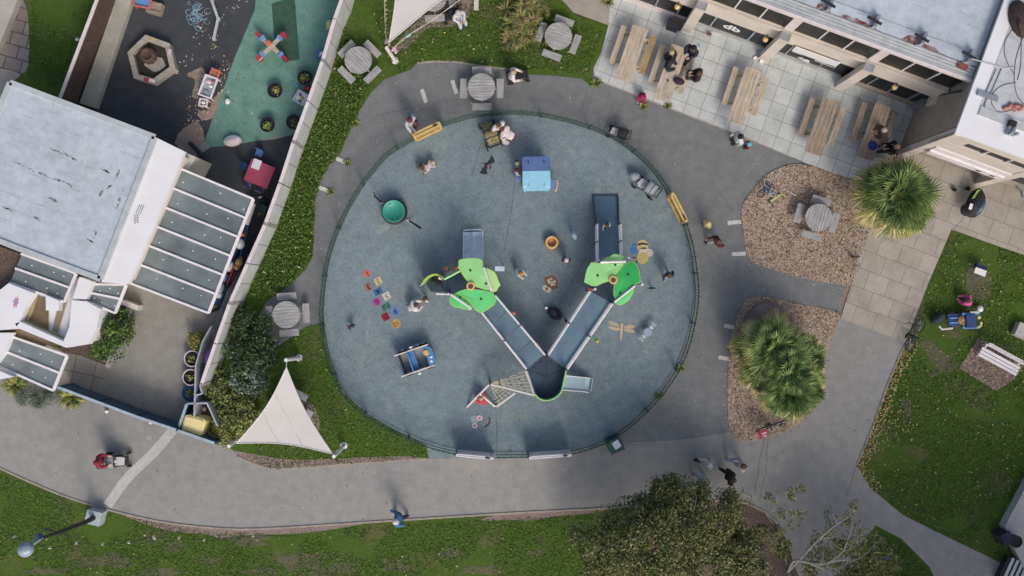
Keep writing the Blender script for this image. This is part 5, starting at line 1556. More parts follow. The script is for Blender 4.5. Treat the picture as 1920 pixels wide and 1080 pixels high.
# ------------------------------------------------------------------ people
SKIN = [(.55, .36, .27), (.45, .29, .21), (.32, .19, .13)]
def cm(prefix, c): return M('%s_%d_%d_%d' % (prefix, c[0] * 100, c[1] * 100, c[2] * 100), c, .85, .12, 7).name
def body_mesh(h, pose, kid, mats, bulk):
    V, Ed, Rd, Tg = [], [], [], []
    def v(p, r): V.append(Vector(p) * h); Rd.append(r * h * (1.32 if r > .0125 else 1.1)); return len(V) - 1
    def e(a, b, t): Ed.append((a, b)); Tg.append(t)
    lean = {'stand': 4, 'walk': 8, 'push': 10, 'sit': 6, 'crouch': 35, 'bend': 55, 'crawl': 80}[pose]
    hz = {'sit': .27, 'crouch': .2, 'crawl': .26, 'bend': .49}.get(pose, .52)
    hy = {'bend': -.06, 'crawl': -.1}.get(pose, 0)
    rot = Matrix.Rotation(R(-lean), 3, 'X')
    up = lambda x, y, z: Vector((0, hy, hz)) + rot @ Vector((x, y, z - .52))
    ls = .90 if kid else 1.0
    pel = v((0, hy, hz), .068 * bulk)
    che = v(up(0, 0, .70), .073 * bulk); nb = v(up(0, -.005, .80), .05 * bulk)
    e(pel, che, 1); e(che, nb, 1)
    nk = v(up(0, .0, .855 * ls), .034); e(nb, nk, 0)
    hr = .078 if kid else .058
    tilt = up(0, .0, .86 * ls); hd = Vector((0, .01, .07 if not kid else .085))
    h0 = v(tilt + (Matrix.Rotation(R(-lean * .5), 3, 'X') @ Vector((0, .018, .035))), hr * .86); h1 = v(tilt + (Matrix.Rotation(R(-lean * .5), 3, 'X') @ hd), hr)
    e(nk, h0, 0); e(h0, h1, 0)
    head = V[h1].copy(); hrad = hr * h * 1.12
    fdir = Matrix.Rotation(R(-lean * .5), 3, 'X') @ Vector((0, 1, 0))
    nz = v((V[h1] / h) * .6 + (V[h0] / h) * .4 + fdir * hr * 1.12, .011); e(h1, nz, 0)
    sw = .118 * (1 if not kid else .95)
    for s in (-1, 1):
        sh = v(up(s * sw, 0, .785), .044 * bulk); e(nb, sh, 1)
        if pose in ('stand', 'walk'):
            sg = s * (.09 if pose == 'walk' else .02)
            el, wr = up(s * (sw + .035), -.02 + sg, .63), up(s * (sw + .03), .06 + sg * 1.6, .50)
        elif pose == 'push': el, wr = up(s * (sw + .04), .06, .66), up(s * (sw - .0), .20, .63)
        elif pose == 'sit': el, wr = up(s * (sw + .04), .05, .65), up(s * (sw - .05), .19, .64)
        elif pose == 'crouch': el, wr = up(s * (sw + .02), .14, .68), up(s * (sw - .04), .27, .70)
        elif pose == 'bend': el, wr = up(s * sw, .14, .72), Vector((s * .09, hy + .42, .24))
        else: el, wr = up(s * (sw + .01), .15, .76), Vector((s * .13, .20, .06))
        a = v(el, .032 * bulk); b = v(wr, .024 * bulk); e(sh, a, 1); e(a, b, 1)
        d = (Vector(wr) - Vector(el)).normalized()
        sd = d.cross(Vector((0, 0, 1))) if abs(d.z) < .9 else Vector((0, 1, 0))
        sd = sd.normalized()
        hn = v(Vector(wr) + d * .042, .022); e(b, hn, 0)
        for k in range(4):
            o = sd * (k - 1.5) * .011
            L = (.036, .043, .040, .031)[k]
            f1 = v(Vector(wr) + d * (.055 + L * .5) + o * 1.25, .0062); f2 = v(Vector(wr) + d * (.052 + L) + o * 1.35 + Vector((0, 0, -.012)), .0052)
            e(hn, f1, 0); e(f1, f2, 0)
        t1 = v(Vector(wr) + d * .04 + sd * s * .032, .0068); e(b, t1, 0)
        hx = s * .052
        if pose in ('stand', 'push', 'bend'): kn, an = (hx, .015 + hy * .5, .28), (hx * 1.1, -.01, .045)
        elif pose == 'walk': kn, an = (hx, .03 + s * .08, .28), (hx, s * .15 - .01, .05)
        elif pose == 'sit': kn, an = (s * .08, .25, .285), (s * .08, .26, .045)
        elif pose == 'crouch': kn, an = (s * .10, .17, .25), (s * .075, .02, .045)
        else: kn, an = (hx, -.02, .045), (hx, -.28, .045)
        th = v((hx, hy, hz - .035 if pose not in ('sit', 'crouch', 'crawl') else hz), .058 * bulk)
        k_ = v(kn, .04 * bulk); a_ = v(an, .028 * bulk)
        e(pel, th, 2); e(th, k_, 2); e(k_, a_, 2)
        tv = v(Vector(an) + Vector((s * .008, .085, -.022)), .024); e(a_, tv, 3)
        if pose == 'crawl': V[tv] = Vector((hx, -.36, .03)) * h
    me = bpy.data.meshes.new('person')
    me.from_pydata([tuple(p) for p in V], Ed, [])
    o = bpy.data.objects.new('person', me); COL.objects.link(o)
    sk = o.modifiers.new('s', 'SKIN'); sk.use_smooth_shade = True
    ss = o.modifiers.new('u', 'SUBSURF'); ss.levels = 1; ss.render_levels = 1
    for i, r_ in enumerate(Rd):
        me.skin_vertices[0].data[i].radius = (r_, r_ * (.8 if i in (0, 1) else 1))
    me.skin_vertices[0].data[0].use_root = True
    dg = bpy.context.evaluated_depsgraph_get()
    out = bpy.data.meshes.new_from_object(o.evaluated_get(dg))
    bpy.data.objects.remove(o)
    for m in mats: out.materials.append(MATS[m])
    n = len(out.polygons)
    C = np.zeros(n * 3); out.polygons.foreach_get('center', C); C = C.reshape(-1, 3)
    best = np.full(n, 1e9); idx = np.zeros(n, np.int32)
    for (a, b), t in zip(Ed, Tg):
        A, B = np.array(V[a]), np.array(V[b]); d = B - A
        f = np.clip(((C - A) @ d) / max(1e-9, d @ d), 0, 1)
        dist = np.linalg.norm(C - (A + f[:, None] * d), axis=1) / (Rd[a] + (Rd[b] - Rd[a]) * f)
        u = dist < best; best[u] = dist[u]; idx[u] = t
    out.polygons.foreach_set('material_index', idx)
    out.polygons.foreach_set('use_smooth', [True] * n)
    return out, head, hrad, fdir
NP = 0
def person(px, py, hd, h, pose, top, bottom, hair, label, hat=None, z0=0.025, skin=0, bulk=None, zc=None, shoes=(.03, .03, .035), group=None, longhair=False):
    """px,py: where head and shoulders show; hd: heading in degrees (0 = towards the cafe end of the frame)"""
    global NP
    NP += 1
    kid = h < 1.35
    bulk = bulk or (1.15 if kid else 1.05)
    ms = [cm('skin', SKIN[skin]), cm('cloth', top), cm('cloth', bottom), cm('shoe', shoes)]
    me, head, hr, fd = body_mesh(h, pose, kid, ms, bulk)
    p = w(px, py, z0 + (zc if zc is not None else h * (.55 if pose in ('sit', 'crouch', 'crawl') else .8)))
    o = bpy.data.objects.new('person', me); COL.objects.link(o)
    o.location = (p.x, p.y, z0); o.rotation_euler = (0, 0, R(hd - 90))
    tag(o, label, 'person', group)
    mb = MB()
    if hat:
        mb.ball(head + Vector((0, -.01, .004)) * h, (hr * 1.18, hr * 1.24, hr * 1.15), 14, 7, zmin=-.15)
        if hat[1] == 'brim': mb.lathe([(hr * 1.9, 0), (hr * 1.85, .012), (hr * 1.1, .02)], tuple(head + Vector((0, 0, .0))), 16)
        nm = 'hat' if hat[1] in ('hat', 'brim') else 'hood'
        c = mb.build(nm, cm('hat', hat[0]), o, True, local=True)
    else:
        mb.ball(head + Vector((0, -.014, .012)) * h, (hr * 1.10, hr * 1.16, hr * 1.08), 14, 7, zmin=-.25)
        if longhair: mb.ball(head + Vector((0, -.045, -.05)) * h, (hr * .95, hr * .55, hr * 1.6), 10, 6)
        mb.build('hair', cm('hair', hair), o, True, local=True)
    mb = MB()
    for s in (-1, 1):
        mb.ball(head + fd * hr * .93 + Vector((s * hr * .38, 0, -.1 * hr)), (hr * .13, hr * .1, hr * .09), 6, 4)
    mb.build('eyes', 'black', o, True, local=True)
    return o
BK, WH, DB, LB = (.02, .02, .024), (.62, .60, .60), (.045, .025, .018), (.28, .42, .55)
NAVY, JEAN, GREY, DKGR = (.025, .03, .05), (.07, .11, .18), (.24, .25, .26), (.06, .06, .065)
BLOND, BROWN, BLACKH, GREYH = (.45, .34, .2), (.10, .055, .03), (.015, .012, .012), (.5, .48, .46)
person(180, 866, 0, 1.68, 'push', (.27, .02, .045), NAVY, BROWN, 'person in a crimson coat pushing a grey pushchair on the long path', (( .26, .015, .04), 'hood'))
person(747, 976, 180, 1.78, 'walk', (.05, .17, .36), NAVY, GREYH, 'person in a blue top striding along the lower edge of the path', ((.6, .58, .56), 'hat'), shoes=(.5, .42, .4))
person(1325, 872, 20, 1.68, 'walk', (.50, .49, .47), BK, GREYH, 'person in a pale top and black trousers with white hair, walking with the group', ((.55, .55, .53), 'hat'))
person(1388, 874, 15, 1.75, 'walk', (.42, .38, .43), (.36, .50, .66), BROWN, 'person in pale blue trousers striding with the group below the palm bed', shoes=(.6, .6, .62))
person(1370, 897, -25, 1.72, 'walk', BK, BK, BROWN, 'person all in black walking in the group, reddish hair', shoes=BK)
person(1318, 901, 10, 1.66, 'walk', (.28, .44, .41), GREY, (.6, .5, .4), 'fair haired person in a sage green coat, partly under the tree edge')
person(1388, 257, -160, 1.68, 'stand', WH, DKGR, BLACKH, 'dark haired adult in a white top at the patio kerb with a child', longhair=True, skin=0, bulk=1.15)
person(1405, 271, 170, 1.0, 'stand', (.28, .02, .05), (.05, .02, .03), BROWN, 'small child in a red coat and turquoise hat at the patio kerb', ((.10, .50, .58), 'hat'))
person(1349, 452, 200, 1.62, 'walk', (.09, .018, .03), (.50, .42, .42), BROWN, 'person in a dark maroon coat with a white bag, outside the yellow side gate', longhair=True)
person(1327, 420, 30, 1.15, 'stand', (.56, .48, .18), NAVY, BLOND, 'child in a bright yellow coat outside the yellow side gate', ((.58, .51, .22), 'hood'), bulk=1.45)
person(1077, 440, 200, 1.05, 'stand', (.30, .46, .55), NAVY, BROWN, 'child in a light blue coat on the blue surface by the orange bowl', ((.32, .47, .56), 'hood'), bulk=1.5)
person(1062, 487, 260, 1.0, 'stand', (.045, .018, .03), BK, BROWN, 'child in a dark coat and white hat between the orange bowl and the ladybird', ((.62, .55, .56), 'hat'), bulk=1.3)
person(1138, 421, -90, .95, 'walk', (.46, .50, .55), BK, BROWN, 'small child in a white jacket climbing the navy ramp', z0=.6, shoes=(.5, .3, .35))
person(1255, 514, -90, 1.25, 'walk', (.035, .03, .035), (.36, .44, .58), BROWN, 'child in a dark jacket and pale blue trousers stepping beside the bee drawing', shoes=(.6, .45, .5), bulk=1.2)
person(767, 577, 20, 1.5, 'crouch', WH, (.25, .22, .22), BROWN, 'crouching adult in a puffy white jacket next to the hopscotch', bulk=1.35)
person(796, 561, 40, 1.05, 'stand', (.60, .56, .57), (.5, .45, .46), BROWN, 'child in white clothes reaching towards the curved yellow green screen', bulk=1.15)
person(816, 528, 0, 1.1, 'crouch', (.02, .025, .035), NAVY, BLACKH, 'child in dark clothes inside the curved yellow green screen', z0=.45)
person(784, 308, -40, 1.1, 'crouch', (.20, .21, .20), BK, BROWN, 'dark haired child crouching on the blue surface below the upper yellow gate')
person(803, 310, 40, 1.15, 'crawl', (.58, .47, .49), (.58, .48, .50), BLOND, 'child in pale pink crawling below the upper yellow gate')
person(767, 224, -50, 1.72, 'walk', (.46, .46, .54), (.58, .60, .66), (.12, .02, .04), 'adult in pale trousers walking towards the upper yellow gate', skin=0, shoes=(.6, .45, .45))
person(778, 231, -20, 1.0, 'stand', (.05, .03, .05), (.5, .45, .46), BROWN, 'small dark jacketed child held beside the adult at the upper yellow gate')
person(958, 138, 0, 1.68, 'push', (.66, .58, .60), NAVY, BLOND, 'adult in a pink white top behind the black pushchair on the upper path')
person(934, 234, -60, 1.65, 'stand', (.66, .62, .62), GREY, BROWN, 'adult in a white coat standing over the olive pushchair', bulk=1.25)
person(944, 231, 180, 1.05, 'stand', (.62, .58, .58), GREY, BROWN, 'child in a mint hat between the two adults in white', ((.20, .50, .48), 'hat'))
person(956, 250, 150, 1.62, 'bend', (.64, .58, .58), (.12, .06, .07), (.10, .04, .035), 'adult in white bending over just inside the railing, brown hair', bulk=1.25)
person(945, 262, 100, .95, 'crouch', (.64, .60, .60), NAVY, BROWN, 'toddler in white crouching beside the bending adult')
person(969, 319, 0, 1.15, 'stand', (.62, .55, .53), NAVY, (.12, .035, .025), 'child in white with reddish brown hair at the side of the play house')
person(969, 307, 0, 1.05, 'stand', (.03, .03, .06), NAVY, (.5, .38, .3), 'fair child in navy at the top corner of the play house')
person(970, 507, -40, 1.15, 'bend', (.48, .52, .58), (.03, .28, .10), (.50, .24, .06), 'child in white top and green trousers bending beside the left tower', shoes=(.05, .25, .1))
person(898, 754, 60, 1.1, 'crouch', (.40, .03, .05), (.42, .52, .56), BLOND, 'child in red crawling at the foot of the climbing net')
person(1825, 568, 150, 1.3, 'crouch', (.62, .10, .30), (.08, .03, .05), BROWN, 'child in a bright pink coat crouching on the lawn beside the blue cart', bulk=1.5)
person(1257, 98, -70, 1.6, 'sit', (.02, .022, .028), BK, BLOND, 'fair haired person in black on the patio bench next to a dark haired one', z0=.2)
person(1254, 117, -20, 1.68, 'sit', (.022, .024, .035), BK, (.02, .02, .03), 'dark haired person in a black puffy coat on the patio bench', z0=.2, bulk=1.35)
person(1301, 90, 230, 1.7, 'sit', (.03, .026, .05), NAVY, BLACKH, 'person in dark purple coat with a blue phone at the table end', z0=.2, bulk=1.25)
person(1313, 140, 165, 1.66, 'sit', (.035, .022, .026), DKGR, BROWN, 'person in a brown black coat on the far patio bench, alone on that side', z0=.2, bulk=1.2)
person(1207, 174, 250, 1.05, 'crouch', (.33, .015, .085), (.28, .015, .07), (.25, .01, .05), 'child in a crimson coat crouching at the patio kerb', ((.34, .016, .09), 'hood'), bulk=1.5, z0=.05)
person(1657, 245, 190, 1.62, 'sit', (.09, .055, .04), (.16, .10, .07), GREYH, 'white haired person on the bench of the darkest table', z0=.2)
person(1681, 277, 170, 1.7, 'sit', (.02, .02, .026), BK, (.45, .26, .2), 'bald person in black seated on the patio beside the palm', z0=.05)
person(1684, 297, 120, 1.62, 'stand', (.40, .03, .05), (.3, .03, .05), (.60, .44, .46), 'person in red with pale pink hair behind the palm top')
person(858, 24, -60, 1.65, 'sit', (.55, .57, .62), (.52, .56, .64), GREYH, 'person in pale blue and white seated on the grass by the upper sail', z0=.03)
# small held things and bags
def blob(name, px, py, z, r, mat, label, cat, rz=0):
    mb = MB(); c = w(px, py, z)
    mb.ball(c, r, 12, 7, rz=rz, zmin=-.8)
    mb.box(c + Vector((0, 0, r[2] * .55)), (r[0] * 1.0, r[1] * .35, r[2] * 1.0), rz)
    return tag(mb.build(name, mat, smooth=False), label, cat)
blob('bag', 1273, 152, .9, (.26, .16, .12), cm('cloth', (.035, .02, .04)), 'dark plum bag lying on the occupied patio table', 'bag', R(-20))
blob('bag', 1637, 273, .88, (.19, .2, .16), cm('cloth', (.02, .03, .22)), 'royal blue bag on the darkest long table', 'bag', R(30))
mb = MB(); mb.box(w(1310, 84, 1.2), (.09, .17, .012), R(20)); tag(mb.build('phone', cm('cloth', (.12, .36, .55))), 'bright blue phone held at the end of the occupied patio table', 'phone')
mb = MB(); mb.box(w(1265, 46, .5), (.62, .1, .95), BA); mb.box(w(1265, 46, .05), (.66, .4, .06), BA); mb.box(w(1262, 49, .62), (.5, .3, .6), BA)
tag(mb.build('menu_board', 'black'), 'black menu board standing against the first cafe pillar', 'board')
# cups on tables
for px, py, m_, lab in ((1179, 98, 'white_letter', 'white cup on the pale table with the orange bench'), (1253, 186, 'white_letter', 'white cup at the kerb end of the occupied table'), (1252, 152, 'dark_metal', 'dark cup in the middle of the occupied table'), (1288, 103, 'white_letter', 'white napkin dish at the far end of the occupied table')):
    mb = MB(); mb.lathe([(.03, 0), (.045, .1), (.04, .1), (.028, .02), (0, .02)], w(px, py, .765), 10); mb.lathe([(.07, 0), (.08, .012), (0, .014)], w(px, py, .762), 12)
    tag(mb.build('cup', m_), lab, 'cup', 'cups on the patio tables')
mb = MB(); mb.path([w(1290, 58, .3), w(1303, 52, .35), (w(1303, 52).x, w(1303, 52).y, 0.02)], .012, 5); mb.path([w(1300, 54, .3), w(1322, 62, .3), w(1328, 64, .05)], .014, 5); mb.box(w(1330, 64, .12), (.14, .1, .2), BA)
tag(mb.build('dog_hook', M('rust', (.16, .07, .06), .8, .2).name), 'rusty wall hook rail under the lettered window', 'rail')
for px, py, lab in ((1416, 111, 'white feeding bowl at the foot of the middle pillar'), (1428, 117, 'second white bowl below the middle pillar')):
    mb = MB(); mb.lathe([(.09, 0), (.11, .07), (.09, .06), (.0, .02)], w(px, py, .05), 12); tag(mb.build('bowl', 'white_metal'), lab, 'bowl', 'bowls at the pillar')

# ------------------------------------------------------------------ pushchairs
def pushchair(px, py, hd, c_hood, c_seat, label, extra=None, sc=1.0, blanket=None, z0=.02):
    p = w(px, py, .6)
    t = empty('pushchair', (p.x, p.y, z0), R(hd), label, 'pushchair')
    t.scale = (sc, sc, sc)
    mb = MB()
    for s in (-1, 1):
        mb.tube((-.42, s * .25, .15), (.12, s * .23, .75), .018, n=6); mb.tube((.42, s * .22, .12), (-.30, s * .24, .82), .018, n=6); mb.tube((-.3, s * .24, .82), (-.58, s * .24, 1.0), .018, n=6)
    mb.tube((-.42, -.25, .15), (-.42, .25, .15), .015, n=6)
    mb.build('frame', 'dark_metal', t, local=True)
    mb = MB(); mb.path([(-.58, s, 1.0) for s in np.linspace(-.25, .25, 5)], .026, 7); mb.build('handle', 'black', t, local=True)
    for x, s, r_ in ((-.42, -1, .13), (-.42, 1, .13), (.42, -1, .10), (.42, 1, .10)):
        mb = MB(); mb.path([(x + r_ * math.cos(a), s * .29, r_ + .02 + r_ * math.sin(a)) for a in np.linspace(0, 6.283, 13)[:-1]], .025, 6, closed=True); mb.tube((x, s * .27, r_ + .02), (x, s * .31, r_ + .02), r_ * .5, n=8); mb.build('wheel', 'tyre', t, local=True)
    mb = MB(); mb.box((.06, 0, .46), (.52, .42, .07)); mb.bar((-.18, 0, .46), (-.30, 0, .86), .42, .06); mb.box((.38, 0, .36), (.2, .38, .05), rot=Matrix.Rotation(R(35), 3, 'Y')); mb.box((-.1, 0, .22), (.5, .36, .14))
    mb.build('seat', c_seat, t, local=True)
    mb = MB()
    arcs = []
    for k in range(7):
        a = R(150 - 16 * k)
        arcs.append([(-.16 + .33 * math.cos(a), y * .25, .58 + .36 * math.sin(a) * (1 - .22 * y * y)) for y in (-1, -.92, -.5, 0, .5, .92, 1)])
        arcs[-1][0] = (arcs[-1][0][0], -.26, arcs[-1][0][2] - .12); arcs[-1][-1] = (arcs[-1][-1][0], .26, arcs[-1][-1][2] - .12)
    mb.add([p for a in arcs for p in a], [(k * 7 + i, k * 7 + i + 1, k * 7 + i + 8, k * 7 + i + 7) for k in range(6) for i in range(6)])
    hd_ = mb.build('hood', c_hood, t, local=True)
    mb = MB()
    for k in (0, 3, 6): mb.path([(x, y, z + .012) for x, y, z in arcs[k]], .014, 5)
    mb.build('rib', 'dark_metal', hd_, local=True)
    if blanket:
        mb = MB(); mb.box((.16, 0, .53), (.40, .36, .08), R(4)); mb.box((.28, .02, .57), (.22, .30, .05), R(-12)); mb.ball((.0, .02, .60), (.09, .09, .09), 10, 6); mb.build('blanket', blanket, t, local=True)
    return t
M('pc_grey', (.33, .37, .39), .85, .12, 6); M('pc_black', (.022, .022, .028), .8, .25, 6); M('pc_white', (.60, .57, .56), .85, .1, 6)
m, n, l, bs = _nt('pc_olive')
g = n.new('ShaderNodeNewGeometry').outputs['Position']
l.new(_ramp(n, l, _noise(n, l, g, 9, 4, .6), [(.36, (.06, .05, .02)), (.46, (.24, .20, .09)), (.6, (.36, .31, .15))]), bs.inputs['Base Color']); bs.inputs['Roughness'].default_value = .9
MATS['pc_olive'] = m
pushchair(216, 865, 0, 'pc_grey', 'pc_black', 'grey hooded pushchair with a pale blanket on the long path', blanket='pc_white')
pushchair(1160, 248, 160, 'pc_black', 'pc_black', 'empty black pushchair parked outside the top of the railing', blanket='pc_white', sc=.85)
pushchair(972, 139, 10, 'pc_black', 'pc_black', 'black pushchair in front of the adult in pink white on the upper path', sc=.9)
pushchair(919, 250, 110, 'pc_olive', 'pc_olive', 'olive patterned pushchair just inside the top railing', sc=1.15)
pushchair(1213, 349, 145, 'pc_grey', 'pc_grey', 'light grey pushchair parked inside the railing by the yellow side gate', blanket='pc_white', sc=1.0)
pushchair(844, 26, 200, 'pc_black', 'pc_black', 'dark pushchair on the grass beside the seated person in pale blue', sc=.75, z0=.04)
blob('bag', 1191, 331, .3, (.28, .2, .25), 'pc_grey', 'grey changing bag on the blue surface next to the light grey pushchair', 'bag', R(-30))
blob('bag', 946, 263, .2, (.26, .16, .16), 'pc_white', 'white bag on the surface below the adults by the olive pushchair', 'bag', R(-40))
mb = MB(); mb.box(w(858, 38, .12), (.42, .2, .08), R(-40)); tag(mb.build('picnic_tray', 'white_metal'), 'white tray on the grass by the upper sail', 'tray')
mb = MB(); mb.box(w(893, 8, .12), (.2, .5, .1), R(0)); tag(mb.build('cool_box', 'pc_white'), 'white box on the grass at the top edge by the upper sail', 'box')
blob('bag', 823, 11, .25, (.3, .12, .14), 'red_panel', 'red bag at the edge of the upper sail', 'bag', R(30))

# ------------------------------------------------------------------ bikes and scooters
def bike(px, py, hd, sc, c_frame, label, lie=0, tyre='tyre', saddle='black', z0=.05, extra=None):
    p = w(px, py, z0 + .2)
    t = empty('bicycle', (p.x, p.y, z0), 0, label, 'bicycle', 'bicycles left about')
    t.rotation_euler = (R(lie), 0, R(hd)); t.scale = (sc, sc, sc)
    r_ = .33
    for x in (-.5, .5):
        mb = MB(); mb.path([(x + r_ * math.cos(a), 0, r_ + .03 + r_ * math.sin(a)) for a in np.linspace(0, 6.283, 25)[:-1]], .03, 7, closed=True); wl_ = mb.build('wheel', tyre, t, local=True)
        mb = MB()
        for a in np.linspace(0, 6.283, 11)[:-1]: mb.tube((x, 0, r_ + .03), (x + r_ * math.cos(a), 0, r_ + .03 + r_ * math.sin(a)), .006, n=4)
        mb.tube((x, -.05, r_ + .03), (x, .05, r_ + .03), .035, n=8)
        mb.build('spokes', 'grey_metal', wl_, local=True)
    mb = MB()
    bb, st_, hd_ = (-.08, 0, .34), (-.2, 0, .80), (.34, 0, .82)
    for a, b_ in ((bb, st_), (bb, (.36, 0, .72)), (st_, (.34, 0, .80)), (bb, (-.5, .04, .36)), ((-.18, 0, .74), (-.5, .04, .36)), (hd_, (.5, .04, .36)), (hd_, (.5, -.04, .36))): mb.tube(a, b_, .028, n=7)
    mb.build('frame', c_frame, t, local=True)
    mb = MB(); mb.path([(.24, -.29, .98), (.36, -.2, .97), (.35, 0, .95), (.36, .2, .97), (.24, .29, .98)], .02, 6); mb.tube((.34, 0, .8), (.35, 0, .96), .02); mb.build('handlebar', 'dark_metal', t, local=True)
    mb = MB(); mb.ball((-.24, 0, .88), (.15, .08, .04), 10, 5); mb.tube((-.2, 0, .78), (-.23, 0, .88), .018); mb.build('saddle', saddle, t, local=True)
    mb = MB(); mb.bar((-.08, -.2, .26), (-.08, .2, .42), .08, .025); mb.lathe([(.09, -.01), (.09, .01)], (-.08, .06, .34), 10); mb.build('pedal', 'black', t, local=True)
    return t
bike(1727, 634, 62, .92, 'black', 'black bicycle lying on the lawn beside the blue cart', lie=-58, z0=.12)
bike(1452, 348, -62, .5, M('bike_blue', (.10, .34, .55), .4, .1).name, 'small blue and white child bicycle lying on the mulch', lie=68, tyre='pink_white', z0=.08)
bike(1441, 364, 28, .5, M('bike_purple', (.12, .09, .16), .4, .2).name, 'small purple black child bicycle lying on the mulch', lie=-68, z0=.08, saddle='bee_pink')
bike(1448, 803, 18, .85, 'black', 'dark bicycle with a red child seat leaning at the tip of the palm bed', lie=-22, z0=.05)
cs = empty('child_seat', w(1431, 812, .8), R(18), 'bright red child seat on the dark bicycle', 'child seat')
mb = MB(); mb.box((0, 0, 0), (.34, .3, .14)); mb.bar((-.16, 0, .03), (-.26, 0, .38), .3, .07); mb.build('shell', M('seat_red', (.42, .03, .04), .5, .12).name, cs, local=True)
mb = MB(); mb.box((.02, 0, .085), (.2, .07, .02)); mb.box((.02, -.11, .085), (.16, .05, .02)); mb.build('strap', 'bee_pink', cs, local=True)
sc_ = empty('scooter', w(1453, 372, .1), R(35), 'small yellow green scooter lying on the mulch by the child bicycles', 'scooter')
M('lime_paint', (.48, .54, .18), .5, .08)
mb = MB(); mb.box((0, 0, .05), (.5, .09, .03)); mb.build('deck', 'lime_paint', sc_, local=True)
mb = MB(); mb.tube((.26, 0, .06), (.34, -.02, .08), .03); mb.tube((.3, .16, .1), (.42, -.22, .06), .02); mb.build('handlebar', 'lime_paint', sc_, local=True)
for x in (-.27, .3):
    mb = MB(); mb.lathe([(.06, 0), (.06, .03)], (x, 0, .02), 10); mb.build('wheel', 'black', sc_, local=True)
mb = MB(); mb.tube(w(1469, 356, .06), w(1493, 366, .06), .012, n=5); mb.tube(w(1484, 363, .06), w(1494, 367, .06), .03, n=6); tag(mb.build('thin_stick', 'pink_white'), 'thin pink stick lying on the mulch beside the blue bicycle', 'stick')
# blue cart
ct = empty('toy_cart', w(1797, 600, .2), R(2), 'long blue cart with white shafts and yellow handles lying on the lawn', 'cart')
M('cart_blue', (.02, .06, .17), .6, .15); M('cart_sky', (.13, .32, .60), .6, .1)
mb = MB(); mb.box((.35, -.05, .3), (.42, .56, .3)); mb.box((-.2, -.0, .2), (.72, .54, .08)); mb.build('box', 'cart_blue', ct, local=True)
mb = MB()
for y in (-.33, .26): mb.bar((.02, y, .32), (.75, y, .32), .1, .06)
for y in (-.1, .1): mb.bar((-.5, y, .27), (-.05, y, .27), .06, .04)
mb.build('side_panel', 'cart_sky', ct, local=True)
mb = MB(); mb.path([(-.98, -.22, .3), (-.86, -.36, .3), (-.4, -.33, .3)], .045, 7); mb.path([(.35, .33, .35), (.72, .33, .35)], .04, 6); mb.build('shaft', 'pink_white', ct, local=True)
mb = MB(); mb.path([(.62, -.33, .34), (.78, -.27, .36), (.8, -.1, .38)], .06, 7); mb.ball((.72, .1, .36), (.09, .09, .06), 8, 5); mb.build('handle', M('pale_yellow', (.62, .58, .28), .6).name, ct, local=True)
mb = MB(); mb.ball((.0, .0, .3), (.18, .2, .09), 10, 5); mb.ball((.05, -.16, .33), (.08, .1, .08), 8, 5); mb.build('cushion', M('tawny', (.36, .22, .09), .8, .25, 9).name, ct, local=True)
for x in (-.4, .45):
    mb = MB(); mb.path([(x + .12 * math.cos(a), .34, .14 + .12 * math.sin(a)) for a in np.linspace(0, 6.283, 13)[:-1]], .03, 6, closed=True); mb.build('wheel', 'tyre', ct, local=True)
mb = MB(); c = w(1758, 597, .3); mb.ball(c, (.36, .2, .3), 14, 7, rz=R(35), zmin=-.9); mb.box(c + Vector((.02, .06, .26)), (.22, .1, .05), R(35)); tag(mb.build('saddle_bag', M('bag_dark', (.03, .042, .04), .8, .2).name), 'dark green black bag between the black bicycle and the blue cart', 'bag')
mb = MB(); mb.ball(w(1837, 579, .25), (.13, .14, .11), 12, 7, zmin=-.3); mb.lathe([(.15, 0), (.15, .02)], w(1837, 579, .2), 14); tag(mb.build('helmet', 'white_roof', smooth=True), 'white helmet on the lawn next to the child in pink', 'helmet')
sb = empty('folding_sign', w(1832, 508, .3), R(-20), 'small white topped sign with a navy back standing on the lawn', 'sign')
mb = MB(); mb.box((0, -.05, .32), (.5, .26, .04)); mb.build('face', 'white_roof', sb, local=True)
mb = MB(); mb.box((.03, .17, .1), (.44, .22, .3)); mb.build('back', cm('cloth', (.02, .03, .11)), sb, local=True)
mb = MB(); [mb.tube((x, y, -.27), (x, y, .3), .02, n=5) for x in (-.22, .22) for y in (-.15, .05)]; mb.build('leg', 'grey_metal', sb, local=True)
# teardrop parasol pod
td = empty('folded_parasol', w(1828, 381, .6), R(65), 'black leaf shaped parasol with a blue panel and lime stripe on the tan paving', 'parasol')
Tq = [(-.66, -.05), (-.5, -.3), (-.1, -.45), (.3, -.38), (.62, -.1), (.66, .12), (.45, .3), (.1, .38), (-.35, .32), (-.6, .18)]
def dome(q, z, hh, nm, mat, par):
    q = smooth_poly(q, True, 4); n = len(q); c = sum((Vector((x, y, 0)) for x, y in q), Vector()) / n
    vs, fs = [], []
    for k in range(6):
        f = k / 5
        for x, y in q: vs.append((c.x + (x - c.x) * (1 - f * .98), c.y + (y - c.y) * (1 - f * .98), z + hh * math.sin(f * math.pi / 2)))
    fs = [(k * n + i, k * n + (i + 1) % n, (k + 1) * n + (i + 1) % n, (k + 1) * n + i) for k in range(5) for i in range(n)] + [tuple(5 * n + i for i in range(n))]
    mb = MB(); mb.add(vs, fs); return mb.build(nm, mat, par, True, local=True)
cn = dome(Tq, 0, .3, 'canopy', 'pc_black', td)
dome([(-.42, -.34), (-.05, -.42), (.28, -.34), (.3, -.12), (-.05, -.02), (-.38, -.12)], .10, .22, 'panel', M('parasol_blue', (.06, .11, .16), .3, .2).name, td)
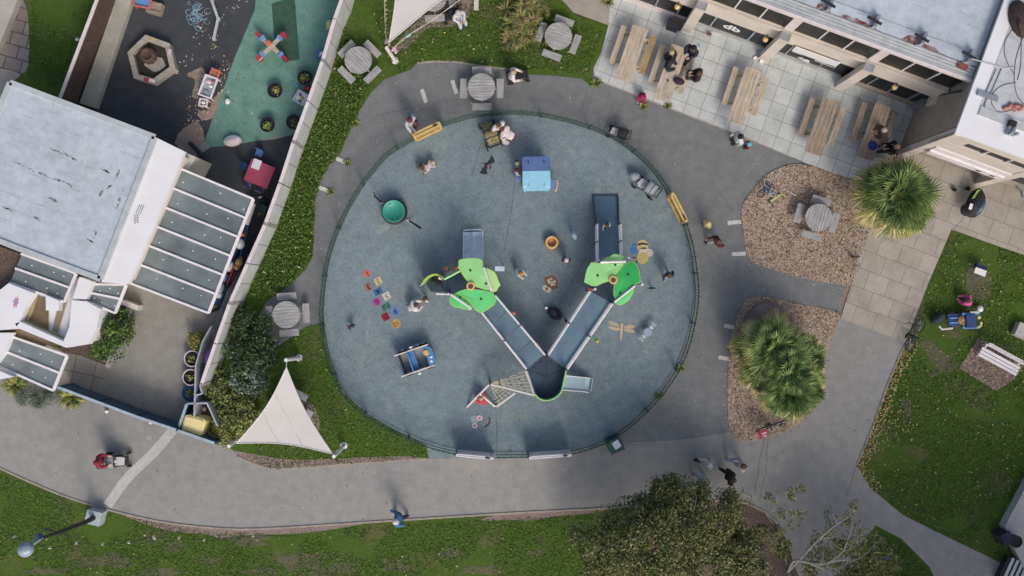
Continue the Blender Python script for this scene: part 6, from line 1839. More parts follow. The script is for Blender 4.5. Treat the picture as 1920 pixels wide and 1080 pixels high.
mb = MB(); mb.sheet([(.05, .30), (.5, .24), (.56, .10), (.42, .16), (.1, .2)], .235); mb.build('stripe', 'petal_dark' if False else M('stripe_lime', (.22, .36, .08), .6).name, td, local=True)
mb = MB(); mb.box((-.28, .2, .26), (.26, .13, .02), R(5)); mb.build('label', 'white_letter', td, local=True)
mb = MB(); mb.tube((-.3, 0, -.55), (-.1, 0, .1), .03); mb.lathe([(.25, -.55), (.25, -.5), (.05, -.46)], (-.3, 0, 0), 12); mb.build('stand', 'dark_metal', td, local=True)
mb = MB(); mb.path([w(1807, 410, .06), w(1795, 425, .06), w(1786, 432, .06)], .02, 5); tag(mb.build('hose', 'gutter'), 'pale hose end on the paving below the black parasol', 'hose')
for px, py, lab in ((1812, 354, 'small dark pot at the foot of the hall pillar'), (1787, 356, 'tiny dark drain cap on the tan paving')):
    mb = MB(); mb.lathe([(.06, 0), (.1, .16), (.08, .16), (0, .1)], w(px, py, .055), 10); tag(mb.build('pot', 'black'), lab, 'pot')
mb = MB(); mb.box(w(1912, 325, .9), (.16, .1, .5), R(-20)); mb.tube(w(1912, 335, 0.06), w(1912, 335, .7), .03); mb.path([w(1905, 350, .1), w(1915, 358, .1), w(1918, 370, .1)], .03, 5); tag(mb.build('hand_pump', cm('cloth', (.10, .17, .26))), 'blue topped stand on the tan paving at the frame edge', 'stand')
mb = MB(); mb.tube(w(1598, 482, 0), w(1598, 482, .45), .06); mb.tube(w(1598, 481, .4), w(1612, 481, .5), .03); tag(mb.build('bollard', 'dark_brown'), 'short dark post at the edge of the round table mulch bed', 'post')
fr = smooth_poly([(1398, 592), (1412, 578), (1436, 566), (1462, 572), (1470, 590), (1446, 602), (1405, 604)], True, 3)
mb = MB(); mb.prism(W(fr, .22), 0, .22); tag(mb.build('flat_rock', M('rock', (.20, .15, .145), .9, .2, 2.5, fine=.3, bump=.3).name), 'broad flat reddish rock at the top of the palm bed', 'rock')

# ------------------------------------------------------------------ lamp post with festoon lights
B_ = w(185, 966); T_ = w(47, 1029, 5.5)
lp = empty('lamp_post', B_, 0, 'tall dark lamp post with a pale globe and festoon bulbs, on a concrete plinth', 'street lamp')
mb = MB(); mb.box((B_.x, B_.y, .28), (.66, .6, .56), R(-14)); mb.build('plinth', M('plinth_blue', (.40, .46, .49), .8, .08, 3).name, lp)
top_ = Vector((B_.x, B_.y, 5.2))
Tp = w(80, 1008, 5.0)
mb = MB(); mb.path([(B_.x, B_.y, .5), (B_.x, B_.y, 1.2), ((B_.x + Tp.x) / 2, (B_.y + Tp.y) / 2, 3.4), Tp], [.12, .10, .075, .06], 8); mb.build('pole', 'black', lp)
mb = MB(); mb.tube(Tp, w(62, 1020, 5.3), .05); mb.bar(w(76, 1009, 5.1), w(60, 1021, 5.2), .16, .1); mb.build('bracket', 'grey_metal', lp)
mb = MB(); mb.ball(w(48, 1030, 5.35), (.30, .30, .30), 18, 10); mb.lathe([(.24, 0), (.26, .05), (.1, .12)], w(48, 1030, 5.5), 16); mb.build('globe', M('globe_blue', (.30, .40, .48), .15, .12, 3).name, lp, True)
mb = MB(); mb.box(w(73, 1006, 5.2), (.14, .2, .3), R(15)); mb.build('camera_box', 'cart_blue', lp)
mb = MB(); mb.tube(w(88, 992, 3.8), w(135, 1007, 3.4), .03); mb.box(w(91, 993, 3.8), (.35, .08, .06), R(-12)); mb.build('cross_arm', 'dark_metal', lp)
fs_ = empty('festoon_lights', w(190, 1015), 0, 'string of pale festoon bulbs hanging from the lamp post over the lawn', 'string lights')
M('bulb', (.70, .66, .55), .3, .05)
FP = [(28, 1006, 4.6), (94, 1027, 4.4), (144, 1018, 4.2), (193, 1020, 4.0), (242, 1017, 3.9), (288, 1006, 3.8), (336, 1008, 3.7), (383, 1012, 3.7), (475, 1004, 3.7), (560, 1004, 3.9)]
mb = MB(); mb.path([w(*p) + Vector((0, 0, .08)) for p in FP], .013, 4); mb.build('cable', 'dark_metal', fs_)
for p in FP[:-1] + [(290, 1009, 3.75)]:
    mb = MB(); c = w(*p); mb.ball(c, (.055, .055, .07), 8, 5); mb.tube(c + Vector((0, 0, .05)), c + Vector((0, 0, .12)), .022, n=6); mb.build('bulb', 'bulb', fs_)
mb = MB(); e0, e1 = w(560, 1004, 0), w(560, 1004, 3.95)
# ------------------------------------------------------------------ terrace corner bottom right
mb = MB(); mb.prism(W([(1884, 988), (1930, 900), (2100, 760), (2200, 1200), (1925, 1075)], .5), 0, .5); tag(mb.build('terrace', 'concrete_pale'), 'pale raised terrace corner beside the shaded lawn', 'terrace')
pl = empty('round_planter', w(1896, 1011, .55), 0, 'black drum planter on the corner of the pale terrace', 'planter')
mb = MB(); mb.lathe([(.22, -.05), (.27, .42), (.25, .44), (.23, .36), (0, .34)], (0, 0, 0), 18); mb.build('drum', 'black', pl, local=True)
wb = empty('wheelie_bin', w(1868, 1000), R(30), 'navy wheelie bin against the terrace edge', 'bin')
mb = MB(); mb.box((0, 0, .5), (.42, .42, .85)); mb.build('body', 'pc_black', wb, local=True)
mb = MB(); mb.box((0, .02, .95), (.46, .5, .07)); mb.build('lid', M('bin_navy', (.012, .02, .05), .6, .2).name, wb, local=True)
for s in (-.2, .2):
    mb = MB(); mb.path([(s, -.26 + .0, .1 + 0)] + [(s, -.26 + .09 * math.cos(a), .1 + .09 * math.sin(a)) for a in np.linspace(0, 6, 9)], .03, 5); mb.build('wheel', 'tyre', wb, local=True)
gr = empty('slatted_bench', w(1905, 1062), R(-24), 'grey and white slatted seat below the terrace corner', 'bench')
mb = MB()
for k in range(6): mb.box((-.5 + k * .22, -.3, .42), (.12, 1.2, .05))
mb.build('slats', 'gutter', gr, local=True)
mb = MB(); mb.box((0, -.3, .2), (1.4, 1.1, .36)); mb.build('base', 'dark_metal', gr, local=True)
# floor light near the tree
mb = MB(); mb.tube(w(1650, 1052, 0), w(1663, 1046, .6), .05); mb.box(w(1664, 1047, .65), (.45, .1, .06), R(-20)); mb.tube(w(1645, 1054, .1), w(1655, 1051, .15), .03); tag(mb.build('sprinkler', 'cart_blue'), 'dark blue sprinkler stand on the shaded grass by the sparse tree', 'sprinkler')
from mathutils import noise as mnoise
# ------------------------------------------------------------------ nursery toys and planters
hx = empty('sand_planter', w(284, 112), 0, 'six sided timber sand planter with a stump in the middle', 'planter')
HX = [(273, 65), (318, 81), (329, 129), (289, 158), (251, 147), (239, 98)]
tc_ = sum((Vector(p) for p in HX), Vector((0, 0))) / 6
mb = MB()
for i in range(6):
    a, b_ = Vector(HX[i]), Vector(HX[(i + 1) % 6])
    ai, bi = a.lerp(tc_, .24), b_.lerp(tc_, .24)
    mb = MB(); mb.prism([w(*p, .42) for p in (a, b_, bi, ai)], .05, .42 + .003 * i); mb.build('edge_board', 'wood_pale', hx)
mb = MB(); mb.sheet([w(*(Vector(p).lerp(tc_, .2)), .2) for p in HX], .2); mb.build('sand', M('dark_earth', (.04, .035, .028), .95, .25, 4, fine=.3).name, hx)
mb = MB(); c = w(291, 116, .2); mb.sheet([(c.x + .55 * math.cos(t) * random.uniform(.7, 1), c.y - .1 + .38 * math.sin(t) * random.uniform(.7, 1)) for t in np.linspace(0, 6.1, 14)], .215); mb.build('pale_sand', M('pale_sand', (.40, .36, .31), .95, .2, 4, fine=.4).name, hx)
mb = MB(); c = w(279, 105, .3); mb.lathe([(.36, -.1), (.34, .22), (.26, .30), (.12, .20), (0, .14)], c, 11); mb.build('stump', M('stump', (.12, .075, .05), .9, .4, 7, fine=.4).name, hx)
for q, m_ in ((((284, 69), (292, 72), (291, 77), (282, 74)), 'bee_yellow'), (((271, 145), (279, 147), (277, 154), (269, 152)), 'red_panel'), (((316, 91), (322, 93), (321, 102), (315, 100)), 'bee_pink'), (((281, 147), (291, 150), (289, 155), (279, 152)), 'white_metal')):
    mb = MB(); mb.prism([w(*p, .46) for p in q], .44, .48); mb.build('painted_patch', m_, hx)
mb = MB(); mb.prism([w(*p, .4) for p in ((271, 67), (273, 73), (257, 83), (254, 78))], .1, .36); tag(mb.build('plank', 'cart_blue'), 'dark blue plank leaning on the six sided planter', 'plank')
def tray_table(px, py, wd, ht, a, m_f, m_in, label, z=.45, name='tray_table', bits=()):
    t = empty(name, w(px, py, z), R(a), label, 'tray table')
    t.location.z = 0.05
    mb = MB()
    for s in (-1, 1): mb.box((s * (wd / 2 - .03), 0, z), (.06, ht, .1)); mb.box((0, s * (ht / 2 - .03), z), (wd - .12, .06, .1))
    mb.build('rim', m_f, t, local=True)
    mb = MB(); mb.box((0, 0, z - .05), (wd - .12, ht - .12, .03)); mb.build('tray', m_in, t, local=True)
    for x in (-1, 1):
        for y in (-1, 1):
            mb = MB(); mb.box((x * (wd / 2 - .04), y * (ht / 2 - .04), (z - .05) / 2), (.05, .05, z - .05)); mb.build('leg', m_f, t, local=True)
    for k, (x, y, s, m_) in enumerate(bits):
        mb = MB(); mb.ball((x, y, z + .0), (s, s * .8, .06), 8, 5); mb.build('toy_piece', m_, t, local=True)
    return t
tray_table(391, 163, .6, .95, -20, 'white_metal', 'pc_grey', 'white framed tray table with pink and grey pieces on the sandy patch', bits=((-.05, .2, .14, 'bee_pink'), (.1, .05, .09, 'white_letter'), (-.02, -.25, .15, 'stain'), (.12, .3, .07, 'red_panel')))
tray_table(403, 139, .4, .42, -22, 'coral', 'tawny', 'small orange red tray table with brown contents above the white one', z=.4)
tray_table(382, 193, .38, .36, -10, 'pink_white', 'stain', 'small white framed tray table below the bigger one, holding a white ball', z=.4, bits=((0, 0, .1, 'white_letter'),))
tray_table(565, 184, .55, .55, -30, 'gutter', 'white_roof', 'white picture tray by the panelled wall with yellow and blue shapes', z=.35, bits=((.05, .0, .09, 'bee_yellow'), (-.1, .1, .08, 'bee_blue'), (.02, -.14, .06, 'dark_metal')))
tray_table(268, 3, .75, .55, -12, 'coral', 'cart_sky', 'blue tray table with a wooden rim at the top edge of the yard', z=.5)
mb = MB(); c = w(288, 14, .4); mb.box(c - Vector((0, 0, .2)), (.62, .5, .4), R(-15)); mb.box(c + Vector((.02, -.2, .03)), (.62, .1, .06), R(-15)); tag(mb.build('wooden_crate', 'wood_brown'), 'brown wooden crate beside the blue tray table', 'crate')
M('sand_spill', (.33, .255, .20), .95, .2, 4, fine=.5)
for q in ([(372, 128), (384, 134), (376, 160), (372, 186), (360, 178), (366, 150), (350, 140)], [(398, 190), (414, 170), (422, 178), (408, 214), (380, 226), (370, 208), (390, 206)], [(345, 240), (372, 230), (384, 262), (352, 282), (330, 268)]):
    mb = MB(); mb.sheet([(p[0] + random.uniform(-.05, .05), p[1] + random.uniform(-.05, .05)) for p in [tuple(w(*c).xy) for c in smooth_poly(q, True, 4)]], .0475); struct('sand_spill', mb, 'sand_spill')
mb = MB(); mb.bar(w(466, 405, .25), w(404, 568, .25), .34, .5); tag(mb.build('storage_bench', 'cart_blue'), 'low navy storage bench running along the clutter strip', 'bench')  # added bench, holds the toys up out of the wall's shade
# angled balance beam
mb = MB()
P = [w(396, -14, .2), w(397, 0, .2), w(409, 35, .2), (w(401, 72, .2))]
for a, b_ in zip(P, P[1:]): mb.bar(a, b_, .11, .08)
for p in P: mb.box((p.x, p.y, .1), (.14, .14, .2))
tag(mb.build('balance_beam', 'gutter'), 'bent pale grey balance beam on the black yard surface', 'beam')
# cross seesaw
cx = empty('cross_seesaw', w(509, 87), 0, 'wooden cross shaped seesaw with red feet on the green surface', 'seesaw')
for k, (a, b_) in enumerate((((481, 62), (537, 112)), ((534, 62), (484, 112)))):
    mb = MB(); mb.bar(w(*a, .42 + .06 * k), w(*b_, .42 + .06 * k), .17, .06); mb.build('beam', 'wood_tan', cx)
for p in ((484, 65), (531, 65), (485, 108), (533, 109)):
    v_ = Vector((p[0] - 509, p[1] - 87)); q = (p[0] - v_.x * .28, p[1] - v_.y * .28)
    mb = MB(); c = w(*p, .5); mb.box(c, (.24, .17, .12), ang((509, 87), p)); mb.box((c.x, c.y, .25), (.14, .14, .46), ang((509, 87), p)); mb.build('seat', 'red_panel', cx)
    mb = MB(); c = w(*q, .52); mb.box(c, (.14, .26, .08), ang((509, 87), p)); mb.build('grip', 'cart_sky', cx)
mb = MB(); mb.lathe([(.13, .02), (.13, .56), (0, .58)], w(509, 87, .0), 12); mb.build('pivot', 'coral', cx)
# plant pots
LEAFS = {}
def lm(name, c): LEAFS[name] = c; mat_leaf(name, c); return name
for nm, c in (('leaf_dark', (.035, .062, .026)), ('leaf_mid', (.07, .13, .034)), ('leaf_bright', (.13, .24, .045)), ('leaf_yellow', (.26, .25, .07)), ('leaf_olive', (.19, .195, .072)), ('leaf_olive_dark', (.12, .13, .058)),
              ('leaf_olive_pale', (.25, .25, .11)), ('leaf_grey', (.16, .21, .18)), ('leaf_silver', (.36, .40, .35)), ('leaf_brown', (.16, .09, .04)), ('leaf_straw', (.36, .27, .13)), ('leaf_lime', (.30, .36, .09)),
              ('palm_dark', (.055, .095, .026)), ('palm_mid', (.125, .185, .05)), ('palm_light', (.25, .31, .11)), ('palm_gold', (.32, .29, .075)), ('palm_straw', (.55, .46, .22)), ('flower_pink', (.45, .14, .2)), ('litter_orange', (.40, .20, .07)), ('litter_yellow', (.48, .38, .12)), ('litter_pale', (.5, .44, .34)), ('litter_brown', (.20, .11, .06))): lm(nm, c)
def leafy(name, parent, centres, n, spread, size, mats, up=.5, wts=None, flat_=1.0, asp=.55):
    C = np.array([(c[0], c[1], c[2]) for c in centres]); 
    k = RNG.integers(0, len(C), n)
    sp = np.array([c[3] if len(c) > 3 else spread for c in centres])[k]
    d = RNG.normal(size=(n, 3)); d /= np.linalg.norm(d, axis=1)[:, None]
    P = C[k] + d * (sp * RNG.random(n) ** .45)[:, None] * np.array([1, 1, flat_])
    P[:, 2] = np.maximum(P[:, 2], .06)
    V, F, mi = leaf_quads(P, np.full(n, size), len(mats), up, asp, wts)
    return fast_mesh(name, V, F, mi, mats, parent)
for i, (px, py, ms, lab) in enumerate(((516, 170, ['leaf_lime', 'leaf_olive', 'leaf_brown'], 'black tub of mixed yellow and red leaved plants, largest on the green surface'), (572, 146, ['leaf_lime', 'leaf_mid', 'leaf_yellow'], 'black tub of yellowish plants closest to the red ball'),
                                       (502, 234, ['leaf_lime', 'leaf_mid', 'leaf_bright'], 'black tub of lime plants at the lower end of the green surface'), (551, 229, ['leaf_mid', 'leaf_lime', 'leaf_dark'], 'black tub with few leaves tight against the panelled wall'))):
    p = w(px, py, .35)
    t = empty('plant_tub', (p.x, p.y, .05), 0, lab, 'plant pot', 'black plant tubs in the nursery yard')
    mb = MB(); mb.lathe([(.22, 0), (.31, .34), (.33, .36), (.29, .36), (.27, .30), (0, .29)], (0, 0, 0), 18); mb.build('tub', 'black', t, local=True)
    leafy('plant', t, [(p.x + random.uniform(-.12, .12), p.y + random.uniform(-.12, .12), .45, .15) for _ in range(5)], 130, .2, .05, ms, .8)
# small yard toys : name, px, py, builder bits
def toy(name, px, py, z, parts, label, cat, group=None):
    lift = .46 if z in (.3, .4) and px < 460 else 0  # clutter strip toys stand higher to catch the sun
    t = empty(name, w(px, py, z + lift), 0, label, cat, group); t.location.z = .05 + lift
    for k, (kind, c, s, m_, nm) in enumerate(parts):
        mb = MB()
        if kind == 'box': mb.box(c, s[:3], R(s[3]) if len(s) > 3 else 0)
        elif kind == 'ball': mb.ball(c, s[:3], 12, 7, rz=R(s[3]) if len(s) > 3 else 0)
        elif kind == 'tube': mb.tube(c, s, .03)
        mb.build(nm, m_, t, local=True, smooth=kind == 'ball')
    return t
toy('ride_on_boat', 436, 264, .2, [('ball', (0, 0, .15), (.42, .26, .2, 8), 'pink_white', 'hull'), ('ball', (.0, 0, .26), (.26, .14, .12, 8), 'bee_pink', 'seat'), ('box', (.3, .02, .3), (.1, .2, .06, 8), 'white_metal', 'rim')], 'white and pink ride on boat toy at the edge of the black surface', 'ride on toy')
toy('foam_block', 617, 47, .15, [('ball', (0, .05, .1), (.13, .2, .1, -10), 'pale_yellow', 'block'), ('box', (0, -.1, .08), (.2, .2, .16, -5), 'pale_yellow', 'foot')], 'yellow foam bean by the top of the panelled wall', 'toy')
toy('toy_box', 603, 104, .2, [('box', (0, 0, .14), (.42, .34, .26, -25), 'bee_blue', 'bin'), ('ball', (.05, .05, .28), (.12, .09, .08), 'white_letter', 'contents'), ('ball', (-.05, -.03, .28), (.06, .07, .05), 'orange_ring', 'ball')], 'blue toy box half hidden against the panelled wall', 'box')
toy('play_ball', 577, 167, .12, [('ball', (0, 0, .12), (.14, .14, .12), 'red_panel', 'ball'), ('ball', (.05, .02, .22), (.04, .04, .02), 'coral', 'patch')], 'red ball against the panelled wall', 'ball')
toy('play_disc', 559, 160, .05, [('ball', (0, 0, .04), (.09, .06, .03), 'cart_sky', 'disc'), ('ball', (0, 0, .07), (.04, .03, .02), 'bee_blue', 'hub')], 'small blue disc on the green surface by the red ball', 'disc')
toy('bucket', 427, 190, .12, [('ball', (0, 0, .1), (.11, .14, .1), 'white_letter', 'pail'), ('box', (0, 0, .2), (.1, .12, .02), 'white_metal', 'rim')], 'white upturned bucket at the seam of green and black surfaces', 'bucket')
mb = MB(); mb.path([w(356, 268, .2), w(366, 278, .28), w(381, 295, .2)], .09, 8); tag(mb.build('play_pipe', 'black'), 'thick black play pipe near the cream storage box', 'pipe')
# red table and chairs
rtb = empty('play_table', w(487, 326, .5), R(-22), 'pinkish red play table in the yard with a sheet of paper on it', 'table')
rtb.location.z = .05
M('table_red', (.45, .075, .13), .45, .06)
mb = MB(); mb.box((-.27, 0, .5), (.535, .98, .04)); mb.box((.275, 0, .505), (.545, .98, .04)); mb.build('table_top', 'table_red', rtb, local=True)
for x in (-.46, .46):
    for y in (-.42, .42):
        mb = MB(); mb.box((x, y, .24), (.07, .07, .48)); mb.build('leg', 'table_red', rtb, local=True)
mb = MB(); mb.box(w(481, 308, .60), (.36, .42, .012), R(-20)); tag(mb.build('paper_sheet', 'white_letter'), 'white paper sheet on the pinkish red table', 'paper')
def kid_chair(px, py, a, m_, label):
    t = empty('play_chair', w(px, py, .3), R(a), label, 'chair', 'blue play chairs at the red table'); t.location.z = .05
    mb = MB(); mb.box((0, 0, .28), (.3, .3, .04)); mb.build('seat', m_, t, local=True)
    mb = MB(); mb.box((0, .15, .45), (.3, .04, .3)); mb.build('backrest', m_, t, local=True)
    for x in (-.12, .12):
        for y in (-.12, .12):
            mb = MB(); mb.box((x, y, .13), (.04, .04, .26)); mb.build('leg', m_, t, local=True)
kid_chair(486, 288, -22, 'bee_blue', 'mid blue play chair above the pinkish red table'); kid_chair(460, 312, 68, 'cart_blue', 'navy play chair on the short side of the red table'); kid_chair(465, 346, 158, 'bike_purple', 'purple play chair tucked under the corner of the red table'); kid_chair(490, 355, 158, 'bike_purple', 'purple play chair tucked under the middle edge of the red table')
# clutter strip between canopy and wall
CL = [((470, 388), (460, 420), 'white_metal', 'roll', 'long white roll standing in the clutter strip by the canopy'), ]
mb = MB(); mb.tube(w(474, 381, .6), w(461, 421, .6), .14, n=10); [mb.tube(w(467 + k, 402 - 4 * k, .0), w(467 + k, 402 - 4 * k, .55), .04) for k in (-2, 2)]; tag(mb.build('awning_roll', 'pink_white'), 'long white rolled awning at the top of the clutter strip', 'awning')
toy('storage_tub', 442, 448, .35, [('box', (0, 0, .16), (.42, .5, .32, -25), 'pc_white', 'tub'), ('ball', (.05, .1, .33), (.16, .2, .06), 'white_letter', 'lid'), ('box', (-.15, -.1, .34), (.14, .2, .05, -25), 'gutter', 'tray')], 'pair of pale grey tubs outside the clutter strip against the wall', 'tub')
toy('toy_bear', 446, 492, .4, [('ball', (0, 0, .2), (.16, .18, .2), 'orange_ring', 'body'), ('ball', (-.08, -.2, .24), (.14, .14, .14), 'orange_ring', 'head'), ('ball', (.1, .17, .2), (.07, .1, .08), 'tawny', 'leg')], 'orange brown toy bear in the clutter strip', 'toy')
toy('white_sack', 449, 457, .4, [('ball', (0, 0, .25), (.2, .24, .22), 'white_letter', 'sack'), ('ball', (-.1, .2, .28), (.1, .1, .1), 'pc_white', 'knot')], 'plump white sack in the upper clutter strip', 'sack')
toy('orange_spade', 454, 440, .4, [('ball', (0, 0, .3), (.1, .09, .05), 'orange', 'blade'), ('tube', (0, 0, .3), (.2, .2, .3), 'black', 'shaft')], 'orange spade head with black shaft in the clutter strip', 'spade')
toy('toy_bundle', 431, 500, .3, [('ball', (0, 0, .2), (.14, .24, .18, -20), 'white_letter', 'bag'), ('ball', (.14, -.15, .14), (.12, .12, .1), 'pc_black', 'bundle')], 'white bag and dark bundle beside the toy bear', 'bag')
toy('red_fence_toy', 432, 519, .3, [('box', (0, 0, .2), (.08, .7, .24, -22), 'red_panel', 'panel'), ('box', (.16, .0, .12), (.2, .5, .2, -22), 'toy_dark', 'base')], 'dark red toy panel under the toy bear', 'toy')
toy('blue_crate', 421, 521, .3, [('box', (0, 0, .18), (.24, .34, .3, -20), 'bee_blue', 'crate'), ('ball', (0, 0, .34), (.1, .12, .06), 'cart_sky', 'contents')], 'bright blue crate against the canopy gutter', 'crate')
toy('pale_sacks', 413, 540, .3, [('ball', (0, 0, .2), (.15, .28, .18, -20), M('pale_teal', (.36, .48, .50), .8, .1).name, 'sack'), ('ball', (-.05, -.3, .2), (.12, .16, .14, -20), 'white_letter', 'sack')], 'pale teal sacks lower in the clutter strip', 'sack')
toy('blue_ball', 407, 563, .2, [('ball', (0, 0, .16), (.14, .16, .14), 'bee_blue', 'ball'), ('ball', (.03, .05, .27), (.07, .06, .04), 'white_letter', 'patch')], 'blue and white ball at the lower end of the clutter strip', 'ball')
toy('orange_blocks', 401, 575, .2, [('box', (0, 0, .1), (.3, .1, .16, 20), 'tawny', 'block'), ('box', (.1, .12, .1), (.14, .14, .18, 40), 'toy_dark', 'block')], 'tawny toy blocks at the lower end of the clutter strip', 'blocks')
mb = MB(); mb.path([w(466, 420, .5), w(452, 475, .5), w(428, 530, .5), w(410, 572, .4)], .03, 6); tag(mb.build('blue_rope', 'bee_blue'), 'blue rope running down the clutter strip', 'rope')
toy('green_trug', 493, 395, .3, [('box', (0, 0, .2), (.3, .5, .4, -20), M('trug_green', (.03, .07, .055), .7).name, 'trug'), ('ball', (-.1, -.15, .42), (.06, .05, .04), 'orange', 'ball')], 'dark green trug in the corner below the red table', 'box')
toy('spilled_bits', 488, 370, .2, [('ball', (0, 0, .1), (.1, .06, .05), 'white_letter', 'scrap'), ('ball', (.12, -.2, .1), (.2, .22, .16), 'pc_black', 'bag')], 'black bag with white scraps below the red table', 'bag')
mb = MB(); mb.prism(W([(425, 545), (445, 515), (452, 500), (440, 545), (415, 608), (400, 640), (396, 620)], .9), .8, .86); tag(mb.build('tarpaulin', M('tarp_grey', (.13, .14, .15), .7, .2, 2).name), 'dark grey tarpaulin strip along the foot of the panelled wall', 'tarpaulin')
mb = MB(); c = w(393, 667, .9); mb.ball(c, (.16, .36, .3), 12, 7, rz=R(-20)); mb.tube((c.x, c.y, 0), c, .05); tag(mb.build('purple_cover', M('purple', (.30, .14, .45), .7, .1).name), 'purple cover poking over the panelled wall', 'cover')
for px, py, m_, lab in ((361, 672, 'pc_black', 'black tub with plants and white hoop at the yard side of the screen'), (358, 707, 'pc_black', 'black tub ringed in pale pink, with a yellow flower'), (357, 737, 'cart_blue', 'dark blue tub at the end of the pale screen')):
    p = w(px, py, .4)
    t = empty('yard_tub', (p.x, p.y, .04), 0, lab, 'tub', 'dark tubs along the pale screen')
    mb = MB(); mb.lathe([(.28, 0), (.36, .42), (.32, .42), (.30, .34), (0, .32)], (0, 0, 0), 16); mb.build('tub', m_, t, local=True)
    if py != 737:
        mb = MB(); mb.path([(.34 * math.cos(a) + .02, .34 * math.sin(a), .46) for a in np.linspace(0, 6.283, 19)[:-1]], .03, 6, closed=True); mb.build('hoop', 'bee_pink', t, local=True)
    leafy('plant', t, [(p.x, p.y, .45, .2)], 40, .2, .06, ['leaf_lime', 'leaf_mid', 'leaf_yellow'], .8)
yt = empty('yellow_tub', w(364, 797, 1.0), R(-16), 'pale yellow covered water tub inside the navy fenced corner', 'tub'); yt.location.z = .052
M('tub_yellow', (.85, .72, .34), .5, .05); q = rr(-.46, .46, -.36, .36, .12, (1, 1, 1, 1))
mb = MB(); mb.prism(q, 0, 1.0); mb.build('tub', 'tub_yellow', yt, local=True)
mb = MB(); mb.prism([(x * .86, y * .82) for x, y in q], 1.0, 1.05); mb.build('lid', 'tub_yellow', yt, local=True)
toy('garden_toys', 372, 770, .2, [('ball', (0, 0, .15), (.2, .12, .12, 20), 'toy_dark', 'barrow'), ('ball', (.25, .05, .15), (.1, .1, .1), 'pc_white', 'jug'), ('box', (-.25, 0, .1), (.14, .2, .16, 15), 'stain', 'box')], 'heap of dark garden toys behind the yellow tub', 'toys')
for px, py, r_, lab in ((200, 771, .09, 'white ball on the path outside the long navy fence'), (282, 793, .06, 'small white ball stuck on the navy fence foot')):
    mb = MB(); mb.ball(w(px, py, .1), r_, 10, 6); mb.ball(w(px + 1, py, .1 + r_ * .3), r_ * .8, 8, 5); tag(mb.build('ball', 'white_letter', smooth=True), lab, 'ball', 'white balls along the navy fence')

# ------------------------------------------------------------------ shrubs
def shrub(label, pts, n, size, mats, wts=None, up=.5, hgt=.9, spread=.35, name='shrub', stem=True, asp=.55, group='shrubs and clumps'):
    """pts: layout points (px,py,z) of leaf clump centres"""
    C = [w(*p[:3]) for p in pts]
    c0 = sum(C, Vector()) / len(C)
    t = empty(name, (c0.x, c0.y, 0), 0, label, 'shrub', group)
    leafy('foliage', t, [(c.x, c.y, c.z, p[3] if len(p) > 3 else spread) for c, p in zip(C, pts)], n, spread, size, mats, up, wts, .8, asp)
    if stem:
        mb = MB()
        for c in C[::2]: mb.path([(c0.x + (c.x - c0.x) * .3, c0.y + (c.y - c0.y) * .3, 0), (c.x * .6 + c0.x * .4, c.y * .6 + c0.y * .4, c.z * .6), tuple(c)], [.035, .022, .01], 5)
        mb.build('stem', 'dark_brown', t)
    return t
def clump(cx, cy, rx, ry, n, z0, z1, sp):
    out = []
    for _ in range(n):
        a, r_ = random.uniform(0, 6.283), math.sqrt(random.random())
        out.append((cx + rx * r_ * math.cos(a), cy + ry * r_ * math.sin(a), z0 + (z1 - z0) * (1 - r_ * .7) * random.uniform(.7, 1), sp * random.uniform(.7, 1.25)))
    return out
shrub('dark evergreen shrub nearest the tarmac nook, beside the panelled wall', clump(468, 612, 34, 30, 22, .5, 1.3, .36) , 2400, .06, ['leaf_dark', 'leaf_mid', 'leaf_olive_dark'], [.6, .25, .15])
shrub('large dark bush with white flower heads between wall and sail', clump(470, 672, 46, 42, 30, .6, 1.7, .4), 3400, .06, ['leaf_dark', 'leaf_mid', 'leaf_olive_dark', 'leaf_grey'], [.52, .22, .16, .1])
shrub('silvery white topped shrub facing the shade sail', clump(468, 712, 32, 26, 18, .7, 1.6, .3), 1900, .06, ['leaf_silver', 'leaf_mid', 'leaf_grey', 'leaf_dark'], [.34, .2, .22, .24])
shrub('golden green shrub against the pale screen', clump(416, 722, 24, 32, 16, .4, 1.1, .34), 1600, .065, ['leaf_olive', 'leaf_lime', 'leaf_mid', 'leaf_dark'], [.4, .2, .2, .2])
shrub('yellow green conifer like shrub at the corner of the shade sail', clump(444, 786, 38, 36, 28, .35, 1.1, .36), 3400, .06, ['leaf_lime', 'leaf_olive_pale', 'leaf_olive', 'leaf_mid'], [.36, .28, .22, .14])
shrub('lowest pale yellow shrub touching the sail post by the path', clump(420, 815, 20, 20, 12, .3, .8, .3), 1300, .06, ['leaf_lime', 'leaf_olive_pale', 'leaf_yellow', 'leaf_olive'], [.35, .35, .1, .2])
shrub('leafy green shrub filling the nursery planting bed', clump(205, 620, 38, 44, 30, .5, 1.5, .38), 3200, .065, ['leaf_bright', 'leaf_mid', 'leaf_dark', 'leaf_olive'], [.28, .36, .26, .1])
shrub('low flowering plants at the tip of the nursery planting bed', clump(186, 660, 22, 14, 9, .2, .5, .22), 600, .05, ['leaf_mid', 'leaf_bright', 'leaf_dark', 'leaf_brown'], [.4, .2, .25, .15])
shrub('low strip of plants between the white roofs and deck', clump(105, 640, 30, 9, 8, .15, .4, .2), 420, .05, ['leaf_mid', 'leaf_olive', 'leaf_brown'], [.4, .4, .2])
shrub('tub of red and yellow flowers against the pale screen', clump(368, 638, 11, 17, 9, .4, .8, .22), 620, .055, ['leaf_lime', 'leaf_yellow', 'leaf_mid', 'coral'], [.4, .3, .22, .08])
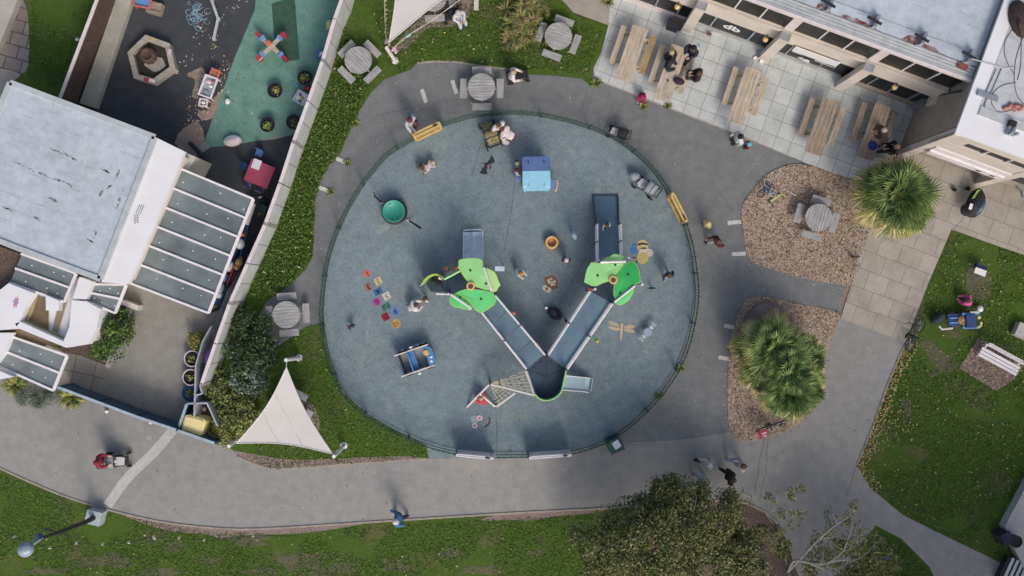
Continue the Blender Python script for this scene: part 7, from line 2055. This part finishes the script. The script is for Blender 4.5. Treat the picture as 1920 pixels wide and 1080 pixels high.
def grass_clump(label, px, py, rx, ry, nb, L, mats, wts=None, z=.05, name='grass_clump', width=.02, subs=0):
    t = empty(name, w(px, py), 0, label, 'plant', 'strap leaved clumps')
    V, F, mi = [], [], []
    SUB = [(random.uniform(-1, 1), random.uniform(-1, 1)) for _ in range(subs)]
    for i in range(nb):
        a0, r_ = random.uniform(0, 6.283), math.sqrt(random.random())
        p = w(px + rx * .5 * r_ * math.cos(a0), py + ry * .5 * r_ * math.sin(a0), z)
        if subs:
            sx, sy = random.choice(SUB)
            if sx * sx + sy * sy > 1.2: continue
            p = w(px + rx * .55 * sx + 5 * r_ * math.cos(a0), py + ry * .55 * sy + 5 * r_ * math.sin(a0), z + (.35 if nb > 1000 else .15) * (1 - (sx * sx + sy * sy) / 1.3))
        a = a0 * -1 + random.uniform(-.7, .7)
        d = Vector((math.cos(a), math.sin(a), 0)); s = Vector((-d.y, d.x, 0)) * width
        l_ = L * random.uniform(.6, 1.2); hgt = l_ * random.uniform(.3, .8)
        pts = [p, p + d * l_ * .35 + Vector((0, 0, hgt * .8)), p + d * l_ * .75 + Vector((0, 0, hgt)), p + d * l_ * 1.1 + Vector((0, 0, hgt * .65))]
        o = len(V)
        for k, q in enumerate(pts):
            ww = (1, .9, .6, .08)[k]
            V += [tuple(q - s * ww), tuple(q + s * ww)]
        m_ = RNG.choice(len(mats), p=wts)
        for k in range(3): F.append((o + 2 * k, o + 2 * k + 1, o + 2 * k + 3, o + 2 * k + 2)); mi.append(m_)
    fast_mesh('foliage', V, np.array(F), mi, mats, t)
    mb = MB(); c = w(px, py, 0); mb.ball(c, (.12, .12, .1), 8, 4, zmin=0); mb.build('crown_base', 'dark_brown', t)
    return t
grass_clump('yellow striped strap leaved plant at the white roof corner', 30, 722, 16, 12, 130, .4, ['leaf_yellow', 'leaf_lime', 'leaf_mid'], [.4, .35, .25], width=.03)
grass_clump('yellow striped strap leaved plant below the navy fence end', 136, 744, 26, 12, 170, .42, ['leaf_yellow', 'leaf_lime', 'leaf_mid', 'palm_straw'], [.3, .35, .25, .1], width=.03)
shrub('grey green lavender like mound below the glazed canopy', clump(68, 744, 36, 18, 18, .25, .75, .3), 2600, .045, ['leaf_grey', 'leaf_mid', 'leaf_dark'], [.6, .25, .15], asp=.25)
grass_clump('tall straggly straw coloured grass clump beside the round table', 985, 42, 78, 80, 1500, .34, ['leaf_straw', 'leaf_olive', 'leaf_lime', 'leaf_mid'], [.34, .24, .14, .28], width=.017, subs=26)
grass_clump('smaller straw grass clump on the lawn between sail and round table', 955, 70, 26, 30, 260, .28, ['leaf_straw', 'leaf_olive', 'leaf_mid'], [.4, .3, .3], width=.016, subs=9)
for px, py, L, lab in ((1206, 200, .3, 'weed tuft at the patio kerb below the occupied table'), (1252, 199, .25, 'weed tuft growing in the patio kerb'), (1118, 156, .5, 'rough grass tuft at the corner of the patio'), (652, 306, .3, 'yellow weed tuft on the tarmac edge by the upper painted dash'), (620, 360, .3, 'yellow weed tuft at the end of the lower painted dash'), (1236, 742, .35, 'yellow weed tuft outside the railing on the palm bed side'), (1275, 690, .3, 'weed tuft outside the railing, higher up'), (668, 232, .25, 'dark weed tuft on the tarmac near the grass'), (1140, 4, .6, 'grass tuft at the corner of the cafe wall')):
    grass_clump(lab, px, py, 14, 9, 42, L * .36, ['leaf_lime', 'leaf_yellow', 'leaf_mid'], [.35, .3, .35], name='weed_tuft')
# ------------------------------------------------------------------ palms
def palm(label, crowns, group='fan palms'):
    c0 = w(crowns[0][0], crowns[0][1], 0)
    t = empty('fan_palm', c0, 0, label, 'palm', group)
    for (px, py, hz, rad, nf) in crowns:
        c = w(px, py, hz)
        mb = MB(); mb.path([(c.x, c.y, 0), (c.x + .03, c.y, hz * .5), (c.x, c.y, hz)], [.26, .2, .17], 9); mb.build('trunk', 'stump', t)
        V, F, mi = [], [], []
        def blade(p, d, n_, L, wd, m_):
            s = d.cross(n_).normalized() * wd
            o = len(V)
            q1, q2 = p + d * L * .55 + n_ * .01, p + d * L - Vector((0, 0, L * .16))
            for q, ww in ((p, .5), (q1, 1.0), (q2, .1)): V.extend([tuple(q - s * ww), tuple(q + s * ww)])
            F.extend([(o, o + 1, o + 3, o + 2), (o + 2, o + 3, o + 5, o + 4)]); mi.extend([m_, m_])
        for i in range(nf):
            f = (i + .5) / nf
            el = R(72 - 88 * f ** .8)                       # inner fronds stand up, old ones droop
            az = i * 2.39996 + random.uniform(-.2, .2)
            d = Vector((math.cos(az) * math.cos(el), math.sin(az) * math.cos(el), math.sin(el)))
            L0 = rad * random.uniform(.40, .62) * (.55 + .45 * min(1, f * 3))
            L0 *= 1.0 + .6 * max(0, f - .62)
            tip = c + d * L0 - Vector((0, 0, .12 * f))
            V0 = len(V)
            s = d.cross(Vector((0, 0, 1))).normalized() * .02
            o = len(V)
            V.extend([tuple(c - s), tuple(c + s), tuple(tip + s), tuple(tip - s)]); F.append((o, o + 1, o + 2, o + 3)); mi.append(2)
            nrm = d.cross(s.normalized()).normalized()
            if nrm.z < 0: nrm = -nrm
            side = s.normalized()
            m_base = 0 if f < .15 else 1
            nb = 24
            R0 = rad * random.uniform(.42, .56); fr_ = random.random()
            for k in range(nb):
                th = R(-112 + 224 * k / (nb - 1))
                dd = (d * math.cos(th) + side * math.sin(th)).normalized()
                L = R0 * (1 - .25 * abs(th) / 2.1) * random.uniform(.9, 1.08)
                dd = (dd + Vector((0, 0, -.12 - .14 * f)) + nrm * random.uniform(-.08, .08)).normalized()
                rr_ = random.random() * .55 + fr_ * .45
                if f > .84: m_ = 4 if rr_ < .6 else 3
                elif f > .68: m_ = 3 if rr_ < .5 else (1 if rr_ < .75 else 4)
                else: m_ = 0 if rr_ < .34 else (1 if rr_ < .74 else 2)
                blade(tip, dd, nrm, L, .036, m_)
        fast_mesh('crown', V, np.array(F), mi, ['palm_dark', 'palm_mid', 'palm_light', 'palm_gold', 'palm_straw'], t)
    return t
palm('single fan palm with straw coloured lower fronds beside the patio corner', [(1682, 366, 2.3, 1.7, 48), (1660, 350, 1.9, 1.2, 20), (1700, 395, 1.8, 1.2, 20)])
palm('taller bushy fan palm cluster filling the long mulch bed', [(1452, 656, 2.4, 1.45, 36), (1480, 728, 2.3, 1.4, 34), (1420, 650, 1.5, 1.1, 18), (1504, 668, 1.8, 1.2, 22), (1478, 692, 2.5, 1.3, 28), (1436, 702, 1.7, 1.1, 18), (1510, 722, 1.7, 1.0, 16)])
# ------------------------------------------------------------------ trees at the lower edge
def smooth_poly3(P, k):
    out = []
    for i in range(len(P) - 1):
        p0, p1, p2, p3 = P[max(0, i - 1)], P[i], P[i + 1], P[min(len(P) - 1, i + 2)]
        for s in range(k):
            t = s / k
            out.append(.5 * ((2 * p1) + (p2 - p0) * t + (2 * p0 - 5 * p1 + 4 * p2 - p3) * t * t + (3 * p1 - p0 - 3 * p2 + p3) * t ** 3))
    return out + [P[-1]]
def tree(label, trunk, crown_pts, n, size, mats, wts, limbs, bark, group='trees at the lower edge', branches=()):
    B0 = w(trunk[0], trunk[1], 0)
    t = empty('tree', B0, 0, label, 'tree', group)
    fork = Vector((B0.x, B0.y, trunk[2]))
    mb = MB(); mb.path([B0, B0.lerp(fork, .5) + Vector((.05, 0, 0)), fork], [trunk[3], trunk[3] * .75, trunk[3] * .6], 10)
    for c, r_ in limbs:
        q = w(*c); mid = fork.lerp(q, .5) + Vector((random.uniform(-.2, .2), random.uniform(-.2, .2), .3))
        mb.path([fork, fork.lerp(mid, .5), mid, mid.lerp(q, .5) + Vector((random.uniform(-.12, .12), random.uniform(-.12, .12), .05)), q], [r_, r_ * .85, r_ * .65, r_ * .45, r_ * .2], 7)
        for k in range(4):
            s_ = mid.lerp(q, .25 * k + .1); e_ = s_ + Vector((random.uniform(-.8, .8), random.uniform(-.8, .8), random.uniform(-.1, .5)))
            mb.path([s_, s_.lerp(e_, .5) + Vector((.05, .04, .05)), e_], [r_ * .3, r_ * .2, r_ * .07], 5)
    for q, r_ in branches:
        p = smooth_poly3([w(*c) for c in q], 4)
        mb.path(p, [r_ * (1 - .7 * i / len(p)) for i in range(len(p))], 6)
        for k in range(3):
            s_ = random.choice(p[2:]); e_ = s_ + Vector((random.uniform(-.45, .45), random.uniform(-.45, .45), random.uniform(-.1, .2)))
            mb.path([s_, s_.lerp(e_, .5) + Vector((.04, .04, .03)), e_], [r_ * .3, r_ * .22, .004], 4)
    mb.build('trunk', bark, t)
    leafy('crown', t, [(w(*p[:3]).x, w(*p[:3]).y, p[2], p[3]) for p in crown_pts], n, .5, size, mats, .25, wts, .75)
    return t
M('bark_grey', (.30, .285, .255), .9, .2, 5, fine=.3, bump=.3); M('bark_brown', (.10, .075, .055), .9, .25, 5, fine=.3)
def dome_pts(cx, cy, rx, ry, n, z0, z1, sp):
    out = []
    for _ in range(n):
        a, r_ = random.uniform(0, 6.283), random.random() ** .55
        k = 1 + .12 * math.sin(a * 3 + cx) + .08 * math.sin(a * 7)
        out.append((cx + rx * r_ * k * math.cos(a), cy + ry * r_ * k * math.sin(a), z0 + (z1 - z0) * math.sqrt(max(0, 1 - r_ ** 2)) * random.uniform(.75, 1.05) + .3, sp * random.uniform(.6, 1.3)))
    return out
random.seed(3)
cp = dome_pts(1262, 1018, 158, 106, 150, 1.6, 4.6, .5) + dome_pts(1248, 934, 46, 36, 22, 2.2, 3.8, .38) + dome_pts(1140, 1050, 70, 66, 30, 1.4, 3.0, .45) + dome_pts(1398, 1046, 76, 70, 40, 1.6, 3.4, .42)
tree('dense olive green tree with a broad rounded crown at the lower edge', (1285, 1040, 1.4, .26), cp, 56000, .055, ['leaf_olive', 'leaf_olive_dark', 'leaf_olive_pale', 'leaf_yellow', 'leaf_mid'], [.42, .30, .14, .02, .12],
     [((1200, 950, 3.2), .11), ((1350, 960, 3.3), .11), ((1150, 1040, 2.6), .1), ((1390, 1050, 2.8), .1), ((1265, 915, 3.4), .1), ((1290, 1090, 3.4), .1), ((1330, 1010, 3.9), .09)], 'bark_brown', branches=[([(1285, 1040, 1.4), (a, b, 3.6), (a + dx * .6, b + dy * .6, 4.6), (a + dx, b + dy, 4.9)], .035) for a, b, dx, dy in ((1215, 985, -22, -26), (1330, 1000, 30, -20), (1240, 1040, -40, 8), (1300, 965, 6, -34), (1270, 1075, -12, 24), (1370, 1040, 34, 4), (1190, 1020, -30, -10))])
cp2 = dome_pts(1590, 1005, 60, 55, 34, 1.5, 2.8, .34) + dome_pts(1640, 1050, 46, 46, 32, 1.2, 2.6, .4) + dome_pts(1560, 1050, 60, 40, 24, 1.5, 2.6, .34) + dome_pts(1475, 950, 46, 40, 9, 1.5, 2.4, .25) + dome_pts(1620, 1100, 90, 40, 24, 1.4, 2.6, .45)
tree('sparse tree with bare pale limbs showing through thin yellowish leaves', (1478, 1072, 1.2, .12), cp2, 5200, .06, ['leaf_olive', 'leaf_olive_pale', 'leaf_olive_dark', 'leaf_yellow'], [.34, .26, .26, .14], [], 'bark_grey', branches=[
    ([(1478, 1072, 1.2), (1500, 1048, 2.4), (1535, 1012, 3.1), (1570, 982, 3.3), (1592, 970, 3.4)], .055), ([(1478, 1072, 1.2), (1490, 1051, 2.6), (1520, 1056, 2.9), (1550, 1056, 3.1), (1580, 1034, 3.2), (1590, 1010, 3.3)], .06),
    ([(1550, 1056, 3.1), (1575, 1050, 3.2), (1600, 1052, 3.3)], .045), ([(1520, 1058, 2.9), (1545, 1068, 3), (1568, 1084, 3.1)], .042), ([(1535, 1012, 3.1), (1555, 1008, 3.2), (1572, 1005, 3.2)], .025), ([(1590, 1010, 3.3), (1598, 985, 3.3), (1596, 968, 3.3)], .024),
    ([(1475, 1060, 1.4), (1462, 1000, 2.4), (1438, 966, 2.6), (1441, 942, 2.7), (1434, 926, 2.7), (1428, 912, 2.8)], .022), ([(1438, 966, 2.6), (1452, 954, 2.7), (1453, 938, 2.7)], .016), ([(1441, 942, 2.7), (1460, 934, 2.8), (1474, 934, 2.8)], .014), ([(1600, 1052, 3.3), (1622, 1040, 3.2), (1640, 1020, 3.2)], .022), ([(1568, 1084, 3.1), (1600, 1100, 3.2)], .03), ([(1570, 982, 3.3), (1562, 962, 3.3), (1566, 948, 3.2)], .018), ([(1545, 1030, 3.0), (1543, 1060, 3), (1546, 1090, 3)], .018), ([(1580, 1034, 3.2), (1604, 1024, 3.2), (1610, 1004, 3.2)], .02)])
# unseen tree crowns added beyond the frame to shade the lower corner
P = []
for cx, cy, hh, rr_ in ((1660, 1400, 10, 3.2), (1800, 1400, 13, 3.8), (1960, 1330, 12.5, 3.6), (2110, 1280, 11, 3.2), (2230, 1150, 10, 3.0)):
    c = w(cx, cy, 0); d = RNG.normal(size=(2600, 3)); d /= np.linalg.norm(d, axis=1)[:, None]
    P.append(np.array([c.x, c.y, hh * .66]) + d * (RNG.random((2600, 1)) ** .4) * np.array([rr_, rr_, hh * .36]))
P = np.vstack(P)
V, F, mi = leaf_quads(P, np.full(len(P), .2), 3, .3, .6)
tag(fast_mesh('woodland', V, F, mi, ['leaf_olive_dark', 'leaf_mid', 'leaf_olive']), kind='stuff')
# ------------------------------------------------------------------ ground cover and litter (nobody could count these)
def scatter_leaves(name, regions, mats, wts, size, zz, up=1.4, asp=.55, holes=(), thin=None):
    P = []
    for poly, n, z in regions:
        q = scatter([(w(*p).x, w(*p).y) for p in poly], n, [[(w(*p).x, w(*p).y) for p in hpoly] for hpoly in holes])
        if thin:
            keep = np.array([mnoise.noise((x * .35, y * .35, 3.1)) + .5 * mnoise.noise((x * 1.1, y * 1.1, 9.7)) < thin for x, y in q], bool)
            q = q[keep]
        P.append(np.column_stack([q, np.full(len(q), z) + RNG.random(len(q)) * zz]))
    P = np.vstack(P)
    V, F, mi = leaf_quads(P, np.full(len(P), size), len(mats), up, asp, wts)
    return tag(fast_mesh(name, V, F, mi, mats), kind='stuff')
mat_leaf('chip_tan', (.45, .34, .255), .3); mat_leaf('chip_brown', (.28, .185, .135), .3); mat_leaf('chip_pale', (.60, .51, .41), .2); mat_leaf('chip_dark', (.12, .085, .07), .3)
scatter_leaves('bark_chips', [(BED1, 9000, .05), (BED2, 9000, .05), (BED3, 1100, .02), ([(1480, 300), (1380, 400), (1396, 500), (1560, 545), (1600, 540), (1640, 400), (1610, 330)], 700, .02), ([(1392, 548), (1580, 580), (1548, 700), (1500, 812), (1400, 838), (1352, 800), (1362, 640)], 700, .02)], ['chip_tan', 'chip_brown', 'chip_pale', 'chip_dark'], [.36, .32, .14, .18], .037, .03, 1.5, .5)
mat_leaf('blade_dark', (.046, .092, .013), .3); mat_leaf('blade_mid', (.085, .16, .025), .3); mat_leaf('blade_light', (.155, .23, .055), .25); mat_leaf('blade_straw', (.20, .19, .08), .25)
STRIP = [(640, 40), (700, 150), (660, 245), (636, 285), (607, 330), (592, 375), (587, 485), (545, 535), (478, 570), (470, 540), (520, 400), (575, 250)]
scatter_leaves('long_grass', [(STRIP, 15000, .06)], ['blade_dark', 'blade_mid', 'blade_light', 'blade_straw'], [.34, .40, .22, .04], .052, .15, .6, .4)
LAWN_R = [(1697, 645), (1640, 790), (1608, 872), (1632, 915), (1692, 965), (1762, 1000), (1880, 1050), (1925, 900), (1940, 480), (1783, 436)]
LAWN_L = [(-20, 885), (60, 912), (200, 962), (400, 1000), (640, 990), (960, 972), (1120, 965), (1100, 1090), (-20, 1090)]
LAWN_T = [(730, 150), (700, 20), (1000, 0), (1075, 35), (1130, 60), (1105, 140), (960, 128), (800, 112)]
scatter_leaves('short_grass', [(GRASS_B, 7000, .04), (LAWN_R, 18000, .01), (LAWN_L, 18000, .01), (LAWN_T, 9000, .04), ([(60, 0), (180, 0), (110, 170), (50, 150)], 2500, .01), ([(1650, 1000), (1690, 1015), (1760, 1090), (1600, 1090)], 2500, .01)],
               ['blade_dark', 'blade_mid', 'blade_light', 'blade_straw'], [.44, .40, .13, .03], .042, .045, .9, .4, holes=(BED3,), thin=.3)
KERB_R = [(1697, 645), (1668, 710), (1638, 795), (1606, 875), (1640, 925), (1655, 915), (1628, 870), (1655, 800), (1690, 700), (1725, 645)]
scatter_leaves('fallen_leaves', [(KERB_R, 620, .06), (LAWN_R, 420, .06), (LAWN_L, 110, .06), (LAWN_T, 160, .09), (GRASS_B, 90, .09), (STRIP, 120, .2), (BED1, 120, .09), (TARMAC, 170, .03), ([(390, 210), (440, 110), (400, 60), (330, 240)], 60, .06), (LAWN_R[:3] + [(1720, 800)], 150, .06)],
               ['litter_yellow', 'litter_orange', 'litter_pale', 'litter_brown', 'leaf_lime'], [.3, .16, .16, .2, .18], .042, .02, 2.2, .6)
scatter_leaves('yard_debris', [([(395, 150), (440, 110), (408, 210), (384, 262), (340, 250), (370, 130)], 130, .05), ([(300, 170), (420, 60), (470, 0), (400, 0), (330, 120)], 60, .05), ([(400, 110), (480, 120), (500, 240), (400, 250)], 40, .056)],
               ['chip_pale', 'litter_brown', 'litter_orange', 'leaf_silver'], [.42, .3, .1, .18], .045, .01, 2.2, .6)
P = np.array([[w(*p).x, w(*p).y] for p in scatter(TARMAC, 420)])
P = np.column_stack([P, np.full(len(P), .0175)])
V, F, mi = leaf_quads(P, np.full(len(P), .028), 2, 60, .9)
tag(fast_mesh('gum_spots', V, F, mi, ['crack', 'concrete_pale']), kind='stuff')
